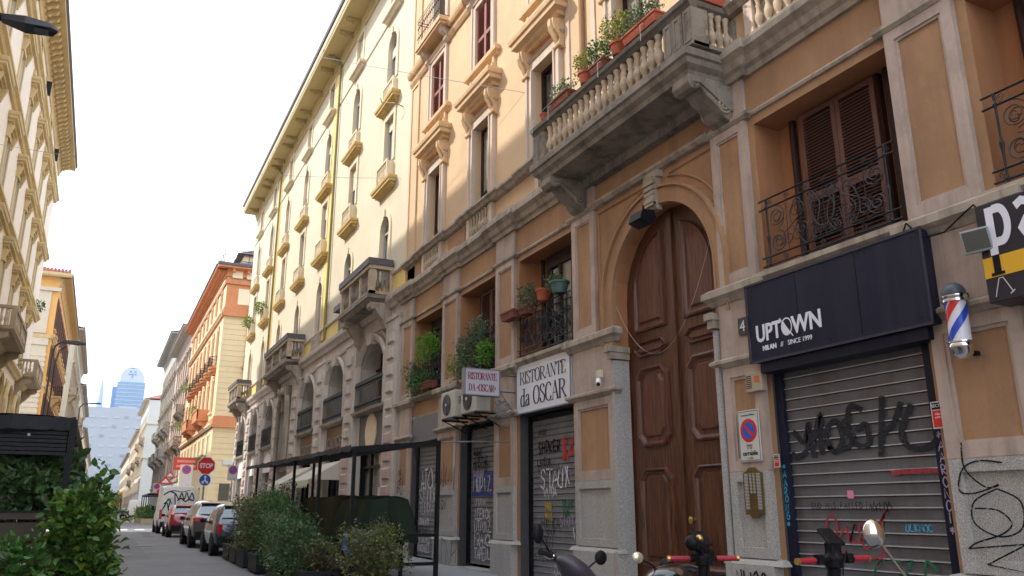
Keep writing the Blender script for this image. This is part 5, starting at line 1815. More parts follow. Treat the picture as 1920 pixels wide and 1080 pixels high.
plant('potted_shrub', 'largest yellow green shrub in a round red pot on the stone balcony rail', (bx_, 9.95, 9.36), (0.24, 0.30, 0.26), 1100, 0.055, M_LEAFO, (bx_, 9.95, 8.86), pot=pot_at(bx_, 9.95, 8.865, 0.15, 0.22), nb=22)
plant('potted_shrub', 'silvery shrub in a long terracotta trough near the balcony corner', (bx_, 9.25, 9.22), (0.17, 0.46, 0.19), 1300, 0.045, M_LEAFG, (bx_, 9.25, 8.86), pot=trough(bx_ - 0.11, bx_ + 0.11, 8.8, 9.7, 8.865, 0.17, M_TERRAC), nb=20)
plant('potted_shrub', 'low plant in a terracotta trough on the short near end of the balcony rail', (7.38, 8.16, 9.16), (0.25, 0.12, 0.1), 300, 0.045, M_LEAFG, (7.38, 8.16, 8.86), pot=trough(7.12, 7.66, 8.06, 8.27, 8.865, 0.17, M_TERRAC), nb=6)
T = thing('flower_pot', 'small empty red pot at the far corner of the stone balcony rail', 'pot', (bx_, 12.55, 8.865))
pot_at(bx_, 12.55, 8.865, 0.09, 0.13)(T)
q = MB()
for s in (12.1, 10.35, 9.1, 12.75):
    q.tube([(bx_ - 0.10, s, 8.95), (bx_ - 0.17, s, 8.9), (bx_ - 0.17, s, 8.62)], 0.006, 4)
q.tube([(bx_ - 0.12, 12.9, 8.95), (bx_ - 0.12, 12.2, 9.0), (bx_ - 0.12, 11.5, 9.02)], 0.006, 4)
tag(part(q, 'pot_hooks', M_GREYW), 'thin wire hooks holding the pots on the stone balcony rail', 'hook')
# middle restaurant window: pots hung on the railing
plant('potted_shrub', 'bushy green plant standing among pots on the railing above the restaurant sign', (7.70, 14.65, 5.85), (0.2, 0.30, 0.30), 900, 0.055, M_LEAFG, (7.70, 14.65, 5.5), pot=trough(7.55, 7.8, 14.5, 14.9, 5.5, 0.15), nb=14)
T = thing('flower_pot', 'red clay trough hooked outside the far end of the railing above the restaurant sign', 'planter', (7.6, 15.28, 5.5))
trough(7.48, 7.72, 15.0, 15.62, 5.5, 0.18, M_TERRAD)(T)
T = thing('flower_pot', 'brown round pot on the middle of the railing above the restaurant sign', 'pot', (7.72, 14.05, 5.65))
pot_at(7.72, 14.05, 5.65, 0.16, 0.24, M_TERRAC)(T)
M_GREENPOT = mat('blue green pot', (0.06, 0.13, 0.12), 0.5)
plant('potted_shrub', 'dry leafy plant in a blue green pot above the restaurant sign', (7.7, 13.55, 5.93), (0.15, 0.28, 0.17), 420, 0.05, M_LEAFB, (7.7, 13.4, 5.62), pot=pot_at(7.7, 13.35, 5.64, 0.19, 0.24, M_GREENPOT), nb=12)
# window 2: ivy
plant('ivy', 'trailing ivy covering the railing left of the white restaurant sign', (7.65, 17.5, 5.2), (0.2, 0.78, 0.48), 3600, 0.055, M_LEAFG, (7.65, 17.5, 4.62), droop=0.4, nb=24, extra=(((7.6, 17.1, 5.65), (0.2, 0.45, 0.32), 900),))
plant('potted_shrub', 'bright green leafy plant at the near end of the ivy covered railing', (7.62, 16.62, 5.02), (0.2, 0.26, 0.26), 500, 0.07, M_LEAFBR, (7.62, 16.6, 4.68), nb=6)
plant('potted_shrub', 'yellow green plant low at the far end of the ivy covered railing', (7.58, 18.3, 4.95), (0.2, 0.4, 0.28), 500, 0.065, M_LEAFY, (7.58, 18.3, 4.68), nb=6)
# window 1
plant('potted_shrub', 'tall bright lime green bush behind the farthest mezzanine railing of the peach house', (7.75, 20.75, 5.85), (0.3, 0.5, 0.42), 1300, 0.07, M_LEAFBR, (7.75, 20.75, 5.3), nb=10)
plant('potted_shrub', 'leafy plants hanging through the farthest mezzanine railing of the peach house', (7.62, 21.0, 4.95), (0.25, 0.85, 0.30), 1500, 0.065, M_LEAFM, (7.62, 21.0, 4.62), pot=trough(7.5, 7.75, 20.0, 20.8, 4.66, 0.18), nb=10)
plant('potted_shrub', 'blue green sprigs at the far end of the farthest mezzanine railing', (7.62, 21.8, 5.45), (0.22, 0.35, 0.2), 350, 0.05, M_LEAFG, (7.62, 21.8, 5.2), nb=8)

# ================================================================= SIGNS ON THE PEACH HOUSE
def SG(s, z, x):                                           # world-space plane facing the street at x
    return lambda u, v, d=0.0: (x - d, s - u, z + v)
T = thing('awning_box', 'navy box awning lettered UPTOWN over the nearest roller shutter', 'awning', (7.56, 6.706, 3.403))
T.scale = (1.0286,) * 3
q = MB()
q.box(0, 0.45, -1.31, 1.31, -0.02, 1.0)
part(q, 'box', M_NAVY, T, bevel=0.015)
q = MB()
for z in (-0.035, 0.985):
    q.box(-0.012, 0.0, -1.32, 1.32, z, z + 0.03)
q.box(-0.012, 0.0, -1.325, -1.30, -0.02, 1.0)
q.box(-0.012, 0.0, 1.30, 1.325, -0.02, 1.0)
part(q, 'edge_trim', mat('navy trim', (0.03, 0.03, 0.05), 0.4), T)
q = MB()
for yy in (-0.45, 0.45):
    q.box(-0.003, 0.0, yy - 0.004, yy + 0.004, 0.02, 0.96)
for yy in (-1.2, -0.6, 0.0, 0.6, 1.2):
    for z in (0.06, 0.92):
        q.lathe([(0.012, -0.006), (0.012, 0.0)], (0, yy, z), 6, 'x')
part(q, 'seams_and_rivets', M_BLACK, T, kind='stuff')
f = lambda u, v, d=0.0: (-0.004 - d, 1.18 - u, v)
up_ = MB()
x_ = text_mb('UPT', 0.30, lambda u, v, d=0.0: f(u, v + 0.23, d), 0.80, 'LEFT', bold=0.008)
up_.add(x_.v, x_.f)
x_ = text_mb('WN', 0.30, lambda u, v, d=0.0: f(u + 0.62, v + 0.23, d), 0.86, 'LEFT', bold=0.008)
up_.add(x_.v, x_.f)
n = 28
ring = [(0.535 + 0.082 * math.cos(2 * PI * k / n), 0.335 + 0.105 * math.sin(2 * PI * k / n)) for k in range(n + 1)]
up_.ribbon(ring, 0.016, lambda a, b: f(a, b, 0.002))
half = [(0.535 + 0.082 * math.cos(t), 0.335 + 0.105 * math.sin(t)) for t in [PI * 0.72 + PI * k / 14 for k in range(15)]]
up_.add([f(a, b, 0.003) for a, b in half], [tuple(range(len(half)))])
up_.ribbon([(0.43, 0.46), (0.63, 0.20)], 0.014, lambda a, b: f(a, b, 0.004))
part(up_, 'lettering', M_LETTER, T)
x_ = text_mb('MILAN', 0.085, lambda u, v, d=0.0: f(u + 0.10, v + 0.105, d), 0.95, 'LEFT', bold=0.003)
y_ = text_mb('//', 0.085, lambda u, v, d=0.0: f(u + 0.41, v + 0.105, d), 0.95, 'LEFT')
z_ = text_mb('SINCE 1999', 0.085, lambda u, v, d=0.0: f(u + 0.53, v + 0.105, d), 0.92, 'LEFT')
x_.add(y_.v, y_.f)
x_.add(z_.v, z_.f)
part(x_, 'lettering', M_LETTER, T, label='small line reading MILAN // SINCE 1999')
part(MB().box(0.05, 0.4, -1.2, 1.2, -0.16, -0.03), 'roller_case', M_NAVY, T)

T = thing('shop_sign', 'white restaurant fascia sign reading RISTORANTE da OSCAR', 'sign', (7.72, 14.15, 3.45))
part(MB().box(0, 0.10, -1.13, 1.13, 0, 1.0), 'panel', mat('dirty white sign', (0.72, 0.73, 0.78), 0.5, var=0.05, streak=0.15, dirtcol=(0.4, 0.35, 0.3)), T)
q = MB()
q.box(-0.015, 0.0, -1.14, 1.14, -0.02, 0.01)
q.box(-0.015, 0.0, 1.115, 1.14, 0.01, 1.0)
q.box(-0.015, 0.0, -1.14, -1.115, 0.01, 1.0)
part(q, 'frame', M_METALP, T)
M_INK = mat('navy black lettering', (0.012, 0.014, 0.03), 0.5)
q = MB()
serif(q, 'RISTORANTE', 0.26, 1.95, lambda u, v, d=0.0: (-0.004 - d, -u, 0.60 + v))
serif(q, 'da OSCAR', 0.36, 1.9, lambda u, v, d=0.0: (-0.004 - d, -u, 0.14 + v))
part(q, 'lettering', M_INK, T)
part(MB().box(-0.0, 0.12, -1.13, 1.13, 1.004, 1.12), 'header', M_PEACH, T)

T = thing('shop_sign', 'small projecting white sign with red letters RISTORANTE DA OSCAR', 'sign', (6.94, 15.4, 3.83))
part(MB().box(-0.385, 0.385, -0.07, 0.07, 0, 0.53), 'panel', mat('lilac white sign', (0.52, 0.50, 0.56), 0.5, var=0.06), T)
q = MB()
for z0, z1 in ((-0.02, 0.0), (0.53, 0.55)):
    q.box(-0.4, 0.4, -0.08, 0.08, z0, z1)
q.box(-0.41, -0.385, -0.08, 0.08, -0.02, 0.55)
q.box(0.385, 0.41, -0.08, 0.08, -0.02, 0.55)
part(q, 'frame', M_METALP, T)
M_DKRED = mat('faded red lettering', (0.26, 0.04, 0.07), 0.6)
q = MB()
serif(q, 'RISTORANTE', 0.15, 0.66, lambda u, v, d=0.0: (u, -0.074 - d, 0.31 + v))
serif(q, 'DA <OSCAR>', 0.15, 0.62, lambda u, v, d=0.0: (u, -0.074 - d, 0.07 + v))
part(q, 'lettering', M_DKRED, T)
q = MB()
for z in (0.1, 0.45):
    q.tube([(0.4, 0, z), (0.88, 0, z)], 0.014, 6)
q.tube([(0.45, 0, 0.1), (0.7, 0.02, -0.25), (0.85, 0, -0.3)], 0.01, 5)
part(q, 'arm', M_METAL, T)
q = MB()
random.seed(5)
for k in range(7):
    a = 0.5 + random.uniform(-0.06, 0.1)
    q.tube([(a + 0.16 * math.sin(j * 0.8 + k), random.uniform(-0.03, 0.03), -0.08 - j * 0.06) for j in range(7)], 0.009, 4)
part(q, 'cable', M_BLACK if False else M_METALP, T)

T = thing('shop_sign', 'black and yellow fascia sign reading pa at the right edge', 'sign', (7.4, 3.2, 3.40))
part(MB().box(0, 0.4, -1.4, 1.44, 0, 0.98), 'box', mat('black sign face', (0.014, 0.015, 0.026), 0.35), T, bevel=0.01)
part(MB().box(-0.006, 0.0, -1.4, 1.43, 0.24, 0.44), 'yellow_band', mat('sign yellow', (0.75, 0.42, 0.02), 0.5), T)
q = MB()
for (a0, r0, r1, z0, z1) in ((0, 0, 0, 0, 0),):
    pass
fn = lambda u, v, d=0.0: (-0.008 - d, 1.34 - u * 0.78, v)
def bold_p(mb, x0):
    n = 18
    mb.add([fn(x0, 0.45), fn(x0 + 0.10, 0.45), fn(x0 + 0.10, 0.93), fn(x0, 0.93)], [(0, 1, 2, 3)])
    mb.ribbon([(x0 + 0.10, 0.90)] + [(x0 + 0.16 + 0.10 * math.sin(PI * k / n), 0.735 + 0.165 * math.cos(PI * k / n)) for k in range(n + 1)] + [(x0 + 0.10, 0.57)], 0.085, lambda a, b: fn(a, b, 0.001))
bold_p(q, 0.0)
n = 18
x0 = 0.36
q.ribbon([(x0 + 0.02, 0.86), (x0 + 0.10, 0.90), (x0 + 0.2, 0.86), (x0 + 0.25, 0.76), (x0 + 0.25, 0.52)], 0.085, lambda a, b: fn(a, b, 0.001))
q.ribbon([(x0 + 0.25, 0.72), (x0 + 0.12, 0.72), (x0 + 0.05, 0.64), (x0 + 0.1, 0.55), (x0 + 0.25, 0.58)], 0.07, lambda a, b: fn(a, b, 0.002))
t_ = text_mb('lestra', 0.5, lambda u, v, d=0.0: fn(u + 0.75, v + 0.53, d), 0.8, 'LEFT', bold=0.01)
q.ribbon([(0.52, 0.20), (0.55, 0.12), (0.62, 0.12)], 0.02, lambda a, b: fn(a, b, 0.001))
q.ribbon([(0.545, 0.20), (0.545, 0.07), (0.60, 0.055)], 0.022, lambda a, b: fn(a, b, 0.0015))
q.ribbon([(0.50, 0.16), (0.60, 0.16)], 0.02, lambda a, b: fn(a, b, 0.002))
part(q, 'lettering', M_LETTER, T)
q = MB()
q.add([fn(0.01, 0.27, 0.002), fn(0.10, 0.27, 0.002), fn(0.10, 0.45, 0.002), fn(0.01, 0.45, 0.002)], [(0, 1, 2, 3)])
q.add([fn(-0.03, 0.25, 0.003), fn(0.14, 0.25, 0.003), fn(0.14, 0.28, 0.003), fn(-0.03, 0.28, 0.003)], [(0, 1, 2, 3)])
part(q, 'letter_stem', M_BLACK, T)
q = MB()
q.ribbon([(-0.02, 0.05), (0.05, 0.22), (0.10, 0.22), (0.20, 0.06)], 0.012, lambda a, b: fn(a, b, 0.001))
q.ribbon([(0.16, 0.05), (0.22, 0.08)], 0.012, lambda a, b: fn(a, b, 0.0015))
part(q, 'line_drawing', M_GREYW, T)

# floodlight beside the black sign
T = thing('floodlight', 'square grey floodlight on a bracket beside the black and yellow sign', 'lamp', (7.34, 4.62, 4.02))
T.scale = (0.8,) * 3
q = MB()
q.box(-0.04, 0.05, -0.15, 0.17, -0.14, 0.15)
q.xf(Matrix.Rotation(R(-12), 4, 'Y') @ Matrix.Rotation(R(32), 4, 'Z'))
part(q, 'housing', mat('grey lamp housing', (0.30, 0.31, 0.33), 0.45), T, bevel=0.012)
q = MB()
q.box(-0.046, -0.041, -0.125, 0.145, -0.115, 0.125)
q.xf(Matrix.Rotation(R(-12), 4, 'Y') @ Matrix.Rotation(R(32), 4, 'Z'))
part(q, 'glass', mat('lamp glass', (0.07, 0.07, 0.06), 0.15), T)
part(MB().tube([(0.05, 0, 0.1), (0.12, 0, 0.3), (0.42, 0, 0.38)], 0.012, 5), 'bracket', M_BLACK, T)
T = MB()
T.tube([(7.62, 5.5, 4.42), (7.6, 5.45, 4.34), (7.58, 5.1, 4.30), (7.56, 4.85, 4.42), (7.5, 4.7, 4.45), (7.46, 4.6, 4.3)], 0.01, 5)
T.tube([(p.x * 1 + 0, 0, 0) for p in []] or [(7.60, 5.52, 4.38), (7.56, 5.46, 4.46), (7.54, 5.5, 4.52), (7.57, 5.56, 4.46), (7.6, 5.52, 4.36)], 0.012, 5)
tag(part(T, 'cable', M_BLACK), 'coiled black cable on the pier between the two black awnings', 'cable')

# barber pole
T = thing('barber_pole', 'barber pole with red white and blue stripes on the pier right of the shutter', 'barber pole', (7.52, 5.06, 3.0))
q = MB()
q.lathe([(0.118, 0.07), (0.118, 0.10), (0.108, 0.115), (0.108, 0.525), (0.118, 0.54), (0.118, 0.58)], (0, 0, 0), 24)
bm_ = MB()
r_ = 0.104
nseg, nst = 40, 30
def strip(ph, wdt, mt, nm):
    m = MB()
    for k in range(nst):
        t0, t1 = k / nst, (k + 1) / nst
        z0, z1 = 0.115 + 0.41 * t0, 0.115 + 0.41 * t1
        for j in range(6):
            a0 = ph + 3.0 * t0 + wdt * j / 6
            a0b = ph + 3.0 * t0 + wdt * (j + 1) / 6
            a1, a1b = a0 + 3.0 / nst, a0b + 3.0 / nst
            m.add([(r_ * math.cos(a0), r_ * math.sin(a0), z0), (r_ * math.cos(a0b), r_ * math.sin(a0b), z0), (r_ * math.cos(a1b), r_ * math.sin(a1b), z1), (r_ * math.cos(a1), r_ * math.sin(a1), z1)], [(0, 1, 2, 3)])
    part(m, nm, mt, T)
strip(2.05, 0.85, mat('pole blue', (0.02, 0.07, 0.50), 0.25), 'blue_stripe')
strip(0.35, 0.85, mat('pole red', (0.60, 0.025, 0.02), 0.25), 'red_stripe')
strip(2.05 + 3.5, 0.85, mat('pole blue', (0.02, 0.07, 0.50), 0.25), 'blue_stripe')
part(MB().lathe([(0.101, 0.11), (0.101, 0.53)], (0, 0, 0), 24), 'core', mat('pole white', (0.72, 0.72, 0.78), 0.25), T, smooth=True)
part(MB().lathe([(0.02, -0.06), (0.07, -0.045), (0.10, 0.0), (0.105, 0.05), (0.118, 0.065), (0.118, 0.085), (0.11, 0.10), (0.12, 0.11), (0.12, 0.12), (0.1, 0.12)], (0, 0, 0), 24), 'lower_cap', M_CHROME, T, smooth=True)
part(MB().lathe([(0.1, 0.52), (0.12, 0.525), (0.12, 0.545), (0.11, 0.555), (0.12, 0.575), (0.12, 0.59), (0.1, 0.6)], (0, 0, 0), 24), 'collar', M_CHROME, T, smooth=True)
part(MB().lathe([(0.112, 0.60), (0.112, 0.64), (0.09, 0.69), (0.05, 0.72), (0.01, 0.73)], (0, 0, 0), 24), 'upper_cap', mat('slate cap', (0.06, 0.075, 0.10), 0.4), T, smooth=True)
part(MB().box(0.08, 0.25, -0.03, 0.03, 0.0, 0.04).box(0.08, 0.25, -0.03, 0.03, 0.6, 0.64), 'bracket', M_BLACK, T)

# small signs on piers
T = thing('parking_sign', 'white no parking plate lettered carrabile on the pier left of the navy awning', 'sign', (7.68, 8.33, 2.12))
part(MB().box(0, 0.015, -0.205, 0.205, 0, 0.68), 'plate', mat('ivory plate', (0.60, 0.60, 0.56), 0.45, var=0.08), T, bevel=0.004)
q = MB()
frame(q, -0.19, 0.19, 0.015, 0.665, 0.006, 0.001, 0.003)
part(q, 'border', M_BLACK, T)
part(MB().lathe([(0.155, -0.004), (0.155, 0.0)], (0, 0, 0.41), 32, 'x'), 'red_ring', M_RED, T)
part(MB().lathe([(0.112, -0.007), (0.112, -0.004)], (0, 0, 0.41), 32, 'x'), 'blue_disc', M_BLUE, T)
part(MB().ribbon([(-0.085, 0.085), (0.085, -0.085)], 0.04, lambda a, b: (-0.009, -a, 0.41 + b)), 'red_bar', M_RED, T)
q = text_mb('carrabile', 0.085, lambda u, v, d=0.0: (-0.004 - d, -u, 0.085 + v), 0.95, ext=0.0012, bold=0.0015)
for t, z, s in (('Comune di Milano', 0.035, 0.605), ('PASSO', 0.04, 0.20), ('0 - 24', 0.035, 0.165), ('n. 4102', 0.035, 0.035)):
    x_ = text_mb(t, z, lambda u, v, d=0.0, s=s: (-0.004 - d, -u, s + v), 1.0, ext=0.001)
    q.add(x_.v, x_.f)
part(q, 'lettering', M_INK, T)
T = thing('door_bell_panel', 'shaped brass bell panel with many buttons below the no parking plate', 'intercom', (7.68, 8.33, 1.42))
pts = [(-0.17, 0.03), (-0.10, 0.03), (-0.06, -0.02), (0.06, -0.02), (0.10, 0.03), (0.17, 0.03), (0.18, 0.1), (0.18, 0.56), (0.12, 0.58), (0.06, 0.63), (-0.06, 0.63), (-0.12, 0.58), (-0.18, 0.56), (-0.18, 0.1)]
part(MB().prism(pts, 'x', 0, 0.015), 'plate', M_BRASSD, T, bevel=0.003)
bt = MB().box(-0.012, 0, -0.013, 0.013, -0.004, 0.004).mesh('button', M_GREYW)
for r0 in range(25):
    z = 0.10 + r0 * 0.0185
    for cx in (-0.13, -0.095, -0.03, 0.03, 0.095, 0.13):
        if abs(cx) < 0.05 and r0 < 11:
            continue
        if 3 <= r0 or abs(cx) > 0.05:
            inst(bt, 'button', T, (0, cx, z))
T = thing('house_number', 'dark stone house number plate 4 beside the navy awning', 'house number', (7.68, 8.26, 3.83))
part(MB().box(0, 0.02, -0.09, 0.12, 0, 0.24), 'plate', mat('slate number plate', (0.05, 0.05, 0.055), 0.5), T)
part(text_mb('4', 0.22, lambda u, v, d=0.0: (-0.004 - d, 0.03 - u, 0.045 + v), 1.0, ext=0.002), 'lettering', M_WHITE, T)
T = thing('intercom', 'beige intercom box with grille under the left end of the navy awning', 'intercom', (7.63, 8.12, 3.02))
part(MB().box(0, 0.11, -0.15, 0.15, 0, 0.26), 'box', mat('beige plastic', (0.42, 0.34, 0.25), 0.5), T, bevel=0.01)
q = MB()
for k in range(7):
    q.box(-0.004, 0, 0.03, 0.13, 0.05 + k * 0.026, 0.06 + k * 0.026)
part(q, 'grille', M_BLACK, T)
part(MB().box(-0.006, 0, -0.12, -0.03, 0.12, 0.2), 'lamp_lens', mat('orange lens', (0.6, 0.13, 0.04), 0.3), T)
def sector(y, z, w, h, label):
    T = thing('alarm_notice', label, 'notice', (7.742, y, z))
    part(MB().box(0, 0.008, -w / 2, w / 2, 0, h), 'plate', M_GREYW, T)
    part(MB().box(-0.003, 0, -w / 2 + 0.012, w / 2 - 0.012, 0.015, h * 0.67), 'red_field', M_RED, T)
    part(MB().box(-0.003, 0, -w / 2 + 0.012, w / 2 - 0.012, h * 0.71, h - 0.012), 'black_field', M_BLACK, T)
    q = text_mb('SECTOR', w * 0.24, lambda u, v, d=0.0: (-0.005 - d, -u, h * 0.79 + v), 1.0, ext=0.0008)
    for t, s in (('Allarme', 0.5), ('antifurto', 0.38)):
        x_ = text_mb(t, w * 0.17, lambda u, v, d=0.0, s=s: (-0.005 - d, -u, h * s + v), 1.0, ext=0.0008)
        q.add(x_.v, x_.f)
    part(q, 'lettering', M_WHITE, T)
sector(5.56, 2.32, 0.19, 0.28, 'red and white alarm notice on the right frame of the near shutter')
sector(7.93, 2.03, 0.10, 0.17, 'small red alarm sticker on the left frame of the near shutter')
T = thing('security_camera', 'white security camera on the stone pier left of the great door', 'camera', (7.60, 11.85, 3.62))
part(MB().box(-0.02, 0.06, -0.06, 0.06, 0.12, 0.25), 'junction_box', mat('cream plastic', (0.6, 0.55, 0.42), 0.5), T, bevel=0.008)
q = MB().tube([(0.0, 0.02, 0.08), (-0.10, -0.13, -0.02)], 0.045, 12)
part(q, 'body', M_WHITE, T, smooth=True)
part(MB().tube([(0.02, 0, 0.16), (-0.02, 0.0, 0.07)], 0.015, 6), 'arm', M_WHITE, T)
part(MB().tube([(-0.10, -0.13, -0.02), (-0.105, -0.137, -0.025)], 0.034, 12), 'lens', M_BLACK, T)
# air conditioners
def aircon(y0, y1, label):
    T = thing('air_conditioner', label, 'air conditioner', (7.1, (y0 + y1) / 2, 3.58), group='air conditioners over the graffiti shutter')
    w = (y1 - y0) / 2
    part(MB().box(0, 0.34, -w, w, 0, 0.62), 'casing', mat('air conditioner casing', (0.50, 0.48, 0.43), 0.5, var=0.08, streak=0.2), T, bevel=0.015)
    c = 0.14 * w
    pts = [(c + 0.24 * math.cos(2 * PI * k / 24), 0.31 + 0.25 * math.sin(2 * PI * k / 24)) for k in range(24)]
    part(MB().prism(pts, 'x', -0.015, 0.001), 'fan_grille', mat('grey fan grille', (0.07, 0.07, 0.075), 0.6), T)
    m = MB()
    for rr in (0.08, 0.13, 0.18, 0.225):
        m.tube([(-0.02, c + rr * math.cos(2 * PI * k / 20), 0.31 + rr * math.sin(2 * PI * k / 20)) for k in range(21)], 0.004, 4, cap=False)
    for k in range(8):
        m.tube([(-0.02, c, 0.31), (-0.02, c + 0.24 * math.cos(k * PI / 4), 0.31 + 0.24 * math.sin(k * PI / 4))], 0.004, 4, cap=False)
    part(m, 'fan_guard', M_METAL, T)
    part(MB().lathe([(0.035, -0.035), (0.03, -0.015)], (0, c, 0.31), 12, 'x'), 'hub', M_WHITE, T)
    m = MB()
    for k in range(6):
        m.box(0.08, 0.28, -w - 0.004, -w, 0.30 + k * 0.03, 0.312 + k * 0.03)
    part(m, 'side_vent', M_BLACK, T)
    m = MB()
    for s in (-w + 0.1, w - 0.1):
        m.box(0.0, 0.66, s - 0.02, s + 0.02, -0.05, -0.01)
        m.tube([(0.05, s, -0.04), (0.62, s, -0.3)], 0.014, 4)
    part(m, 'support_bracket', M_BLACK, T)
aircon(17.2, 18.08, 'left air conditioner above the graffiti shutter, nearer the cream house')
aircon(15.98, 16.86, 'right air conditioner half hidden behind the projecting restaurant sign')
# ================================================================= GENERIC STREET HOUSES
def house(label, X, side, y0, y1, ztop, wm, tm, rows, spacing, eave=0.8, em=None, roofm=None, first=None, lowm=None, lowz=4.5, balc=(), courses=(), win_w=0.5, shut=None, depth=12, modillion=0.0,
          trimw=0.16, seed=1, bm_=None, hoodm=None, name='apartment_building', lowrise=True, gutm=None, sub=True, end_courses=False):
    """side=+1: stands right of the street (faces -X); -1: left (faces +X). rows=[(sill z, top z, hood, arch)]"""
    rnd = random.Random(seed)
    rot = 0 if side > 0 else PI
    yo = y0 if side > 0 else y1
    L = y1 - y0
    T = thing(name, label, 'building', (X, yo, 0), rot)
    loc = (lambda y: y - y0) if side > 0 else (lambda y: y1 - y)
    cols = []
    y = (first if first is not None else y0 + spacing / 2)
    while y < y1 - win_w - 0.3:
        cols.append(y)
        y += spacing
    holes = [(loc(c) - win_w, loc(c) + win_w, z0, z1, 0.18) for c in cols for (z0, z1, h, a) in rows]
    lo_holes = [(loc(c) - win_w * 1.7, loc(c) + win_w * 1.7, 0.0, min(3.4, lowz - 0.8), 0.3) for c in cols]
    if lowm:
        m = MB()
        wall(m, 0, L, 0, lowz, [h for h in lo_holes] + [h for h in holes if h[3] < lowz])
        part(m, 'lower_wall', lowm, T)
        m = MB()
        wall(m, 0, L, lowz, ztop, [h for h in holes if h[2] > lowz])
        core(m, 0, L, ztop, depth)
        part(m, 'wall', wm, T)
    else:
        m = MB()
        wall(m, 0, L, 0, ztop, holes + lo_holes)
        core(m, 0, L, ztop, depth)
        part(m, 'wall', wm, T)
    m = MB()
    for h in lo_holes:
        m.box(0.28, 0.3, h[0], h[1], 0, h[3])
    part(m, 'shop_window', M_GLASS, T)
    tr = MB()
    for z, o in courses:
        tr.mould(0, L, [(0, z), (o * 0.4, z), (o * 0.6, z + 0.12), (o, z + 0.2), (o, z + 0.32), (0, z + 0.36)])
        if end_courses:
            tr.box(0, depth, -o if side > 0 else L, 0 if side > 0 else L + o, z, z + 0.33)
    if lowm:
        tr.mould(0, L, [(0, lowz), (0.12, lowz + 0.05), (0.16, lowz + 0.2), (0.16, lowz + 0.32), (0, lowz + 0.36)])
    if tr.v:
        part(tr, 'string_course', tm, T)
    # shared window meshes
    for (z0, z1, hood, arch) in rows:
        f = MB()
        frame(f, -win_w - trimw, win_w + trimw, z0 - 0.14, z1 + trimw, trimw, 0, 0.06)
        f.rmould(-win_w - 0.22, win_w + 0.22, [(0, z0 - 0.28), (0.08, z0 - 0.26), (0.16, z0 - 0.18), (0.17, z0 - 0.08), (0, z0 - 0.06)])
        fm = f.mesh('window', tm)
        hm = None
        if hood:
            h = MB()
            h.rmould(-win_w - 0.2, win_w + 0.2, [(o * hood, z1 + 0.32 + z) for o, z in HOODP])
            for sg in (-1, 1):
                h.prism([(0, z1 - 0.2), (-0.1 * hood, z1 - 0.2), (-0.26 * hood, z1 + 0.3), (0, z1 + 0.33)], 'y', sg * (win_w + 0.2) - 0.08, sg * (win_w + 0.2) + 0.08)
            hm = h.mesh('hood', hoodm or tm)
        p1 = MB().box(0.16, 0.17, -win_w, win_w, z0, z1)
        pmx = [p1.mesh('pane', M_GLASS), p1.mesh('pane', M_GLASSC)]
        fr = MB()
        frame(fr, -win_w, win_w, z0, z1, 0.07, -0.15, -0.10)
        fr.ob(-0.15, -0.10, -0.03, 0.03, z0, z1)
        frm = fr.mesh('window_frame', M_FRAMEL)
        shm = None
        if shut:
            s = MB()
            for sg in (-1, 1):
                a_, b_ = sorted((sg * (win_w - 0.02), sg * (win_w + win_w * 0.92)))
                s.ob(0.065, 0.10, a_, b_, z0, z1)
                n_ = int((z1 - z0) / 0.16)
                for k in range(n_):
                    s.ob(0.10, 0.115, a_ + 0.06, b_ - 0.06, z0 + 0.08 + k * 0.16, z0 + 0.15 + k * 0.16)
            shm = s.mesh('shutters', shut)
        for c in cols:
            if side < 0 and c < 24:
                continue
            w = inst(fm, 'window', T, (0, loc(c), 0))
            inst(pmx[rnd.random() < 0.35], 'pane', w)
            if sub:
                inst(frm, 'window_frame', w)
            if hm:
                inst(hm, 'hood', w)
            if shm:
                inst(shm, 'shutters', w)
    # eave
    e = MB()
    e.ob(0, eave, -eave * 0.4 * (side > 0) - (0.4 * eave if side < 0 else 0), L + 0.4 * eave, ztop, ztop + 0.14)
    e.mould(0, L, [(0, ztop - 0.7), (0.06, ztop - 0.68), (0.1, ztop - 0.5), (0.2, ztop - 0.3), (0.22, ztop - 0.1), (0.3, ztop), (0, ztop)])
    part(e, 'eave', em or tm, T)
    if modillion:
        mo = MB()
        mo.prism([(-0.2, -0.02), (-0.2, -0.34), (-0.3, -0.42), (-0.42, -0.30), (-0.62, -0.26), (-0.70, -0.12), (-0.70, -0.02)], 'y', -0.1, 0.1)
        mm = mo.mesh('modillion', em or tm)
        s = 0.4
        cnt = 0
        while s < L and cnt < 290:
            if not (side < 0 and (y1 - s) < 20):
                inst(mm, 'modillion', T, (0, s, ztop))
                cnt += 1
            s += modillion
    e = MB()
    e.mould(-0.3 * eave, L + 0.3 * eave, [(eave - 0.1, ztop + 0.14), (eave, ztop + 0.14), (eave + 0.1, ztop + 0.22), (eave + 0.1, ztop + 0.38), (eave - 0.1, ztop + 0.38)])
    part(e, 'gutter', gutm or M_GUTTER, T)
    e = MB()
    e.add([(-eave + 0.06, -0.3, ztop + 0.3), (-eave + 0.06, L + 0.3, ztop + 0.3), (depth, L + 0.3, ztop + 0.3), (depth, -0.3, ztop + 0.3), (depth * 0.5, 4 if L > 12 else 1, ztop + 2.9), (depth * 0.5, L - (4 if L > 12 else 1), ztop + 2.9)],
          [(0, 1, 5, 4), (1, 2, 5), (2, 3, 4, 5), (3, 0, 4)])
    part(e, 'roof', roofm or M_TILED, T)
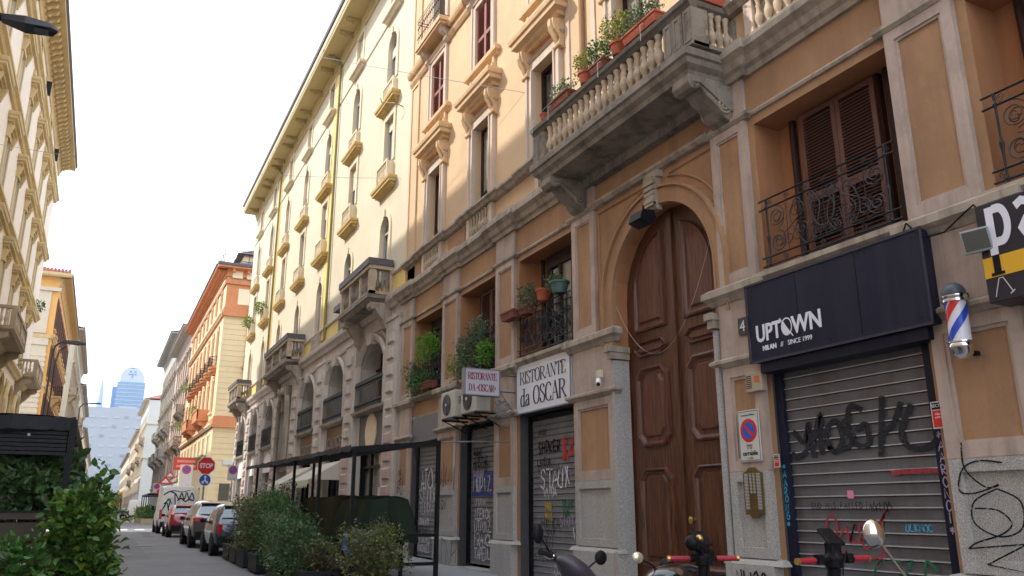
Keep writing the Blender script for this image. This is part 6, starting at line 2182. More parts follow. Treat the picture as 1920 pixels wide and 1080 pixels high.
    for (a, b, z, o, kind) in balc:
        a_, b_ = sorted((loc(a), loc(b)))
        s = MB()
        if kind == 'round':
            pts = [(-o * math.sin(PI * k / 8) * 1.0, (a_ + b_) / 2 - (b_ - a_) / 2 * math.cos(PI * k / 8)) for k in range(9)]
            s.prism([(0, a_)] + pts + [(0, b_)], 'z', z - 0.1, z + 0.05)
            s.prism([(p[0] * 0.8, (a_ + b_) / 2 + (p[1] - (a_ + b_) / 2) * 0.8) for p in pts], 'z', z - 0.35, z - 0.1)
            s.prism([(p[0] * 0.5, (a_ + b_) / 2 + (p[1] - (a_ + b_) / 2) * 0.5) for p in pts], 'z', z - 0.6, z - 0.35)
            B = part(s, 'balcony', bm_ or tm, T)
            r_ = MB()
            r_.tube([(p[0], p[1], z + 0.95) for p in pts], 0.03, 4)
            for k in range(17):
                t = PI * k / 16
                x_, y_ = -o * math.sin(t), (a_ + b_) / 2 - (b_ - a_) / 2 * math.cos(t)
                r_.tube([(x_, y_, z), (x_, y_, z + 0.95)], 0.014, 4, cap=False)
            part(r_, 'railing', M_IRON, B)
            continue
        s.rmould(a_ + o, b_ - o, [(0, z - 0.18), (o - 0.1, z - 0.18), (o - 0.04, z - 0.1), (o, z - 0.06), (o, z + 0.06), (0, z + 0.07)])
        s.quad((0, a_, z - 0.179), (-(o - 0.1), a_ + 0.1, z - 0.179), (-(o - 0.1), b_ - 0.1, z - 0.179), (0, b_, z - 0.179))
        s.quad((0, a_, z + 0.065), (-o, a_, z + 0.065), (-o, b_, z + 0.065), (0, b_, z + 0.065))
        B = part(s, 'balcony', bm_ or tm, T)
        for s_ in (a_ + 0.1, b_ - 0.5):
            k = MB()
            k.prism([(0, z - 0.18), (-o * 0.8, z - 0.18), (-o * 0.82, z - 0.35), (-o * 0.7, z - 0.45), (-o * 0.5, z - 0.5), (-o * 0.3, z - 0.8), (-0.1, z - 1.0), (0, z - 1.15)], 'y', s_, s_ + 0.4)
            part(k, 'bracket', bm_ or tm, B)
        r_ = MB()
        if kind == 'stone':
            r_.ob(o - 0.2, o - 0.02, a_ + 0.03, b_ - 0.03, z + 0.82, z + 0.95)
            r_.ob(0, o - 0.2, a_ + 0.03, a_ + 0.2, z + 0.82, z + 0.95)
            r_.ob(0, o - 0.2, b_ - 0.2, b_ - 0.03, z + 0.82, z + 0.95)
            for s_ in (a_ + 0.03, b_ - 0.23, (a_ + b_) / 2 - 0.1):
                r_.ob(o - 0.21, o - 0.01, s_, s_ + 0.2, z + 0.06, z + 0.82)
            part(r_, 'parapet', bm_ or tm, B)
            n_ = int((b_ - a_ - 0.4) / 0.2)
            for k in range(n_):
                inst(bal_med if (bm_ is M_BALC) else bal_me, 'baluster', B, (-(o - 0.11), a_ + 0.25 + (b_ - a_ - 0.5) * (k + 0.5) / n_, z + 0.06), scale=(1.05, 1.05, 1.28))
            for yy in (a_ + 0.12, b_ - 0.12):
                for k in range(4):
                    inst(bal_med if (bm_ is M_BALC) else bal_me, 'baluster', B, (-0.1 - k * (o - 0.3) / 4, yy, z + 0.06), scale=(1.05, 1.05, 1.28))
        elif kind == 'solid':
            r_.ob(o - 0.1, o, a_, b_, z + 0.06, z + 0.9)
            r_.ob(0, o, a_, a_ + 0.1, z + 0.06, z + 0.9)
            r_.ob(0, o, b_ - 0.1, b_, z + 0.06, z + 0.9)
            r_.ob(o, o + 0.05, a_ - 0.05, b_ + 0.05, z + 0.84, z + 0.95)
            part(r_, 'parapet', bm_ or tm, B)
        else:
            for zz in (z + 0.12, z + 0.9):
                r_.tube([(0, a_ + 0.04, zz), (-(o - 0.04), a_ + 0.04, zz), (-(o - 0.04), b_ - 0.04, zz), (0, b_ - 0.04, zz)], 0.022, 4)
            n_ = int((b_ - a_) / 0.13)
            for k in range(n_ + 1):
                yy = a_ + 0.04 + (b_ - a_ - 0.08) * k / n_
                r_.tube([(-(o - 0.04), yy, z + 0.06), (-(o - 0.04), yy, z + 0.9)], 0.011, 4, cap=False)
            for k in range(5):
                for yy in (a_ + 0.04, b_ - 0.04):
                    r_.tube([(-o * k / 5, yy, z + 0.06), (-o * k / 5, yy, z + 0.9)], 0.011, 4, cap=False)
            part(r_, 'railing', M_IRON, B)
    return T, loc, cols

# ================================================================= LEFT SIDE
M_LCREAM = mat('pale rose cream plaster', (0.80, 0.70, 0.60), 0.92, var=0.06, scale=0.7, streak=0.12, dirtcol=(0.55, 0.45, 0.35))
M_LOCHRE = mat('ochre carved stone', (0.60, 0.46, 0.24), 0.9, var=0.18, scale=2.5, streak=0.25, dirtcol=(0.3, 0.2, 0.1))
M_LBALC = mat('brown grey balcony stone', (0.36, 0.28, 0.19), 0.9, var=0.25, scale=2.5, streak=0.5, bump=0.4, dirtcol=(0.1, 0.08, 0.05))
LB, lloc, lcols = house('tall cream palazzo on the left with ochre window hoods and a carved ochre cornice', -5.0, -1, 23.6, 59.2, 24.1, M_LCREAM, M_LOCHRE,
      [(22.2, 23.2, 0, 0), (17.95, 20.0, 1.0, 0), (13.9, 16.1, 1.0, 0), (9.8, 12.2, 1.05, 0), (5.4, 7.9, 0, 0)], 4.55, eave=0.95, first=26.9, modillion=0.62,
      courses=((21.45, 0.3), (17.3, 0.28), (13.2, 0.3), (8.6, 0.34)), balc=((39.1, 45.0, 8.95, 1.0, 'stone'), (53.3, 58.6, 8.95, 1.0, 'stone')), bm_=M_LBALC, seed=4, trimw=0.22, sub=False)
NB = thing('apartment_building', 'unseen cream house left of the camera, eave lowered to shape the shadow line', 'building', (-5.0, -8.0, 0))
part(MB().box(-12, 0, 0, 31.5, 0, 22.0).box(-12, 0.95, 0, 31.5, 22.0, 22.42), 'wall', M_LCREAM, NB)  # plain block out of view, its height set so sun reaches the balcony
q = MB()
for c in lcols:
    if c > 24:
        s = lloc(c)
        for z in (21.85,):
            q.ob(0, 0.10, s - 0.9, s + 0.9, 20.95, 21.2)
part(q, 'carved_panel', M_LOCHRE, LB)
q = MB()
for c in (36.0, 45.1, 54.2):
    q.ob(0.02, 0.30, lloc(c) + 0.55, lloc(c) + 0.62, 22.3, 23.1)
part(q, 'open_shutter', M_IRON, LB)
# carved arch and sill consoles of the first floor (left)
q = MB()
for c in lcols:
    if c > 30:
        s = lloc(c)
        for r_ in (1.15, 1.35):
            q.tube([(-0.16, s - r_, 5.0)] + [(-0.16, *p) for p in arch_pts(s - r_, s + r_, 7.0, 0.9)] + [(-0.16, s + r_, 5.0)], 0.1, 5)
part(q, 'arch_surround', M_LOCHRE, LB)
plant('balcony_plant', 'dark potted plant on a high left side window sill near the corner', (-4.7, 57.6, 14.0), (0.25, 0.4, 0.35), 160, 0.12, M_LEAFD, nb=3)

M_LORANGE = mat('apricot plaster', (0.74, 0.42, 0.14), 0.92, var=0.12, scale=0.8, streak=0.15, dirtcol=(0.4, 0.2, 0.08))
M_PILAS = mat('cream pilaster', (0.62, 0.54, 0.42), 0.9, var=0.1)
OB, oloc, ocols = house('apricot house with cream pilasters and red tiled roof on the left', -5.0, -1, 75.5, 104, 20.4, M_LORANGE, M_LOCHRE,
      [(16.3, 18.8, 0, 0), (12.2, 14.8, 0, 0), (8.0, 10.8, 0, 0), (5.0, 7.0, 0, 0)], 3.1, eave=0.85, roofm=M_TILE, shut=mat('maroon shutters', (0.10, 0.03, 0.03), 0.6),
      courses=((15.2, 0.2), (11.2, 0.16), (7.2, 0.2)), balc=((80, 83, 7.7, 0.8, 'iron'), (86, 89, 11.7, 0.8, 'iron'), (92, 96, 7.7, 0.8, 'iron')), lowm=M_STONE, lowz=4.2, seed=5, win_w=0.42, end_courses=True)
# end wall facing the camera: pilaster strips, panels, banding
EY = 104 - 75.5
q = MB()
for x in (0.25, 3.6, 6.9):
    q.box(x, x + 1.5, EY, EY + 0.16, 4.6, 15.2)
    q.box(x - 0.08, x + 1.58, EY, EY + 0.26, 14.6, 15.15)
    for k in range(15):
        q.box(x - 0.06, x + 1.56, EY, EY + 0.20, 7.8 + k * 0.42, 8.05 + k * 0.42)
    q.box(x + 0.2, x + 1.3, EY, EY + 0.14, 15.6, 19.2)
q.box(-0.2, 12, EY, EY + 0.3, 19.2, 19.5)
part(q, 'end_pilaster', M_PILAS, OB)
q = MB()
for x in (2.3, 5.7):
    frame(q, x, x + 1.1, 11.8, 14.2, 0.16, 0, 0)
    q.box(x, x + 1.0, EY + 0.01, EY + 0.08, 11.6, 14.2)
    q.box(x, x + 1.0, EY + 0.01, EY + 0.08, 16.0, 18.6)
part(q, 'end_window', mat('maroon shutters', (0.10, 0.03, 0.03), 0.6), OB)
# tiles along the visible roof end
tm_ = MB()
tm_.lathe([(0.11, 0.0), (0.085, 0.7)], (0, 0, 0), 8, 'y')
tile_me = tm_.mesh('roof_tile', M_TILE)
for j in range(3):
    for k in range(26):
        inst(tile_me, 'roof_tile', OB, (-0.55 + k * 0.27, EY + 0.45 - j * 0.62, 20.82 + j * 0.28), (R(-24), 0, PI))
e = MB()
e.box(-0.85, 12, EY, EY + 0.7, 20.4, 20.52)
e.box(-0.95, 12, EY + 0.62, EY + 0.76, 20.5, 20.72)
part(e, 'end_eave', M_LOCHRE, OB)
M_TAN = mat('tan plaster', (0.52, 0.42, 0.30), 0.92, var=0.14, scale=0.6, streak=0.3, dirtcol=(0.2, 0.15, 0.1))
M_BEIGE = mat('beige plaster', (0.66, 0.57, 0.44), 0.92, var=0.12, scale=0.6, streak=0.25, dirtcol=(0.3, 0.24, 0.16))
M_OLIVE = mat('olive grey plaster', (0.52, 0.48, 0.38), 0.92, var=0.12, scale=0.6, streak=0.3, dirtcol=(0.2, 0.17, 0.12))
rows3 = [(20.6, 22.6, 0, 0), (16.8, 19.2, 0.7, 0), (13.0, 15.4, 0.7, 0), (9.2, 11.6, 0.7, 0), (5.4, 7.8, 0, 0)]
house('olive grey house with a glazed top corner further down the left side', -5.0, -1, 118, 158, 24.4, M_OLIVE, M_TAN, rows3, 3.4, courses=((20.0, 0.25), (12.3, 0.2)),
      balc=((122, 125, 16.4, 0.9, 'solid'), (130, 134, 12.6, 0.9, 'solid'), (140, 144, 8.9, 0.9, 'iron'), (122, 125, 8.9, 0.9, 'solid')), bm_=M_TAN, seed=6, sub=False)
house('tan house with stacked bay balconies far down the left side', -5.0, -1, 160, 215, 22.6, M_TAN, M_STONE, [(17.0, 19.2, 0, 0), (13.0, 15.2, 0.6, 0), (9.0, 11.4, 0.6, 0), (5.2, 7.6, 0, 0)], 3.6,
      balc=((164, 170, 16.6, 1.0, 'solid'), (164, 170, 12.6, 1.0, 'solid'), (164, 170, 8.7, 1.0, 'solid'), (180, 186, 12.6, 1.0, 'solid')), bm_=M_TAN, seed=7, sub=False)
house('farthest beige house on the left side of the street', -5.0, -1, 217, 400, 20.0, M_BEIGE, M_STONE, [(15, 17.2, 0, 0), (11, 13.2, 0, 0), (7, 9.2, 0, 0)], 5.0, seed=8, sub=False,
      balc=((222, 228, 14.6, 1.0, 'solid'), (222, 228, 10.6, 1.0, 'solid'), (240, 246, 10.6, 1.0, 'solid')))

# ================================================================= RIGHT SIDE BEYOND THE CROSSING
M_CY = mat('butter yellow plaster', (0.72, 0.58, 0.35), 0.92, var=0.08, scale=0.8, streak=0.12, dirtcol=(0.5, 0.35, 0.15))
M_ORG = mat('burnt orange trim', (0.62, 0.25, 0.11), 0.9, var=0.15, scale=2, streak=0.2, dirtcol=(0.3, 0.08, 0.03))
M_PALEY = mat('cream field', (0.82, 0.70, 0.48), 0.92, var=0.06)
CB, cloc, ccols = house('yellow corner house with burnt orange trim and bracketed orange eave', 7.8, 1, 70.8, 99.5, 21.6, M_CY, M_PALEY,
      [(18.5, 20.1, 0, 0), (13.9, 16.7, 0, 0), (9.6, 12.3, 0, 0), (5.6, 7.6, 0, 0)], 3.4, eave=0.95, em=M_ORG, first=73.4, modillion=0.55, gutm=M_GUTTER,
      courses=((20.35, 0.2), (17.55, 0.32), (8.1, 0.3)), balc=tuple((c - 0.9, c + 0.9, 13.35, 0.6, 'round') for c in (73.4, 76.8, 80.2, 83.6, 87.0, 90.4, 93.8)) + ((75.2, 79.4, 9.1, 0.95, 'solid'), (84.5, 89.5, 9.1, 0.95, 'solid')),
      bm_=M_ORG, seed=9, end_courses=False, win_w=0.5)
q = MB()
for z, h, o in ((20.35, 0.4, 0.22), (17.5, 0.75, 0.3), (8.1, 0.9, 0.28), (21.0, 0.6, 0.3)):
    q.box(0 - 0.1, 12, -o, 0, z, z + h)
    q.ob(0, o * 0.5, 0, 28.7, z, z + h * 0.8)
for x in (0.0, 3.3, 6.6):
    q.box(x + 0.02, x + 3.2, -0.07, -0.0, 18.3, 20.3)
for c in ccols:
    frame(q, c - 70.8 - 0.72, c - 70.8 + 0.72, 18.3, 20.3, 0.14, 0.0, 0.08)
    frame(q, c - 70.8 - 0.70, c - 70.8 + 0.70, 13.7, 17.0, 0.12, 0.0, 0.09)
    frame(q, c - 70.8 - 0.70, c - 70.8 + 0.70, 9.4, 12.6, 0.12, 0.0, 0.09)
part(q, 'orange_band', M_ORG, CB)
q = MB()
for x in (1.0, 4.3, 7.4):
    q.box(x, x + 1.25, -0.11, -0.05, 18.6, 20.0)
for k in range(8):
    q.box(0.3 + k * 1.25, 1.2 + k * 1.25, -0.10, -0.0, 20.8, 21.35) if False else None
for k in range(8):
    q.box(0.35 + k * 1.2, 1.2 + k * 1.2, -0.34, -0.24, 20.86, 21.5)
part(q, 'cream_panel', M_PALEY, CB)
q = MB()
for k in range(7):
    q.box(0.3 + k * 1.2, 0.55 + k * 1.2, -0.75, -0.02, 21.3, 21.62)
q.box(-0.9, 12, -0.95, 0, 21.6, 21.8)
part(q, 'end_eave', M_ORG, CB)
part(MB().box(-1.0, 12, -1.08, -0.92, 21.78, 22.0), 'end_gutter', M_GUTTER, CB)
# banded stone courses on the end wall: one part each
band = MB().box(0.0, 9.0, -0.035, 0.0, 0, 0.42).mesh('stone_course', M_CY)
z = 9.05
while z < 17.4:
    inst(band, 'stone_course', CB, (0.02, -0.002, z))
    z += 0.46
z = 0.4
while z < 7.8:
    inst(band, 'stone_course', CB, (0.02, -0.002, z))
    z += 0.46
q = MB()
for z0, z1 in ((9.6, 13.0), (13.4, 16.9), (18.4, 20.2)):
    q.box(1.95, 2.2, -0.12, 0, z0, z1)
    q.box(3.1, 3.35, -0.12, 0, z0, z1)
    q.box(1.85, 3.45, -0.16, 0, z1, z1 + 0.25)
    q.box(1.85, 3.45, -0.5, 0, z0 - 0.35, z0 - 0.1)
part(q, 'orange_surround', M_ORG, CB)
q = MB()
for z0, z1 in ((9.6, 13.0), (13.4, 16.9), (18.4, 20.2)):
    q.box(2.2, 3.1, -0.05, 0.0, z0, z1)
q.box(0.9, 1.7, -0.08, 0, 0.15, 3.6)
q.box(1.75, 3.4, -0.08, 0, 0.15, 3.6)
part(q, 'end_window', M_GLASS, CB)
q = MB()
for z0 in (9.5, 13.3):
    for k in range(9):
        q.tube([(1.9 + k * 0.19, -0.5, z0 - 0.1), (1.9 + k * 0.19, -0.5, z0 + 0.9)], 0.014, 4, cap=False)
    q.tube([(1.88, -0.5, z0 + 0.9), (3.45, -0.5, z0 + 0.9)], 0.025, 4)
part(q, 'end_railing', M_IRON, CB)
part(MB().box(1.0, 2.1, -0.11, -0.036, 5.1, 5.5), 'street_name_plate', M_GREYW, CB)
# roof loggia above the corner
q = MB()
q.box(1.6, 7.5, 3.0, 9.0, 21.8, 24.2)
part(q, 'penthouse', M_PALEY, CB)
q = MB()
q.add([(1.0, 2.4, 24.0), (8, 2.4, 24.0), (8, 9.5, 24.0), (1.0, 9.5, 24.0), (3.5, 4.5, 25.4), (6, 4.5, 25.4), (6, 7.5, 25.4), (3.5, 7.5, 25.4)], [(0, 1, 5, 4), (1, 2, 6, 5), (2, 3, 7, 6), (3, 0, 4, 7), (4, 5, 6, 7), (0, 3, 2, 1)])
part(q, 'penthouse_roof', M_TILED, CB)
q = MB()
for z in (22.4, 22.9, 23.3):
    q.tube([(-0.4, 9, z), (-0.4, -0.4, z), (6, -0.4, z)], 0.03, 4)
for k in range(7):
    q.tube([(-0.4, -0.4 + k * 1.5, 21.9), (-0.4, -0.4 + k * 1.5, 23.3)], 0.025, 4)
    q.tube([(-0.4 + k * 1.0, -0.4, 21.9), (-0.4 + k * 1.0, -0.4, 23.3)], 0.025, 4)
part(q, 'roof_railing', M_IRON, CB)
for i, c in enumerate((92.5, 94.8, 79.0)):
    plant('balcony_plant', ('yellow green plants on the upper orange balconies of the corner house', 'pale green plant on the farther lower orange balcony', 'small plant behind the nearer big orange balcony')[i],
          (7.0, c, (14.2, 10.3, 10.2)[i]), (0.4, 1.1, 0.45), 220, 0.14, M_LEAFY, nb=3)
for i, c in enumerate((72.4, 75.6, 78.9, 82.0)):
    plant('balcony_plant', ('window plant over the low sill nearest the corner', 'second window plant from the corner of the yellow house', 'third window plant from the corner of the yellow house', 'fourth window plant from the corner of the yellow house')[i],
          (7.5, c + 1, 5.7), (0.3, 0.5, 0.35), 120, 0.13, M_LEAFY, nb=2)
M_ROSEP = mat('dusty rose plaster', (0.56, 0.40, 0.33), 0.92, var=0.12, scale=0.6, streak=0.25, dirtcol=(0.3, 0.2, 0.15))
M_GREYP = mat('grey plaster', (0.46, 0.44, 0.40), 0.92, var=0.15, scale=0.6, streak=0.35, dirtcol=(0.18, 0.16, 0.14))
M_PALEG = mat('pale grey plaster', (0.64, 0.62, 0.56), 0.92, var=0.06, scale=0.4, streak=0.12, dirtcol=(0.4, 0.36, 0.3))
house('dusty rose house with a deep dark cornice behind the yellow corner house', 7.8, 1, 99.6, 121, 22.2, M_ROSEP, M_STONE, rows3[1:] , 3.2, eave=1.2, em=M_GREYP, seed=10, sub=False, courses=((16.1, 0.3), (8.4, 0.3)),
      balc=((101, 106, 12.5, 0.9, 'solid'), (110, 116, 8.8, 0.9, 'stone'), (101, 106, 8.8, 0.9, 'stone')), bm_=M_STONE, lowm=M_GREYP, lowz=4.6)
house('tall grey house with dark stone balconies in the middle distance on the right', 7.8, 1, 121.1, 152, 25.6, M_GREYP, M_STONE, rows3, 3.3, eave=1.2, em=M_GREYP, seed=12, sub=False, courses=((20.0, 0.3), (8.4, 0.3)),
      balc=((123, 127, 12.6, 1.0, 'stone'), (130, 135, 12.6, 1.0, 'stone'), (124, 130, 8.8, 1.1, 'solid'), (134, 140, 8.8, 1.1, 'solid'), (143, 149, 8.8, 1.1, 'solid'), (143, 148, 12.6, 1.0, 'stone')), bm_=M_GREYP, lowm=M_GREYP, lowz=4.6)
house('plain pale house with a bare end wall and brown hipped roof beyond the second crossing', 7.8, 1, 196, 232, 25.2, M_PALEG, M_BEIGE, rows3, 3.6, eave=1.0, em=M_BEIGE, roofm=M_TILE, seed=13, sub=False, courses=((12.4, 0.3), (19.8, 0.25)),
      balc=((200, 206, 16.4, 1.0, 'solid'), (210, 216, 12.6, 1.0, 'solid'), (222, 228, 16.4, 1.0, 'solid')), bm_=M_TAN, end_courses=True)
house('ochre and tan house far along the right side', 7.8, 1, 233, 300, 21.5, M_TAN, M_BEIGE, [(17, 19, 0, 0), (13, 15.2, 0, 0), (9, 11.2, 0, 0), (5.4, 7.6, 0, 0)], 4.5, seed=14, sub=False,
      balc=((238, 246, 12.6, 1.0, 'solid'), (255, 263, 8.7, 1.0, 'solid'), (270, 280, 12.6, 1.0, 'solid')), bm_=M_STONE)
house('farthest beige house on the right side of the street', 7.8, 1, 301, 400, 19.5, M_BEIGE, M_STONE, [(14, 16.2, 0, 0), (10, 12.2, 0, 0), (6, 8.2, 0, 0)], 6.0, seed=15, sub=False)
# end of the street: wide slab block, glass tower, spire
M_SLAB = mat('pale blue grey cladding', (0.36, 0.385, 0.42), 0.7, var=0.04, scale=0.05)
M_SLABW = mat('slab window glass', (0.40, 0.425, 0.465), 0.3)
M_SLABD = mat('slab window shade', (0.24, 0.27, 0.31), 0.3)
SB = thing('office_block', 'wide pale blue grey slab block closing the end of the street', 'building', (3, 440, 0))
part(MB().box(-70, 80, 0, 25, 0, 50), 'wall', M_SLAB, SB)
part(MB().box(1, 9, 6, 15, 50, 51.4), 'roof_plant_room', M_SLAB, SB)
random.seed(21)
wv = [MB().box(0, 2.4, -0.25, 0.0, 0, 0.8).mesh('window', M_SLABW), MB().box(0, 2.0, -0.25, 0.0, 0, 1.3).mesh('window', M_SLABD)]
jo = [MB(), MB()]
for r_ in range(9):
    for c in range(9):
        x = -16 + c * 5.0 + random.uniform(-0.4, 0.4)
        inst(wv[(r_ * 5 + c * 3) % 4 == 0], 'window', SB, (x, 0, 8 + r_ * 4.6))
TB = thing('skyscraper', 'blue glass tower with a rounded pale crown above the slab block', 'building', (15, 900, 0))
M_TGL = mat('blue tower glass', (0.09, 0.21, 0.37), 0.25, var=0.1, scale=0.03)
M_TGD = mat('deep blue tower edge', (0.05, 0.16, 0.42), 0.3)
part(MB().box(-11, 15, 0, 25, 0, 127), 'shaft', M_TGL, TB)
part(MB().box(-15, -11, 2, 22, 0, 122), 'side_shaft', M_TGD, TB)
fl_me = MB().box(-11.2, 15.2, -0.3, 0, 0, 0.6).mesh('floor_band', M_SLAB)
for k in range(24):
    inst(fl_me, 'floor_band', TB, (0, 0, 34 + k * 3.9))
cr_ = MB()
pts = [(-9, 127), (14, 127), (13.5, 133), (11, 138.5), (7, 142), (2, 143), (-3, 142), (-7, 138.5), (-9, 133)]
cr_.prism([(x, z) for x, z in pts], 'y', 2, 20)
part(cr_, 'crown', mat('pale crown cladding', (0.40, 0.43, 0.48), 0.6), TB)
q = MB()
for x, z, w, h in ((-1, 137, 2.2, 1.6), (3.2, 137, 2.2, 1.6), (-2, 134.5, 8, 1.2), (1.4, 131, 1.0, 3.4), (-0.2, 141, 4, 0.7)):
    q.box(x, x + w, 1.7, 2.0, z, z + h)
part(q, 'crown_opening', M_TGD, TB)
SP = thing('spire', 'slender pale blue spire left of the blue glass tower', 'spire', (-9.5, 905, 0))
part(MB().lathe([(4.2, 0), (3.6, 60), (3.0, 103), (2.2, 112), (1.0, 126), (0.4, 134), (0.15, 146)], (0, 0, 0), 10), 'mast', mat('spire steel', (0.30, 0.40, 0.55), 0.5), SP, smooth=True)

# distant trees at the end of the street
for i, (x, y, h) in enumerate(((-1.5, 330, 7), (3.5, 345, 8), (7.5, 325, 7), (0.8, 360, 8))):
    T = thing('street_tree', ('autumn tree at the far end of the street, leftmost', 'autumn tree at the far end of the street, second from the left', 'autumn tree at the far end of the street, by the right hand houses', 'rearmost autumn tree in front of the slab block')[i], 'tree', (x, y, 0))
    part(MB().tube([(0, 0, 0), (0.1, 0, 2), (0, 0.1, h * 0.7)], 0.22, 6, r1=0.08), 'trunk', M_BARK, T)
    part(foliage(MB(), (0, 0, h * 0.72), (2.6, 2.6, h * 0.36), 700, 0.7, 0.3, seed=i + 40), 'crown', M_LEAFB if i % 2 else mat('autumn leaves', (0.42, 0.30, 0.10), 0.7, island=0.4, trans=0.3), T, kind='stuff')
# ================================================================= CARS
M_TYRE = mat('tyre rubber', (0.018, 0.018, 0.018), 0.85)
M_RIM = mat('alloy rim', (0.42, 0.42, 0.44), 0.3, metal=0.8)
M_CARGL = mat('car glass', (0.03, 0.05, 0.075), 0.04, spec=1.0, coat=1.0)
M_TAIL = mat('tail lamp red', (0.50, 0.015, 0.015), 0.15, coat=1.0)
M_TRIMB = mat('black car plastic', (0.012, 0.012, 0.014), 0.65, spec=0.2)
def car(name, label, x, y, W, H, L, paint, lamp, prof, rot=0.0, wheel_r=0.31, bumper=None, cat='car', roofpaint=None, glassz=None, tail=None, van=False, extra=None):
    """x,y = rear centre on the ground; body runs to +y.  prof stations: (t, zb, z_belt, hw_belt, z_roof, hw_roof)"""
    T = thing(name, label, cat, (x, y, gz(y + 2)), rot, group='cars parked along the kerb')
    hw = W / 2
    st = []
    for (t, zb, zbelt, k, zr, kr) in prof:
        b, r_ = hw * k, hw * kr
        yy = t * L
        row = [(0, yy, zb), (b * 0.86, yy, zb), (b * 0.96, yy, zb + 0.1), (b * 1.0, yy, (zb + zbelt) / 2), (b * 0.985, yy, zbelt - 0.10), (b * 0.95, yy, zbelt),
               (b + (r_ - b) * 0.5, yy, zbelt + (zr - zbelt) * 0.55), (r_, yy, zr - min(0.07, (zr - zbelt) * 0.3)), (r_ * 0.82, yy, zr - 0.01 * (zr > zbelt)), (0, yy, zr + 0.015 * (zr > zbelt))]
        st.append(row)
    m = MB()
    n = len(st[0])
    full = [[(-p[0], p[1], p[2]) for p in row[:0:-1]] + row for row in st]
    N = len(full[0])
    base = len(m.v)
    for row in full:
        m.v.extend(row)
    for i in range(len(full) - 1):
        for j in range(N - 1):
            a = base + i * N + j
            m.f.append((a, a + 1, a + N + 1, a + N))
        m.f.append((base + i * N + N - 1, base + i * N, base + (i + 1) * N, base + (i + 1) * N + N - 1))
    m.f.append(tuple(base + j for j in range(N)))
    m.f.append(tuple(base + (len(full) - 1) * N + j for j in range(N))[::-1])
    body = part(m, 'body', paint, T, smooth=True)
    def patch(i0, i1, j0, j1, name_, mt, off=0.012, du=0.08, dv=0.1, parent=T, both=True):
        # glass patch between stations i0,i1 and outline points j0,j1 (half outline)
        a, b, c, d = [Vector(p) for p in (st[i0][j0], st[i1][j0], st[i1][j1], st[i0][j1])]
        def bl(u, v):
            return (a * (1 - u) + b * u) * (1 - v) + (d * (1 - u) + c * u) * v
        q_ = [bl(du, dv), bl(1 - du, dv), bl(1 - du, 1 - dv), bl(du, 1 - dv)]
        nn = (q_[1] - q_[0]).cross(q_[3] - q_[0]).normalized()
        if nn.x < 0:
            nn = -nn
        for sx in ((1, -1) if both else (1,)):
            mm = MB()
            mm.add([((p + nn * off).x * sx, (p + nn * off).y, (p + nn * off).z) for p in q_], [(0, 1, 2, 3)])
            part(mm, name_, mt, parent)
    return T, st, patch, full, hw
def wheels(T, hw, ys, r_, arch=True):
    for yy in ys:
        for sx in (-1, 1):
            tw = MB().lathe([(r_ * 0.62, -0.10), (r_ * 0.93, -0.10), (r_, -0.07), (r_, 0.07), (r_ * 0.93, 0.10), (r_ * 0.62, 0.10)], (sx * (hw - 0.10), yy, r_), 20, 'x')
            w = part(tw, 'wheel', M_TYRE, T, smooth=True)
            rm = MB()
            rm.lathe([(r_ * 0.62, -0.09), (r_ * 0.62, 0.095), (r_ * 0.56, 0.09), (r_ * 0.52, 0.04)], (sx * (hw - 0.10), yy, r_), 16, 'x')
            for k in range(5):
                a = 2 * PI * k / 5
                rm.tube([(sx * (hw - 0.02), yy, r_), (sx * (hw - 0.02), yy + r_ * 0.58 * math.cos(a), r_ + r_ * 0.58 * math.sin(a))], 0.028, 4)
            part(rm, 'rim', M_RIM, w)
            if arch:
                am = MB().lathe([(r_ * 1.16, -0.12), (r_ * 1.16, 0.106)], (sx * (hw - 0.11), yy, r_ + 0.01), 20, 'x')
                part(am, 'wheel_arch', M_TRIMB, T)
def plate_box(T, x0, x1, yy, z0, z1, mt, name_, dy=0.02):
    part(MB().box(x0, x1, yy - dy, yy, z0, z1), name_, mt, T)
P5 = mat('deep grey blue car paint', (0.045, 0.055, 0.085), 0.25, coat=1.0, metal=0.3)
PS = mat('warm grey car paint', (0.085, 0.078, 0.075), 0.28, coat=1.0, metal=0.4)
PR = mat('red car paint', (0.36, 0.012, 0.018), 0.25, coat=1.0)
PW = mat('dirty white van paint', (0.80, 0.79, 0.75), 0.45, coat=0.4, var=0.08, scale=2)
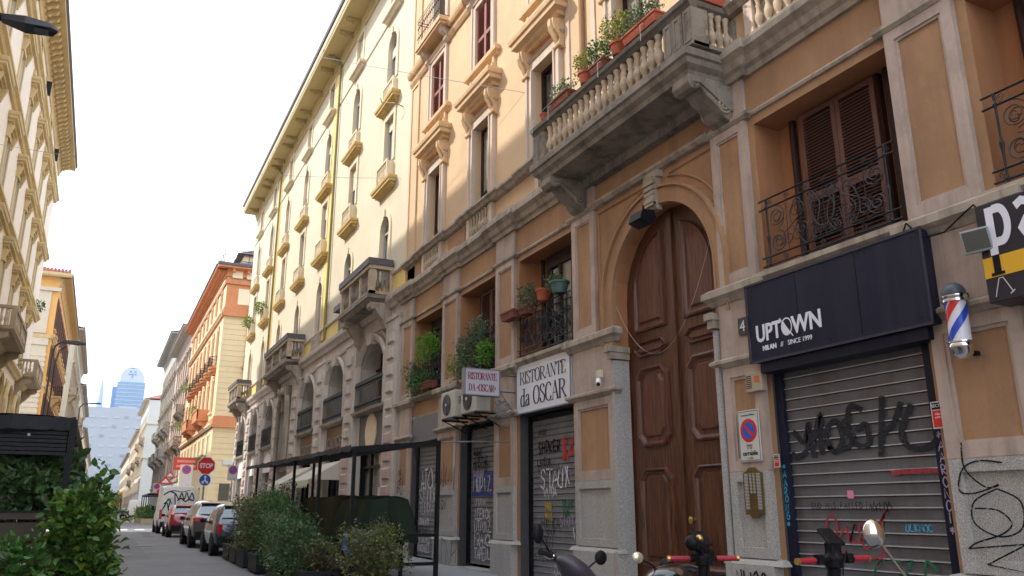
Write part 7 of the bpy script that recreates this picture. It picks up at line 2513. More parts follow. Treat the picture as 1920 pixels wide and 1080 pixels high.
# tiny hatchback (nearest)
pr5 = [(0.0, 0.42, 0.86, 0.80, 0.88, 0.70), (0.012, 0.30, 0.92, 0.93, 0.94, 0.80), (0.05, 0.26, 0.95, 0.985, 1.05, 0.80), (0.13, 0.24, 0.95, 1.0, 1.42, 0.72), (0.22, 0.22, 0.95, 1.0, 1.485, 0.73), (0.45, 0.22, 0.95, 1.0, 1.50, 0.74), (0.58, 0.22, 0.96, 1.0, 1.43, 0.72), (0.74, 0.22, 0.95, 0.99, 1.0, 0.76), (0.90, 0.26, 0.86, 0.94, 0.87, 0.74), (1.0, 0.36, 0.66, 0.74, 0.68, 0.6)]
def hatch(label, x, y, paint, W=1.63, L=3.55, pr=pr5, H=1.5, lampz=(0.62, 0.90), plate=True, spoiler=True, wr_=0.30, wy=(0.17, 0.82), lampw=0.17, rot=0.0, black_low=True):
    T, st, patch, full, hw = car('parked_car', label, x, y, W, H, L, paint, None, pr, rot)
    patch(3, 4, 5, 7, 'quarter_window', M_CARGL, du=0.15)
    patch(4, 5, 5, 7, 'side_window', M_CARGL, du=0.05)
    patch(5, 6, 5, 7, 'side_window', M_CARGL, du=0.08)
    # rear screen and windscreen spanning the width
    for (i0, i1, nm) in ((2, 3, 'rear_window'), (6, 7, 'windscreen')):
        a, b = Vector(st[i0][8]), Vector(st[i1][8])
        c, d = Vector(st[i0][7]), Vector(st[i1][7])
        mm = MB()
        lo_, hi_ = (a, b)
        wa, wb = abs(st[i0][7][0]) * 0.95, abs(st[i1][7][0]) * 0.88
        nrm = Vector((0, -(hi_.z - lo_.z), hi_.y - lo_.y)).normalized()
        if (nm == 'rear_window') != (nrm.y < 0):
            nrm = -nrm
        p0 = lo_ + (hi_ - lo_) * 0.06 + nrm * 0.022
        p1 = lo_ + (hi_ - lo_) * 0.92 + nrm * 0.022
        mm.add([(-wa, p0.y, p0.z), (0, p0.y - 0.03 * (nm == 'rear_window'), p0.z), (wa, p0.y, p0.z), (wb, p1.y, p1.z), (0, p1.y, p1.z + 0.012), (-wb, p1.y, p1.z)], [(0, 1, 4, 5), (1, 2, 3, 4)])
        part(mm, nm, M_CARGL, T)
        if nm == 'rear_window' and spoiler:
            sp_ = MB()
            sp_.add([(-wb - 0.05, p1.y - 0.09, p1.z + 0.03), (wb + 0.05, p1.y - 0.09, p1.z + 0.03), (wb, p1.y + 0.12, p1.z + 0.075), (-wb, p1.y + 0.12, p1.z + 0.075), (-wb - 0.05, p1.y - 0.07, p1.z), (wb + 0.05, p1.y - 0.07, p1.z)], [(0, 1, 2, 3), (0, 4, 5, 1)])
            part(sp_, 'spoiler', paint, T)
    wheels(T, hw, (L * wy[0], L * wy[1]), wr_)
    for sx in (-1, 1):
        lm = MB().box(sx * hw * 0.80 - lampw / 2, sx * hw * 0.80 + lampw / 2, -0.02, 0.16, *lampz)
        part(lm, 'tail_lamp', M_TAIL, T, bevel=0.03)
        mi = MB().sphere((sx * (hw + 0.09), L * 0.64, 0.98), 0.09, 8, 6, (1, 0.6, 0.8))
        mi.tube([(sx * hw * 0.9, L * 0.65, 0.94), (sx * (hw + 0.06), L * 0.645, 0.95)], 0.02, 4)
        part(mi, 'mirror', M_TRIMB, T, smooth=True)
    bp_ = MB().box(-hw * 0.86, hw * 0.86, -0.045, 0.12, 0.26, 0.56)
    part(bp_, 'bumper', M_TRIMB if black_low else paint, T, bevel=0.04)
    plate_box(T, -0.26, 0.26, -0.03, 0.60, 0.70, M_WHITE, 'number_plate')
    part(MB().box(-0.3, 0.3, -0.055, -0.04, 0.30, 0.35), 'reflector_strip', M_CHROME, T)
    return T
hatch('grey blue tiny hatchback, nearest of the parked cars, beside the bushes', 3.98, 25.9, P5, lampz=(0.60, 0.92), lampw=0.14)
prs = [(0.0, 0.45, 0.98, 0.84, 1.0, 0.74), (0.012, 0.34, 1.02, 0.95, 1.04, 0.82), (0.06, 0.30, 1.05, 0.99, 1.10, 0.82), (0.16, 0.28, 1.06, 1.0, 1.50, 0.72), (0.25, 0.26, 1.06, 1.0, 1.60, 0.72), (0.46, 0.26, 1.04, 1.0, 1.62, 0.74), (0.60, 0.26, 1.04, 1.0, 1.55, 0.72), (0.74, 0.28, 1.02, 0.99, 1.07, 0.78), (0.92, 0.32, 0.94, 0.94, 0.96, 0.74), (1.0, 0.40, 0.75, 0.76, 0.77, 0.6)]
hatch('warm grey compact crossover with angular red lamps, second of the parked cars', 3.95, 31.0, PS, W=1.82, L=4.4, pr=prs, lampz=(0.86, 1.04), lampw=0.34, wr_=0.34)
prr = [(0.0, 0.42, 0.88, 0.82, 0.9, 0.7), (0.012, 0.30, 0.94, 0.93, 0.96, 0.8), (0.06, 0.26, 0.98, 0.98, 1.06, 0.8), (0.15, 0.24, 0.98, 1.0, 1.40, 0.7), (0.24, 0.22, 0.97, 1.0, 1.46, 0.7), (0.46, 0.22, 0.96, 1.0, 1.48, 0.72), (0.60, 0.22, 0.96, 1.0, 1.41, 0.7), (0.76, 0.22, 0.93, 0.99, 0.98, 0.76), (0.92, 0.26, 0.84, 0.94, 0.86, 0.74), (1.0, 0.36, 0.66, 0.76, 0.68, 0.6)]
hatch('small red hatchback with dark rear window, third of the parked cars', 3.88, 41.6, PR, W=1.68, L=3.6, pr=prr, lampz=(0.82, 1.05), lampw=0.15)
# white van with graffiti
def van(label, x, y, graffiti=True, name='parked_van'):
    prv = [(0.0, 0.42, 1.10, 0.96, 2.40, 0.86), (0.006, 0.34, 1.12, 0.98, 2.46, 0.88), (0.2, 0.30, 1.12, 1.0, 2.52, 0.88), (0.62, 0.30, 1.12, 1.0, 2.52, 0.88), (0.72, 0.30, 1.12, 1.0, 2.3, 0.86), (0.86, 0.30, 1.10, 0.99, 1.18, 0.86), (0.97, 0.32, 0.98, 0.95, 1.0, 0.8), (1.0, 0.4, 0.8, 0.86, 0.82, 0.7)]
    T, st, patch, full, hw = car(name, label, x, y, 1.9, 2.1, 4.7, PW, None, prv, cat='van')
    patch(4, 5, 5, 7, 'side_window', M_CARGL, du=0.12)
    wheels(T, hw, (0.8, 3.75), 0.33)
    for sx in (-1, 1):
        part(MB().box(sx * hw * 0.90 - 0.07, sx * hw * 0.90 + 0.07, -0.03, 0.1, 0.75, 1.25), 'tail_lamp', M_TAIL, T, bevel=0.02)
        part(MB().box(sx * (hw + 0.12) - 0.07, sx * (hw + 0.12) + 0.07, 3.5, 3.6, 1.2, 1.45), 'mirror', M_TRIMB, T, bevel=0.02)
    part(MB().box(-hw * 0.9, hw * 0.9, -0.06, 0.1, 0.34, 0.62), 'bumper', M_TRIMB, T, bevel=0.03)
    part(MB().box(-0.01, 0.01, -0.012, 0.0, 0.62, 2.0), 'door_seam', M_TRIMB, T)
    plate_box(T, -0.26, 0.26, -0.03, 0.66, 0.77, M_GREYW, 'number_plate')
    if graffiti:
        q = MB()
        random.seed(8)
        fn_ = lambda u, v, d=0.0: (u, -0.018 - d, v * 1.18)
        for e, s in enumerate([[(-0.8, 1.7), (-0.5, 1.86), (-0.2, 1.75)], [(-0.75, 1.3), (-0.45, 1.5), (-0.5, 1.05), (-0.2, 1.2), (-0.25, 1.75)], [(-0.2, 1.75), (0.0, 1.5), (0.1, 1.8), (0.25, 1.5), (0.35, 1.82), (0.5, 1.52), (0.62, 1.8), (0.76, 1.5)],
                               [(-0.1, 1.45), (0.1, 1.55), (0.3, 1.42), (0.5, 1.5), (0.75, 1.45)], [(-0.8, 1.05), (-0.6, 1.35), (-0.45, 0.95), (-0.3, 1.1)]]):
            q.ribbon([tuple(p) for p in catmull(s, 4)], 0.06, lambda a, b, e=e: fn_(a, b, e * 0.0006))
        part(q, 'graffiti', P_BLK, T)
        q = MB()
        for e, s in enumerate([[(-0.6, 1.82), (-0.3, 1.90), (0.1, 1.84), (0.5, 1.92)], [(-0.7, 1.15), (-0.55, 1.55), (-0.35, 1.3)]]):
            q.ribbon([tuple(p) for p in catmull(s, 4)], 0.035, lambda a, b, e=e: fn_(a, b, 0.004 + e * 0.0006))
        part(q, 'graffiti', P_GRN, T)
        q = MB()
        q.add([fn_(-0.55, 1.25, 0.00015), fn_(-0.3, 1.25, 0.00015), fn_(-0.18, 1.62, 0.00015), fn_(-0.5, 1.6, 0.00015)], [(0, 1, 2, 3)])
        part(q, 'graffiti', P_WHT, T)
    return T
van('white panel van with black graffiti on its rear doors, behind the red car', 3.98, 48.6)
van('plain white van parked far down the right side', 4.6, 118, graffiti=False)
hatch('dark hatchback parked beyond the plain white van', 4.6, 127, P5)
hatch('dark car parked farthest down the right side', 4.5, 150, PS, W=1.75, L=4.2, pr=prr)

# ================================================================= STREET SIGNS AND LAMPS
def pole(T, h, r_=0.03, mt=None):
    part(MB().lathe([(r_ * 1.6, 0), (r_ * 1.6, 0.25), (r_, 0.28), (r_, h)], (0, 0, 0), 10), 'pole', mt or M_METALP, T, smooth=True)
def ngon(n, r_, rot=0.0):
    return [(r_ * math.cos(rot + 2 * PI * k / n), r_ * math.sin(rot + 2 * PI * k / n)) for k in range(n)]
T = thing('stop_sign', 'red octagonal STOP sign above a round blue arrow sign on a pole', 'road sign', (4.93, 46.2, 0), R(8))
pole(T, 4.15)
part(MB().prism([(x, 3.78 + z) for x, z in ngon(8, 0.49, PI / 8)], 'y', -0.06, -0.045), 'rim', M_WHITE, T)
part(MB().prism([(x, 3.78 + z) for x, z in ngon(8, 0.455, PI / 8)], 'y', -0.066, -0.06), 'plate', M_RED, T)
part(text_mb('STOP', 0.34, lambda u, v, d=0.0: (u, -0.069 - d, 3.66 + v), 0.82, bold=0.010, ext=0.002), 'lettering', M_WHITE, T)
part(MB().prism([(x, 3.04 + z) for x, z in ngon(28, 0.31)], 'y', -0.06, -0.045), 'blue_rim', M_WHITE, T)
part(MB().prism([(x, 3.04 + z) for x, z in ngon(28, 0.285)], 'y', -0.066, -0.06), 'blue_plate', M_BLUE, T)
q = MB()
for a in (PI / 2, -PI / 2 - 0.75, -PI / 2 + 0.75):
    c_, s_ = math.cos(a), math.sin(a)
    fn_ = lambda p, l: (0.20 * 0 + p * c_ - l * s_, -0.069, 3.04 + p * s_ + l * c_)
    q.add([fn_(0, -0.03), fn_(0.13, -0.03), fn_(0.13, 0.03), fn_(0, 0.03)], [(0, 1, 2, 3)])
    q.add([fn_(0.13, -0.085), fn_(0.24, 0.0), fn_(0.13, 0.085)], [(0, 1, 2)])
part(q, 'arrow', M_WHITE, T)
def noparking(label, x, y, z, w=0.4, h=0.6, r_=0.16, pw=True, polez=None, rot=0.0):
    T = thing('parking_sign', label, 'road sign', (x, y, 0), rot)
    pole(T, polez or z + h / 2 + 0.1)
    part(MB().box(-w / 2, w / 2, -0.05, -0.035, z - h / 2, z + h / 2), 'plate', M_GREYW, T)
    zz = z + h / 2 - r_ - 0.04
    part(MB().prism([(a, zz + b) for a, b in ngon(24, r_)], 'y', -0.056, -0.05), 'red_ring', M_RED, T)
    part(MB().prism([(a, zz + b) for a, b in ngon(24, r_ * 0.72)], 'y', -0.06, -0.056), 'blue_disc', M_BLUE, T)
    part(MB().ribbon([(-r_ * 0.55, r_ * 0.55), (r_ * 0.55, -r_ * 0.55)], r_ * 0.25, lambda a, b: (a, -0.062, zz + b)), 'red_bar', M_RED, T)
    part(text_mb('0 - 24', h * 0.14, lambda u, v, d=0.0: (u, -0.053 - d, z - h / 2 + 0.06 + v), 1.0, ext=0.001), 'lettering', M_INK, T)
    return T
noparking('no parking sign with white plate at the corner of the arcade', 6.35, 46.5, 3.45, 0.52, 0.8, 0.22)
noparking('tall no parking sign in front of the yellow corner house', 6.3, 73.0, 4.2, 1.0, 1.9, 0.36)
noparking('low no parking sign seen through the terrace frame', 6.9, 37.0, 1.95, 0.5, 0.62, 0.2)
noparking('small no parking sign beyond the triangular signs', 6.3, 110, 4.1, 0.8, 1.2, 0.33)
T = thing('warning_sign', 'pair of red and white triangular road work signs on one pole beyond the van', 'road sign', (5.6, 84.0, 0))
pole(T, 5.1)
for dx, z, s in ((-0.1, 4.2, 0.62), (0.25, 4.75, 0.5)):
    tri = [(dx - s, z - s * 0.5), (dx + s, z - s * 0.5), (dx, z + s * 0.62)]
    part(MB().prism(tri, 'y', -0.06 - z * 0.002, -0.045 - z * 0.002), 'red_triangle', M_RED, T)
    part(MB().prism([(dx + (a - dx) * 0.55, z - 0.05 * s + (b - z) * 0.55) for a, b in tri], 'y', -0.075 - z * 0.002, -0.07 - z * 0.002), 'white_field', M_WHITE, T)
part(MB().box(-0.7, 0.5, -0.07, -0.05, 3.0, 3.35).box(-0.5, 0.5, -0.07, -0.05, 3.45, 3.75), 'supplementary_plate', M_GREYW, T)
part(MB().prism([(-0.55 + a, 3.2 + b) for a, b in ngon(16, 0.22)], 'y', -0.09, -0.075), 'round_sign', M_RED, T)
T = thing('shop_sign', 'red projecting shop sign on the yellow corner house', 'sign', (6.6, 77.5, 4.9))
part(MB().box(-1.0, 1.0, -0.08, 0.08, 0, 1.1), 'box', mat('red shop sign', (0.62, 0.06, 0.03), 0.4), T)
part(MB().box(-0.75, 0.75, -0.1, -0.081, 0.65, 0.85).box(-0.8, 0.8, -0.1, -0.081, 0.25, 0.42), 'white_lines', mat('salmon lettering', (0.75, 0.3, 0.25), 0.5), T)
part(MB().box(1.0, 1.25, -0.03, 0.03, 0.4, 0.5), 'arm', M_BLACK, T)
T = thing('street_lamp', 'tall grey street lamp with curved double pole on the left pavement', 'street lamp', (-3.05, 48.5, 0))
m_ = MB().tube([(0, 0, 0), (0, 0, 9.2), (0.06, 0, 9.9), (0.3, 0, 10.15), (0.7, 0, 10.2), (1.0, 0, 10.2)], 0.05, 8)
m_.tube([(0.2, 0, 0), (0.2, 0, 9.0), (0.3, 0, 9.7), (0.6, 0, 9.95)], 0.04, 6)
m_.lathe([(0.12, 0), (0.12, 1.2), (0.08, 1.3)], (0, 0, 0), 10)
part(m_, 'pole', mat('lamp pole grey', (0.05, 0.055, 0.06), 0.5), T, smooth=True)
part(MB().prism([(0.4, 10.12), (1.15, 10.06), (1.5, 10.12), (1.5, 10.2), (1.1, 10.28), (0.4, 10.26)], 'y', -0.15, 0.15), 'lamp_head', mat('lamp pole grey', (0.05, 0.055, 0.06), 0.5), T, bevel=0.02)
T = thing('street_lamp', 'nearest street lamp, its flat black head reaching in at the top left', 'street lamp', (-3.25, 12.3, 0))
part(MB().tube([(0, 0, 0), (0, 0, 7.9), (0.1, 0, 8.22), (0.4, 0, 8.30), (1.25, 0, 8.32)], 0.06, 8), 'pole', M_BLACK, T, smooth=True)
q = MB()
q.add([(1.2, -0.06, 8.26), (1.5, -0.15, 8.22), (1.85, -0.13, 8.25), (1.93, 0, 8.28), (1.85, 0.13, 8.25), (1.5, 0.15, 8.22), (1.2, 0.06, 8.26),
       (1.2, -0.05, 8.36), (1.5, -0.12, 8.37), (1.83, -0.10, 8.35), (1.9, 0, 8.34), (1.83, 0.10, 8.35), (1.5, 0.12, 8.37), (1.2, 0.05, 8.36)],
      [tuple(range(7))[::-1], tuple(range(7, 14))] + [(i, (i + 1) % 7, 7 + (i + 1) % 7, 7 + i) for i in range(7)])
part(q, 'lamp_head', mat('navy black lamp', (0.012, 0.015, 0.026), 0.4), T, bevel=0.01)
part(MB().box(1.62, 1.8, -0.07, 0.07, 8.222, 8.24), 'led_panel', mat('led panel', (0.10, 0.11, 0.13), 0.2), T)
T = thing('street_lamp', 'small street lamp arm on the far left houses', 'street lamp', (-3.05, 105, 0))
part(MB().tube([(0, 0, 0), (0, 0, 12.9), (0.3, 0, 13.3), (1.2, 0, 13.4)], 0.08, 6), 'pole', mat('lamp pole grey', (0.05, 0.055, 0.06), 0.5), T)
part(MB().box(1.0, 2.1, -0.15, 0.15, 13.34, 13.5), 'lamp_head', mat('lamp pole grey', (0.05, 0.055, 0.06), 0.5), T)
# wires across the street
def wire(p, q_, sag, r_, label):
    p, q_ = Vector(p), Vector(q_)
    m = MB().tube([tuple(p.lerp(q_, t) - Vector((0, 0, sag * 4 * t * (1 - t)))) for t in [i / 16 for i in range(17)]], r_, 4)
    tag(part(m, 'overhead_wire', mat('grey wire', (0.35, 0.34, 0.34), 0.6)), label, 'wire')
wire((-5.0, 33.0, 14.6), (7.8, 24.0, 12.2), 0.35, 0.008, 'lower overhead wire spanning from the left palazzo across the street')
wire((-5.0, 40.0, 25.5), (7.8, 15.0, 10.9), 0.3, 0.008, 'upper overhead wire running down to the peach house')
q = MB().tube([(7.82, 24.1, 14.9), (7.5, 24.0, 14.9), (7.2, 24.6, 15.15), (7.15, 24.6, 15.3)], 0.02, 5)
tag(part(q, 'wall_hook', M_PIPE), 'thin hooked rod on the cream wall beside the peach house', 'hook')
q = MB()
q.tube([(9.5, 66.0, 22.0), (9.5, 66.0, 28.3)], 0.035, 5)
for k in range(5):
    q.tube([(9.0 + 0.05 * k, 66.0, 27.0 + k * 0.2), (10.0 - 0.05 * k, 66, 27.0 + k * 0.2)], 0.015, 4)
T = thing('roof_aerial', 'thin television aerial above the corner roof', 'aerial', (9.5, 74.0, 22.0))
q.v = [(a - 9.5, b - 66.0, c - 22.0) for a, b, c in q.v]
part(q, 'mast', M_METAL, T)

# ================================================================= RESTAURANT TERRACE, RIGHT
RT = thing('terrace_canopy', 'black steel terrace frame with a thin ragged roof on the right pavement', 'canopy', (4.08, 14.6, 0))
q = MB()
top = lambda yy: 2.57 + yy * 0.0135
RL, RW = 11.8, 1.66
M_CANV = mat('dusty black canvas', (0.035, 0.032, 0.028), 0.9, var=0.4, scale=3)
q.add([(-0.06, 0, top(0)), (-0.06, RL, top(RL)), (RW, RL, top(RL) + 0.16), (RW, 0, top(0) + 0.17),
       (-0.06, 0, top(0) + 0.05), (-0.06, RL, top(RL) + 0.05), (RW, RL, top(RL) + 0.21), (RW, 0, top(0) + 0.22)],
      [(0, 1, 2, 3), (4, 7, 6, 5), (0, 4, 5, 1), (1, 5, 6, 2), (2, 6, 7, 3), (3, 7, 4, 0)])
part(q, 'roof_sheet', M_CANV, RT)
q = MB()
rnd = random.Random(2)
pts_t, pts_b = [], []
for k in range(61):
    yy = RL * k / 60
    pts_t.append((-0.075 + rnd.uniform(-0.01, 0.01), yy, top(yy) + 0.065 + rnd.uniform(-0.012, 0.02)))
    pts_b.append((-0.085 + rnd.uniform(-0.012, 0.012), yy, top(yy) - 0.03 + rnd.uniform(-0.02, 0.02)))
n = len(pts_t)
q.add(pts_t + pts_b, [(i, i + 1, n + i + 1, n + i) for i in range(n - 1)])
part(q, 'valance', M_CANV, RT)
for yy in (0.0, 2.6, 5.1, 7.6, 10.2):
    part(MB().box(-0.03, 0.03, yy - 0.03, yy + 0.03, 0, top(yy)), 'post', M_BLACK, RT)
for yy in (0.0, 5.1, 10.2):
    part(MB().box(RW - 0.07, RW, yy - 0.035, yy + 0.035, 0.1, top(yy) + 0.15), 'post', M_BLACK, RT)
q = MB()
for z in (0.56, 1.06):
    q.box(0.03, RW - 0.07, -0.025, 0.025, z - 0.03, z + 0.03)
part(q, 'rail', M_BLACK, RT)
part(MB().prism([(0.0, top(0) - 0.05), (RW, top(0) + 0.12), (RW, top(0) + 0.22), (0.0, top(0) + 0.05)], 'y', -0.04, 0.03), 'end_beam', M_BLACK, RT)
part(MB().box(0.0, RW, 0.1, RL, 0.0, 0.2), 'floor_deck', M_BLACK, RT)
part(MB().tube([(RW, 0.02, 2.76), (2.6, 0.5, 2.84), (3.6, 1.0, 2.9)], 0.016, 6), 'tie_bar', M_METALP, RT)
# dark green tarpaulin over stacked furniture
def tarp(label, x0, x1, y0, y1, z0, z1, mt, seed, name='tarpaulin', flare=0.12):
    rnd = random.Random(seed)
    m = MB()
    nx, ny = 10, 34
    per = []
    W_, L_ = (x1 - x0), (y1 - y0)
    # heightfield top plus folded sides
    rings = []
    for r_, (fl_, z) in enumerate(((-0.10, z1 + 0.02), (0.0, z1), (0.03, z1 - 0.12), (flare * 0.5, (z0 + z1) / 2 + 0.1), (flare * 0.8, (z0 + z1) / 2 - 0.2), (flare, z0))):
        ring = []
        N = 88
        for k in range(N):
            t = 4 * k / N
            s = int(t)
            f_ = t - s
            bx = [(x0 + W_ * f_, y0), (x1, y0 + L_ * f_), (x1 - W_ * f_, y1), (x0, y1 - L_ * f_)][s]
            cx_, cy_ = (x0 + x1) / 2, (y0 + y1) / 2
            dx, dy = bx[0] - cx_, bx[1] - cy_
            fold = (0.045 * math.sin(k * 0.55 + seed) + 0.012 * math.sin(k * 1.9)) * (r_ / 5)
            ex = 1 + (fl_ + fold) / (W_ / 2)
            ey = 1 + (fl_ + fold) / (L_ / 2)
            ring.append((cx_ + dx * ex, cy_ + dy * ey, z + rnd.uniform(-0.008, 0.008) + 0.03 * math.sin(k * 0.4 + seed)))
        rings.append(ring)
    N = len(rings[0])
    for ring in rings:
        m.v.extend(ring)
    for i in range(len(rings) - 1):
        for k in range(N):
            m.f.append((i * N + k, i * N + (k + 1) % N, (i + 1) * N + (k + 1) % N, (i + 1) * N + k))
    m.f.append(tuple(range(N)))
    o = part(m, name, mt, None, smooth=True)
    tag(o, label, 'tarpaulin')
    return o
M_TARP = mat('dark green tarpaulin', (0.016, 0.026, 0.016), 0.7, var=0.2, scale=3, spec=0.15)
M_TARPB = mat('olive brown tarpaulin', (0.030, 0.026, 0.010), 0.7, var=0.3, scale=3, spec=0.15)
tarp('dark green tarpaulin over stacked furniture at the near end of the terrace', 4.45, 5.25, 14.95, 16.6, 0.95, 1.72, M_TARP, 3, flare=0.16)
tarp('olive brown tarpaulin over furniture behind the green one on the terrace', 4.45, 5.3, 16.9, 20.2, 0.6, 1.76, M_TARPB, 5)
T = thing('furniture_stack', 'dark furniture stacked under the green tarpaulin on the terrace', 'furniture', (4.85, 15.8, 0.16))
part(MB().box(-0.38, 0.38, -0.8, 0.8, 0.72, 0.8), 'table_top', M_BLACK, T)
for sx in (-0.34, 0.34):
    for sy in (-0.72, 0.72):
        part(MB().box(sx - 0.03, sx + 0.03, sy - 0.03, sy + 0.03, 0, 0.75), 'leg', M_BLACK, T)
part(MB().box(-0.4, 0.4, -0.7, 0.1, 0.3, 0.5).box(-0.3, 0.4, 0.15, 0.7, 0.2, 0.45), 'stacked_chairs', M_BLACK, T)
q = MB()
pts = [(5.02, 15.4, 1.20), (5.05, 16.5, 1.22), (5.0, 17.6, 1.12)]
N = 12
g = []
for i in range(N + 1):
    row = []
    for j in range(8):
        t, u = i / N, j / 7
        yy = 13.9 + 1.3 * t
        zz = 1.16 - u * (0.5 - 0.18 * t) + 0.03 * math.sin(i * 2.1 + j)
        row.append((4.22 - 0.14 * u + 0.04 * math.sin(i * 1.3 + j * 0.7), yy + 0.1 * u, zz))
    g.append(row)
for i in range(N):
    for j in range(7):
        q.add([g[i][j], g[i + 1][j], g[i + 1][j + 1], g[i][j + 1]], [(0, 1, 2, 3)])
tag(part(q, 'blue_sheet', mat('blue plastic sheet', (0.015, 0.09, 0.42), 0.35, var=0.15, scale=4), smooth=False), 'blue plastic sheet hanging below the green tarpaulin behind the bushes', 'tarpaulin')
# planters and bushes in front of the terrace
M_PLANTER = mat('dark grey planter', (0.022, 0.024, 0.028), 0.6, var=0.2, scale=5, spec=0.2)
def planter(x, y, w, l, h, label):
    T = thing('planter', label, 'planter', (x, y, gz(y)), group='dark planters along the right terrace')
    q = MB()
    q.box(-w / 2, w / 2, -l / 2, l / 2, 0.03, h - 0.06)
    q.box(-w / 2 - 0.02, w / 2 + 0.02, -l / 2 - 0.015, -l / 2 + 0.04, h - 0.06, h)
    q.box(-w / 2 - 0.02, w / 2 + 0.02, l / 2 - 0.04, l / 2 + 0.015, h - 0.06, h)
    q.box(-w / 2 - 0.02, -w / 2 + 0.04, -l / 2 + 0.04, l / 2 - 0.04, h - 0.06, h)
    q.box(w / 2 - 0.04, w / 2 + 0.02, -l / 2 + 0.04, l / 2 - 0.04, h - 0.06, h)
    part(q, 'box', M_PLANTER, T)
    part(MB().box(-w / 2 + 0.04, w / 2 - 0.04, -l / 2 + 0.04, l / 2 - 0.04, h - 0.1, h - 0.055), 'soil', M_SOIL, T)
lab = ['farthest dark planter of the row, at the parked car', 'second farthest dark planter of the row, under the big bush', 'third farthest dark planter of the row, mostly under leaves', 'middle dark planter of the row under the glossy dark bush', 'dark planter under the low green bush', 'dark planter beside the blue sheet', 'nearest dark planter under the brownish bush']
py_ = [24.4, 23.1, 21.8, 20.0, 17.6, 15.2, 13.0]
for l, yy in zip(lab, py_):
    planter(3.55, yy, 0.45, 1.1, 0.42, l)
plant('bush', 'tallest brownish green bush at the car end of the terrace planters', (3.72, 22.4, 1.25), (0.5, 1.5, 0.72), 6500, 0.062, M_LEAFB, (3.85, 22.6, 0.55), 'bush', nb=60, shell=0.25, extra=(((3.7, 21.6, 0.95), (0.4, 0.9, 0.5), 1500),))
plant('bush', 'tall mid green bush standing behind the brownish one', (3.95, 20.4, 1.28), (0.5, 1.35, 0.68), 6000, 0.062, M_LEAFM, (3.95, 20.4, 0.5), 'bush', nb=46, shell=0.25, extra=(((4.0, 20.9, 1.75), (0.35, 0.7, 0.3), 700),))
plant('bush', 'fine leaved bush in the middle of the planter row', (3.75, 18.6, 1.0), (0.45, 1.0, 0.55), 4200, 0.056, M_LEAFG, (3.75, 18.6, 0.45), 'bush', nb=40, shell=0.25)
plant('bush', 'dark green low bush left of the blue sheet', (3.62, 16.6, 0.86), (0.5, 1.2, 0.50), 6000, 0.056, M_LEAFD, (3.62, 16.6, 0.4), 'bush', nb=36, shell=0.25, extra=(((3.5, 16.0, 0.6), (0.4, 0.9, 0.35), 1800),))
plant('bush', 'bright green clump in front of the dark low bush', (3.5, 17.5, 0.80), (0.35, 0.8, 0.48), 2600, 0.058, M_LEAFM, (3.5, 17.5, 0.4), 'bush', nb=26, shell=0.25)
plant('bush', 'sparse brown twiggy bush below the blue sheet', (3.75, 15.2, 0.70), (0.36, 0.6, 0.34), 900, 0.05, M_LEAFB, (3.75, 15.2, 0.4), 'bush', nb=70)
plant('bush', 'brownish olive bush nearest the black posts of the terrace', (4.05, 13.1, 0.84), (0.42, 0.68, 0.44), 4200, 0.052, M_LEAFB, (3.9, 13.1, 0.4), 'bush', nb=60, shell=0.2, extra=(((4.2, 12.9, 1.12), (0.22, 0.4, 0.24), 380), ((3.85, 13.7, 1.0), (0.25, 0.4, 0.3), 400)))

# ================================================================= LEFT TERRACE
LT = thing('terrace_canopy', 'black fabric terrace canopy on the left roadside', 'canopy', (-0.38, 11.6, 0))
M_FAB = mat('black blue canopy fabric', (0.009, 0.010, 0.016), 0.55, var=0.3, scale=3, bump=0.6, bscale=8, spec=0.3)
q = MB()
# sagging roof
gx, gy = 14, 24
g = []
for i in range(gx + 1):
    row = []
    for j in range(gy + 1):
        u, v = i / gx, j / gy
        row.append((-3.4 * u, 11.0 * v, 2.62 - 0.0 * u - 0.06 * abs(math.sin(v * PI * 5)) + 0.03 * math.sin(u * 9 + v * 4)))
    g.append(row)
for i in range(gx):
    for j in range(gy):
        q.add([g[i][j], g[i + 1][j], g[i + 1][j + 1], g[i][j + 1]], [(0, 1, 2, 3)])
part(q, 'roof_fabric', M_FAB, LT, smooth=True)
q = MB()
rnd = random.Random(6)
def skirt(p0, p1, h, n, wob):
    t_, b_ = [], []
    for k in range(n + 1):
        t = k / n
        x_, y_ = p0[0] + (p1[0] - p0[0]) * t, p0[1] + (p1[1] - p0[1]) * t
        w_ = rnd.uniform(-wob, wob)
        t_.append((x_, y_, 2.63 + rnd.uniform(-0.01, 0.01)))
        b_.append((x_ + w_, y_ - abs(w_), 2.63 - h + rnd.uniform(-0.015, 0.015)))
    n1 = len(t_)
    q.add(t_ + b_, [(i, i + 1, n1 + i + 1, n1 + i) for i in range(n1 - 1)])
skirt((0.02, -0.02), (-3.4, -0.02), 0.17, 40, 0.02)
skirt((0.02, -0.02), (0.02, 11.0), 0.20, 80, 0.02)
part(q, 'valance', M_FAB, LT)
q = MB()
for k in range(6):
    z = 2.44 - k * 0.036
    q.prism([(-0.02, z), (-0.08, z - 0.012), (-0.02, z - 0.026)], 'x', -3.35, -0.06)
q2 = MB()
for k in range(6):
    z = 2.45 - k * 0.05
    q2.box(-3.35, -0.05, 0.02 + 0.012 * (k % 2), 0.05 + 0.012 * (k % 2), z - 0.04, z)
part(q2, 'rolled_blind', M_FAB, LT)
q = MB()
for j in range(8):
    yy = 0.05 + j * 0.42
    q.tube([(-0.05, yy, 2.50 - 0.02 * j), (-1.7, yy, 2.36 - 0.02 * j), (-3.35, yy, 2.50 - 0.02 * j)], 0.05, 6)
part(q, 'folded_blind', M_FAB, LT, smooth=True)
q = MB()
gl = []
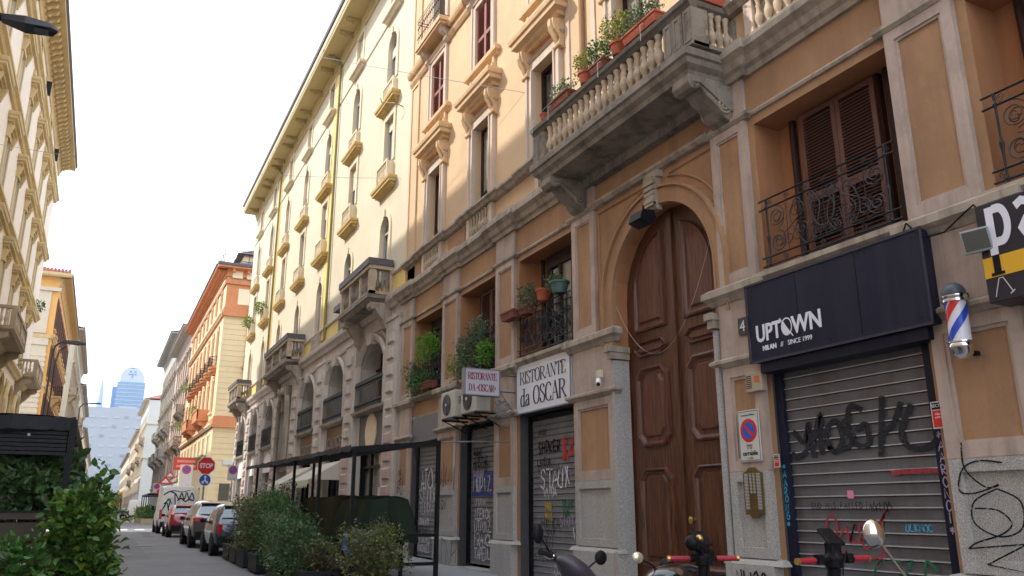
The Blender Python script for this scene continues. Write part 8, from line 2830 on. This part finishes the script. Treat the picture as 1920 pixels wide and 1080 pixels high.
for i in range(13):
    row = []
    for j in range(9):
        u, v = i / 12, j / 8
        row.append((-3.3 * u, 0.3 + 3.5 * v, 2.46 - 0.36 * math.sin(PI * v) - 0.06 * math.sin(u * 12 + v * 3)))
    gl.append(row)
for i in range(12):
    for j in range(8):
        q.add([gl[i][j], gl[i + 1][j], gl[i + 1][j + 1], gl[i][j + 1]], [(0, 1, 2, 3)])
part(q, 'sagging_lining', M_FAB, LT, smooth=True)
for x_, y_ in ((0, 0), (-3.3, 0), (0, 3.6), (0, 7.2), (0, 10.9), (-3.3, 3.6), (-3.3, 7.2), (-3.3, 10.9)):
    part(MB().box(x_ - 0.035, x_ + 0.035, y_ - 0.035, y_ + 0.035, 0, 2.6), 'post', M_BLACK, LT)
q = MB()
for k in range(8):
    q.tube([(-3.25 + 0.0 * k, 0.2 + k * 1.45, 0.1), (-3.25, 0.2 + k * 1.45, 2.5)], 0.018, 4)
q.tube([(-3.25, 0, 1.2), (-3.25, 10.9, 1.2)], 0.02, 4)
part(q, 'side_railing', M_IRON, LT)
q = MB()
for x_ in (-0.52, -0.95):
    for z in (1.80,):
        q.sphere((x_ + 0.05, 0.03, 2.40), 0.02, 6, 4)
part(q, 'bulb', M_GREYW, LT)
q = MB()
for z in (1.47, 1.02, 0.62):
    q.box(-1.6, 0.0, -0.03, 0.03, z - 0.03, z + 0.03)
part(q, 'cross_rail', M_BLACK, LT)
# pallet planters at the front
T = thing('planter', 'dark wooden slatted planter box under the left canopy', 'planter', (-0.95, 11.2, 0))
M_OLDW = mat('weathered dark wood', (0.055, 0.045, 0.035), 0.8, var=0.35, scale=6)
for z, h in ((0.1, 0.14), (0.3, 0.14), (0.5, 0.14), (0.72, 0.14), (0.92, 0.14), (1.16, 0.2), (1.40, 0.07)):
    part(MB().box(-0.62, 0.42, -0.05, -0.02, z, z + h), 'slat', M_OLDW, T)
for x_ in (-0.6, 0.40):
    part(MB().box(x_ - 0.04, x_ + 0.04, -0.02, 0.35, 0.02, 1.40), 'side_post', M_OLDW, T)
part(MB().box(-0.6, 0.4, 0.0, 0.33, 1.1, 1.36), 'soil', M_SOIL, T)
q = MB().box(-0.32, 0.28, -0.02, 0.0, 0.5, 0.6)
T = thing('planter', 'dark pot box under the bright green bush by the road', 'planter', (-0.12, 10.2, 0))
part(MB().box(-0.22, 0.22, -0.22, 0.22, 0, 0.42), 'box', M_PLANTER, T, bevel=0.015)
part(MB().box(-0.18, 0.18, -0.18, 0.18, 0.42, 0.43), 'soil', M_SOIL, T)
# the bright laurel bush: individual leaves in front, joined mass behind
BU = thing('bush', 'bright green laurel bush with large glossy leaves at the left road edge', 'bush', (-0.10, 10.2, 0.4))
mb = foliage(MB(), (0.0, 0, 0.62), (0.30, 0.42, 0.70), 3300, 0.10, 0.35, seed=71)
foliage(mb, (-0.02, 0, 0.95), (0.24, 0.36, 0.34), 1000, 0.10, 0.3, seed=72)
part(mb, 'foliage', M_LEAF, BU, kind='stuff')
mb = foliage(MB(), (-0.02, 0.0, 0.85), (0.27, 0.40, 0.52), 420, 0.10, 0.15, seed=73)
part(mb, 'new_shoots', mat('fresh lime leaves', (0.15, 0.27, 0.035), 0.35, island=0.35, trans=0.35), BU, kind='stuff')
part(branches(MB(), (0, 0, 0.5), (0.28, 0.36, 0.8), 40, (0, 0, 0), 0.010, 5), 'branch', M_BARK, BU, kind='stuff')
lf = []
for k in range(6):
    rnd = random.Random(k)
    L_ = 0.12 + 0.02 * rnd.random()
    w_ = L_ * 0.3
    c_ = 0.02
    lm = MB().add([(0, 0, 0), (L_ * 0.3, w_ * 0.85, c_), (L_ * 0.7, w_ * 0.8, c_), (L_, 0, -c_), (L_ * 0.7, -w_ * 0.8, c_), (L_ * 0.3, -w_ * 0.85, c_), (L_ * 0.35, 0, 0), (L_ * 0.7, 0, -0.004)],
                  [(0, 1, 6), (1, 2, 7, 6), (2, 3, 7), (0, 6, 5), (6, 7, 4, 5), (7, 3, 4)])
    lf.append(lm.mesh('leaf', M_LEAF if k % 3 else M_LEAFY))
rnd = random.Random(9)
for k in range(230):
    a = rnd.uniform(0, 2 * PI)
    z = rnd.uniform(0.05, 1.28)
    rr = 0.34 * math.sqrt(max(0.05, 1 - ((z - 0.62) / 0.85) ** 2)) * rnd.uniform(0.85, 1.15)
    inst(lf[k % 6], 'leaf', BU, (rr * math.cos(a), rr * 1.25 * math.sin(a), z), (rnd.uniform(-0.7, 0.7), rnd.uniform(-0.9, 0.7), a + rnd.uniform(-0.8, 0.8)), rnd.uniform(0.7, 1.2))
plant('bush', 'dark oleander like shrub under the left canopy', (-0.78, 12.1, 1.75), (0.42, 0.5, 0.42), 2600, 0.10, M_LEAFD, (-0.85, 12.0, 1.2), 'bush', nb=20, shell=0.2)
plant('bush', 'dark palm fronded plant behind the shrub under the left canopy', (-0.72, 13.2, 1.95), (0.5, 0.7, 0.42), 1500, 0.16, M_LEAFD, (-0.8, 13.2, 1.2), 'bush', nb=24, shell=0.2)
plant('bush', 'lower dark green plant in the bottom left corner', (-0.62, 9.6, 0.95), (0.24, 0.35, 0.28), 620, 0.10, M_LEAFM, (-0.62, 9.6, 0.5), 'bush', nb=10)
plant('bush', 'grey leafed shrub at the left edge of the picture', (-1.25, 11.9, 1.6), (0.3, 0.35, 0.35), 900, 0.07, M_LEAFG, (-1.25, 11.9, 1.2), 'bush', nb=10)
T = thing('planter', 'dark planter pot under the lower dark plant in the bottom left corner', 'planter', (-0.62, 9.6, 0))
part(MB().lathe([(0.14, 0), (0.2, 0.6), (0.22, 0.62), (0.22, 0.66), (0.18, 0.66)], (0, 0, 0), 14), 'pot', M_PLANTER, T, smooth=True)
# far planters in the road beyond the van
for i, (x, y) in enumerate(((4.6, 86), (4.6, 90), (4.5, 94), (4.5, 98))):
    plant('bush', ('planter bush beyond the white van, nearest', 'planter bush beyond the white van, second', 'planter bush beyond the white van, third', 'planter bush beyond the white van, farthest')[i], (x, y, 1.15), (0.8, 1.4, 0.7), 700, 0.2, M_LEAFY if i % 2 else M_LEAFM, (x, y, 0.6), 'bush', nb=5,
          pot=(lambda x=x, y=y: trough(x - 0.8, x + 0.8, y - 1.5, y + 1.5, 0.0, 0.75, M_TAN))())
T = thing('terrace_canopy', 'distant dark terrace awning beyond the triangular signs', 'canopy', (5.2, 92, 0))
part(MB().box(-0.6, 2.2, 0, 14, 3.0, 3.2), 'roof_sheet', M_BLACK, T)
for yy in (0, 4.6, 9.2, 13.9):
    part(MB().box(-0.6, -0.5, yy, yy + 0.1, 0, 3.0), 'post', M_BLACK, T)

# ================================================================= TWO WHEELERS IN FRONT
def grips(T, c, half, z, ax, gm, dr=0.0, endm=None):
    """handlebar across direction ax (unit 2D) centred on c"""
    a = Vector((ax[0], ax[1], dr)).normalized()
    b = MB().tube([Vector(c) - a * half, Vector(c) + a * half], 0.012, 8)
    bar = part(b, 'handlebar', M_BLACK, T)
    for sg in (-1, 1):
        g_ = MB().tube([Vector(c) + a * sg * (half - 0.13), Vector(c) + a * sg * (half - 0.005)], 0.0165, 10)
        part(g_, 'grip', gm, bar)
        e_ = MB().tube([Vector(c) + a * sg * (half - 0.005), Vector(c) + a * sg * (half + 0.010)], 0.018, 10)
        part(e_, 'grip_end', endm or M_BRASS, bar)
        c_ = MB().box(-0.02, 0.02, -0.02, 0.02, -0.02, 0.03)
        p_ = Vector(c) + a * sg * (half - 0.17)
        c_.v = [(x + p_.x, y + p_.y, z_ + p_.z) for x, y, z_ in c_.v]
        part(c_, 'brake_clamp', M_BLACK, bar)
        l_ = MB().tube([p_, p_ + Vector((-0.04, 0.03, 0.005)), p_ + a * sg * 0.12 + Vector((-0.05, 0.045, -0.01))], 0.006, 5)
        part(l_, 'brake_lever', M_BLACK, bar)
        w_ = MB().tube([p_, p_ * 0.6 + Vector(c) * 0.4 + Vector((-0.02, -0.05, 0.05)), Vector(c) + Vector((0, -0.06, -0.02)), Vector(c) + Vector((0, -0.03, -0.2))], 0.0035, 5)
        part(w_, 'brake_cable', M_TRIMB, bar)
M_GRIP = mat('crimson grip', (0.36, 0.015, 0.035), 0.55)
M_SKY = mat('light blue scooter paint', (0.04, 0.22, 0.42), 0.35)
def kick_scooter(label, x, y, z, ax, gm, stem, half=0.29, lean=0.0, head=True):
    T = thing('electric_scooter', label, 'scooter', (x, y, 0))
    c = (0, 0, z)
    grips(T, c, half, z, ax, gm)
    fwd = Vector((-ax[1], ax[0], 0))
    base = fwd * 0.16
    q = MB()
    q.lathe([(0.05, -0.02), (0.055, 0.03), (0.03, 0.07)], (0, 0, z - 0.02), 10)
    q.box(-0.035, 0.035, -0.03, 0.03, z + 0.0, z + 0.09)
    q.add([(-0.06, -0.03, z + 0.07), (0.06, -0.03, z + 0.07), (0.05, 0.06, z + 0.15), (-0.05, 0.06, z + 0.15), (-0.06, -0.04, z + 0.085), (0.06, -0.04, z + 0.085), (0.05, 0.05, z + 0.165), (-0.05, 0.05, z + 0.165)],
          [(0, 1, 2, 3), (4, 7, 6, 5), (0, 4, 5, 1), (1, 5, 6, 2), (2, 6, 7, 3), (3, 7, 4, 0)])
    part(q, 'display', M_BLACK, T, bevel=0.005)
    part(MB().tube([(0, 0, z), (base.x * 0.4, base.y * 0.4, z * 0.6)], 0.034, 10), 'stem', M_BLACK, T, smooth=True)
    part(MB().tube([(base.x * 0.4, base.y * 0.4, z * 0.62), (base.x, base.y, 0.22)], 0.030, 10), 'lower_stem', stem, T, smooth=True)
    d = -fwd
    w1 = base
    w2 = base + d * 1.0
    dk = MB()
    n_ = Vector((ax[0], ax[1], 0)) * 0.08
    a_, b_ = base + d * 0.16, base + d * 0.78
    dk.add([tuple(a_ - n_ + Vector((0, 0, .11))), tuple(a_ + n_ + Vector((0, 0, .11))), tuple(b_ + n_ + Vector((0, 0, .11))), tuple(b_ - n_ + Vector((0, 0, .11))), tuple(a_ - n_ + Vector((0, 0, .17))), tuple(a_ + n_ + Vector((0, 0, .17))), tuple(b_ + n_ + Vector((0, 0, .17))), tuple(b_ - n_ + Vector((0, 0, .17)))],
           [(0, 3, 2, 1), (4, 5, 6, 7), (0, 1, 5, 4), (1, 2, 6, 5), (2, 3, 7, 6), (3, 0, 4, 7)])
    part(dk, 'deck', stem, T)
    ang = math.atan2(ax[1], ax[0])
    for w in (w1, w2):
        tw = MB().lathe([(0.05, -0.025), (0.105, -0.025), (0.12, 0), (0.105, 0.025), (0.05, 0.025)], (0, 0, 0), 18, 'x')
        tw.xf(Matrix.Translation((w.x, w.y, 0.12)) @ Matrix.Rotation(ang, 4, 'Z'))
        part(tw, 'wheel', M_TYRE, T, smooth=True)
    mg = MB().tube([tuple(base + Vector((0, 0, 0.25))), tuple(base + Vector((0, 0, 0.12)))], 0.03, 6)
    part(mg, 'fork', M_BLACK, T)
    return T
kick_scooter('black electric scooter with two crimson grips in front of the nearest shutter', 3.57, 3.30, 1.245, (1, 0.10), M_GRIP, M_BLACK, half=0.29)
sc = kick_scooter('electric scooter with light blue stem and crimson grips before the great door', 3.38, 4.15, 1.215, (0.93, -0.36), M_GRIP, M_SKY, half=0.215)
q = MB()
q.tube([(0.06, -0.0, 1.23), (-0.06, -0.02, 1.29), (-0.10, -0.03, 1.315)], 0.034, 8)
q.sphere((-0.11, -0.04, 1.31), 0.046, 10, 8)
part(q, 'lamp', M_BLACK, sc, smooth=True)
part(MB().sphere((-0.055, -0.045, 1.335), 0.024, 8, 6), 'bell', M_BRASS, sc, smooth=True)
def loft(path, n=16, sq=1.0):
    """path = [((x,y,z), r_side, r_up)] lofted into a smooth shell"""
    m = MB()
    P = [Vector(p[0]) for p in path]
    for i, (p, a, b) in enumerate(path):
        t = (P[min(i + 1, len(P) - 1)] - P[max(i - 1, 0)]).normalized()
        s_ = t.cross(Vector((0, 0, 1))).normalized() if abs(t.z) < 0.98 else Vector((0, 1, 0))
        u = s_.cross(t)
        for k in range(n):
            q_ = P[i] + s_ * a * math.cos(2 * PI * k / n) + u * b * math.sin(2 * PI * k / n)
            m.v.append(tuple(q_))
    for i in range(len(path) - 1):
        for k in range(n):
            m.f.append((i * n + k, i * n + (k + 1) % n, (i + 1) * n + (k + 1) % n, (i + 1) * n + k))
    m.f.append(tuple(range(n))[::-1])
    m.f.append(tuple((len(path) - 1) * n + k for k in range(n)))
    return m
def motor_scooter(label, x, y, rot, paint, tops, mirrors, hz=0.98):
    """lower machine faces local -y; tops and mirrors are given in street coordinates"""
    T = thing('motor_scooter', label, 'motor scooter', (x, y, 0), rot, group='motor scooters parked by the kerb')
    q = MB()
    q.prism([(-0.60, 0.45), (-0.52, 0.85), (-0.42, 0.82), (-0.34, 0.5), (-0.22, 0.32), (0.15, 0.30), (0.25, 0.62), (0.75, 0.70), (0.80, 0.5), (0.55, 0.30), (0.1, 0.2), (-0.3, 0.2)], 'x', -0.17, 0.17)
    part(q, 'body', paint, T, bevel=0.04)
    part(MB().prism([(0.12, 0.72), (0.25, 0.80), (0.5, 0.78), (0.82, 0.84), (0.85, 0.76), (0.75, 0.70), (0.25, 0.64), (0.12, 0.66)], 'x', -0.14, 0.14), 'seat', M_TRIMB, T, bevel=0.03)
    for yy in (-0.70, 0.62):
        part(MB().lathe([(0.12, -0.045), (0.2, -0.055), (0.24, -0.03), (0.245, 0), (0.24, 0.03), (0.2, 0.055), (0.12, 0.045)], (0, yy, 0.245), 20, 'x'), 'wheel', M_TYRE, T, smooth=True)
    part(MB().prism([(-0.98, 0.40), (-0.88, 0.52), (-0.70, 0.56), (-0.52, 0.50), (-0.44, 0.36), (-0.52, 0.44), (-0.70, 0.50), (-0.9, 0.44)], 'x', -0.08, 0.08), 'front_mudguard', paint, T)
    part(MB().tube([(0, -0.68, 0.25), (0, -0.56, 0.5), (0, -0.42, hz)], 0.045, 8), 'fork', M_BLACK, T)
    inv = (Matrix.Translation((x, y, 0)) @ Matrix.Rotation(rot, 4, 'Z')).inverted()
    for nm, mt, mb_ in tops:
        mb_.xf(inv)
        part(mb_, nm, mt, T, smooth=True, whole=True)
    for (b0, c0, rr, sc_, mm) in mirrors:
        b0, c0 = Vector(b0), Vector(c0)
        s_ = MB().tube([b0, b0.lerp(c0, 0.45) + Vector((0, 0, 0.012)), c0], 0.0065, 6).xf(inv)
        st_ = part(s_, 'mirror_stem', M_CHROME if mm is M_CHROME else M_BLACK, T)
        part(MB().sphere(c0, rr, 16, 10, sc_).xf(inv), 'mirror', mm, st_, smooth=True)
    return T
M_PLUM = mat('dark plum scooter cowl', (0.045, 0.038, 0.055), 0.5, coat=0.3)
M_MIRY = mat('mirror with painted cream reflection', (0.85, 0.80, 0.58), 0.25, metal=0.7)  # yellowish base colour stands in for the reflection of a cream wall
M_GLB = mat('glossy black scooter paint', (0.012, 0.014, 0.018), 0.15, coat=1.0)
motor_scooter('dark plum motor scooter parked before the middle shutter, leftmost of the two wheelers', 3.42, 5.45, R(-62), M_PLUM,
              [('handlebar_cowl', M_PLUM, loft([((2.96, 5.3, 1.17), 0.012, 0.012), ((3.02, 5.3, 1.165), 0.05, 0.035), ((3.08, 5.3, 1.13), 0.10, 0.075), ((3.17, 5.31, 1.06), 0.12, 0.09), ((3.27, 5.33, 0.96), 0.12, 0.09), ((3.33, 5.36, 0.86), 0.09, 0.07)])),
               ('grip', M_TRIMB, MB().tube([(3.0, 5.3, 1.165), (2.84, 5.27, 1.215)], 0.022, 8)),
               ('brake_lever', M_CHROME, MB().tube([(2.80, 5.25, 1.195), (2.86, 5.25, 1.185), (2.92, 5.27, 1.165), (2.955, 5.28, 1.17), (2.96, 5.28, 1.195)], 0.009, 6)),
               ('mudguard_tip', M_GREYW, MB().sphere((2.98, 5.1, 1.02), 0.05, 10, 6, (1.1, 1, 0.5)))],
              [((2.95, 5.3, 1.19), (2.83, 5.27, 1.34), 0.058, (0.75, 0.35, 1.15), M_BLACK), ((3.22, 5.31, 1.05), (3.37, 5.3, 1.165), 0.052, (1.0, 0.4, 1.0), M_BLACK)])
motor_scooter('glossy black motor scooter with a yellowish round mirror before the great door', 3.86, 4.78, R(-70), M_GLB,
              [('handlebar_cowl', M_GLB, loft([((3.20, 4.5, 1.06), 0.02, 0.02), ((3.26, 4.5, 1.07), 0.09, 0.06), ((3.38, 4.5, 1.08), 0.14, 0.085), ((3.50, 4.5, 1.09), 0.13, 0.08), ((3.60, 4.52, 1.10), 0.08, 0.05), ((3.66, 4.54, 1.10), 0.02, 0.02)])),
               ('screen', M_BLACK, MB().sphere((3.44, 4.6, 1.135), 0.062, 12, 8, (1, 0.6, 1)))],
              [((3.30, 4.5, 1.12), (3.14, 4.5, 1.208), 0.05, (0.85, 0.4, 0.72), M_MIRY)])
motor_scooter('motor scooter with a round chrome mirror on a long stem, nearest on the right', 3.72, 3.22, R(4), M_BLACK,
              [('handlebar', M_CHROME, MB().tube([(3.45, 2.72, 0.98), (3.72, 2.68, 1.0), (3.99, 2.72, 0.98)], 0.014, 8)), ('handlebar_cowl', M_BLACK, loft([((3.72, 2.62, 0.98), 0.03, 0.03), ((3.72, 2.70, 0.95), 0.13, 0.08), ((3.72, 2.80, 0.86), 0.14, 0.1), ((3.72, 2.84, 0.72), 0.08, 0.06)]))],
              [((3.56, 2.72, 0.99), (3.305, 2.8, 1.395), 0.072, (0.85, 0.55, 0.95), M_CHROME)])

# ================================================================= haze
HZ = True
if HZ:
    m = bpy.data.materials.new('haze')
    m.use_nodes = True
    m.node_tree.nodes.clear()
    out = m.node_tree.nodes.new('ShaderNodeOutputMaterial')
    pv = m.node_tree.nodes.new('ShaderNodeVolumePrincipled')
    pv.inputs['Density'].default_value = 0.00015
    pv.inputs['Color'].default_value = (0.88, 0.93, 1.0, 1)
    pv.inputs['Anisotropy'].default_value = 0.3
    m.node_tree.links.new(pv.outputs[0], out.inputs['Volume'])
    hb = part(MB().box(-90, 110, -70, 960, -1.0, 150), 'haze', m)
    hb['kind'] = 'stuff'
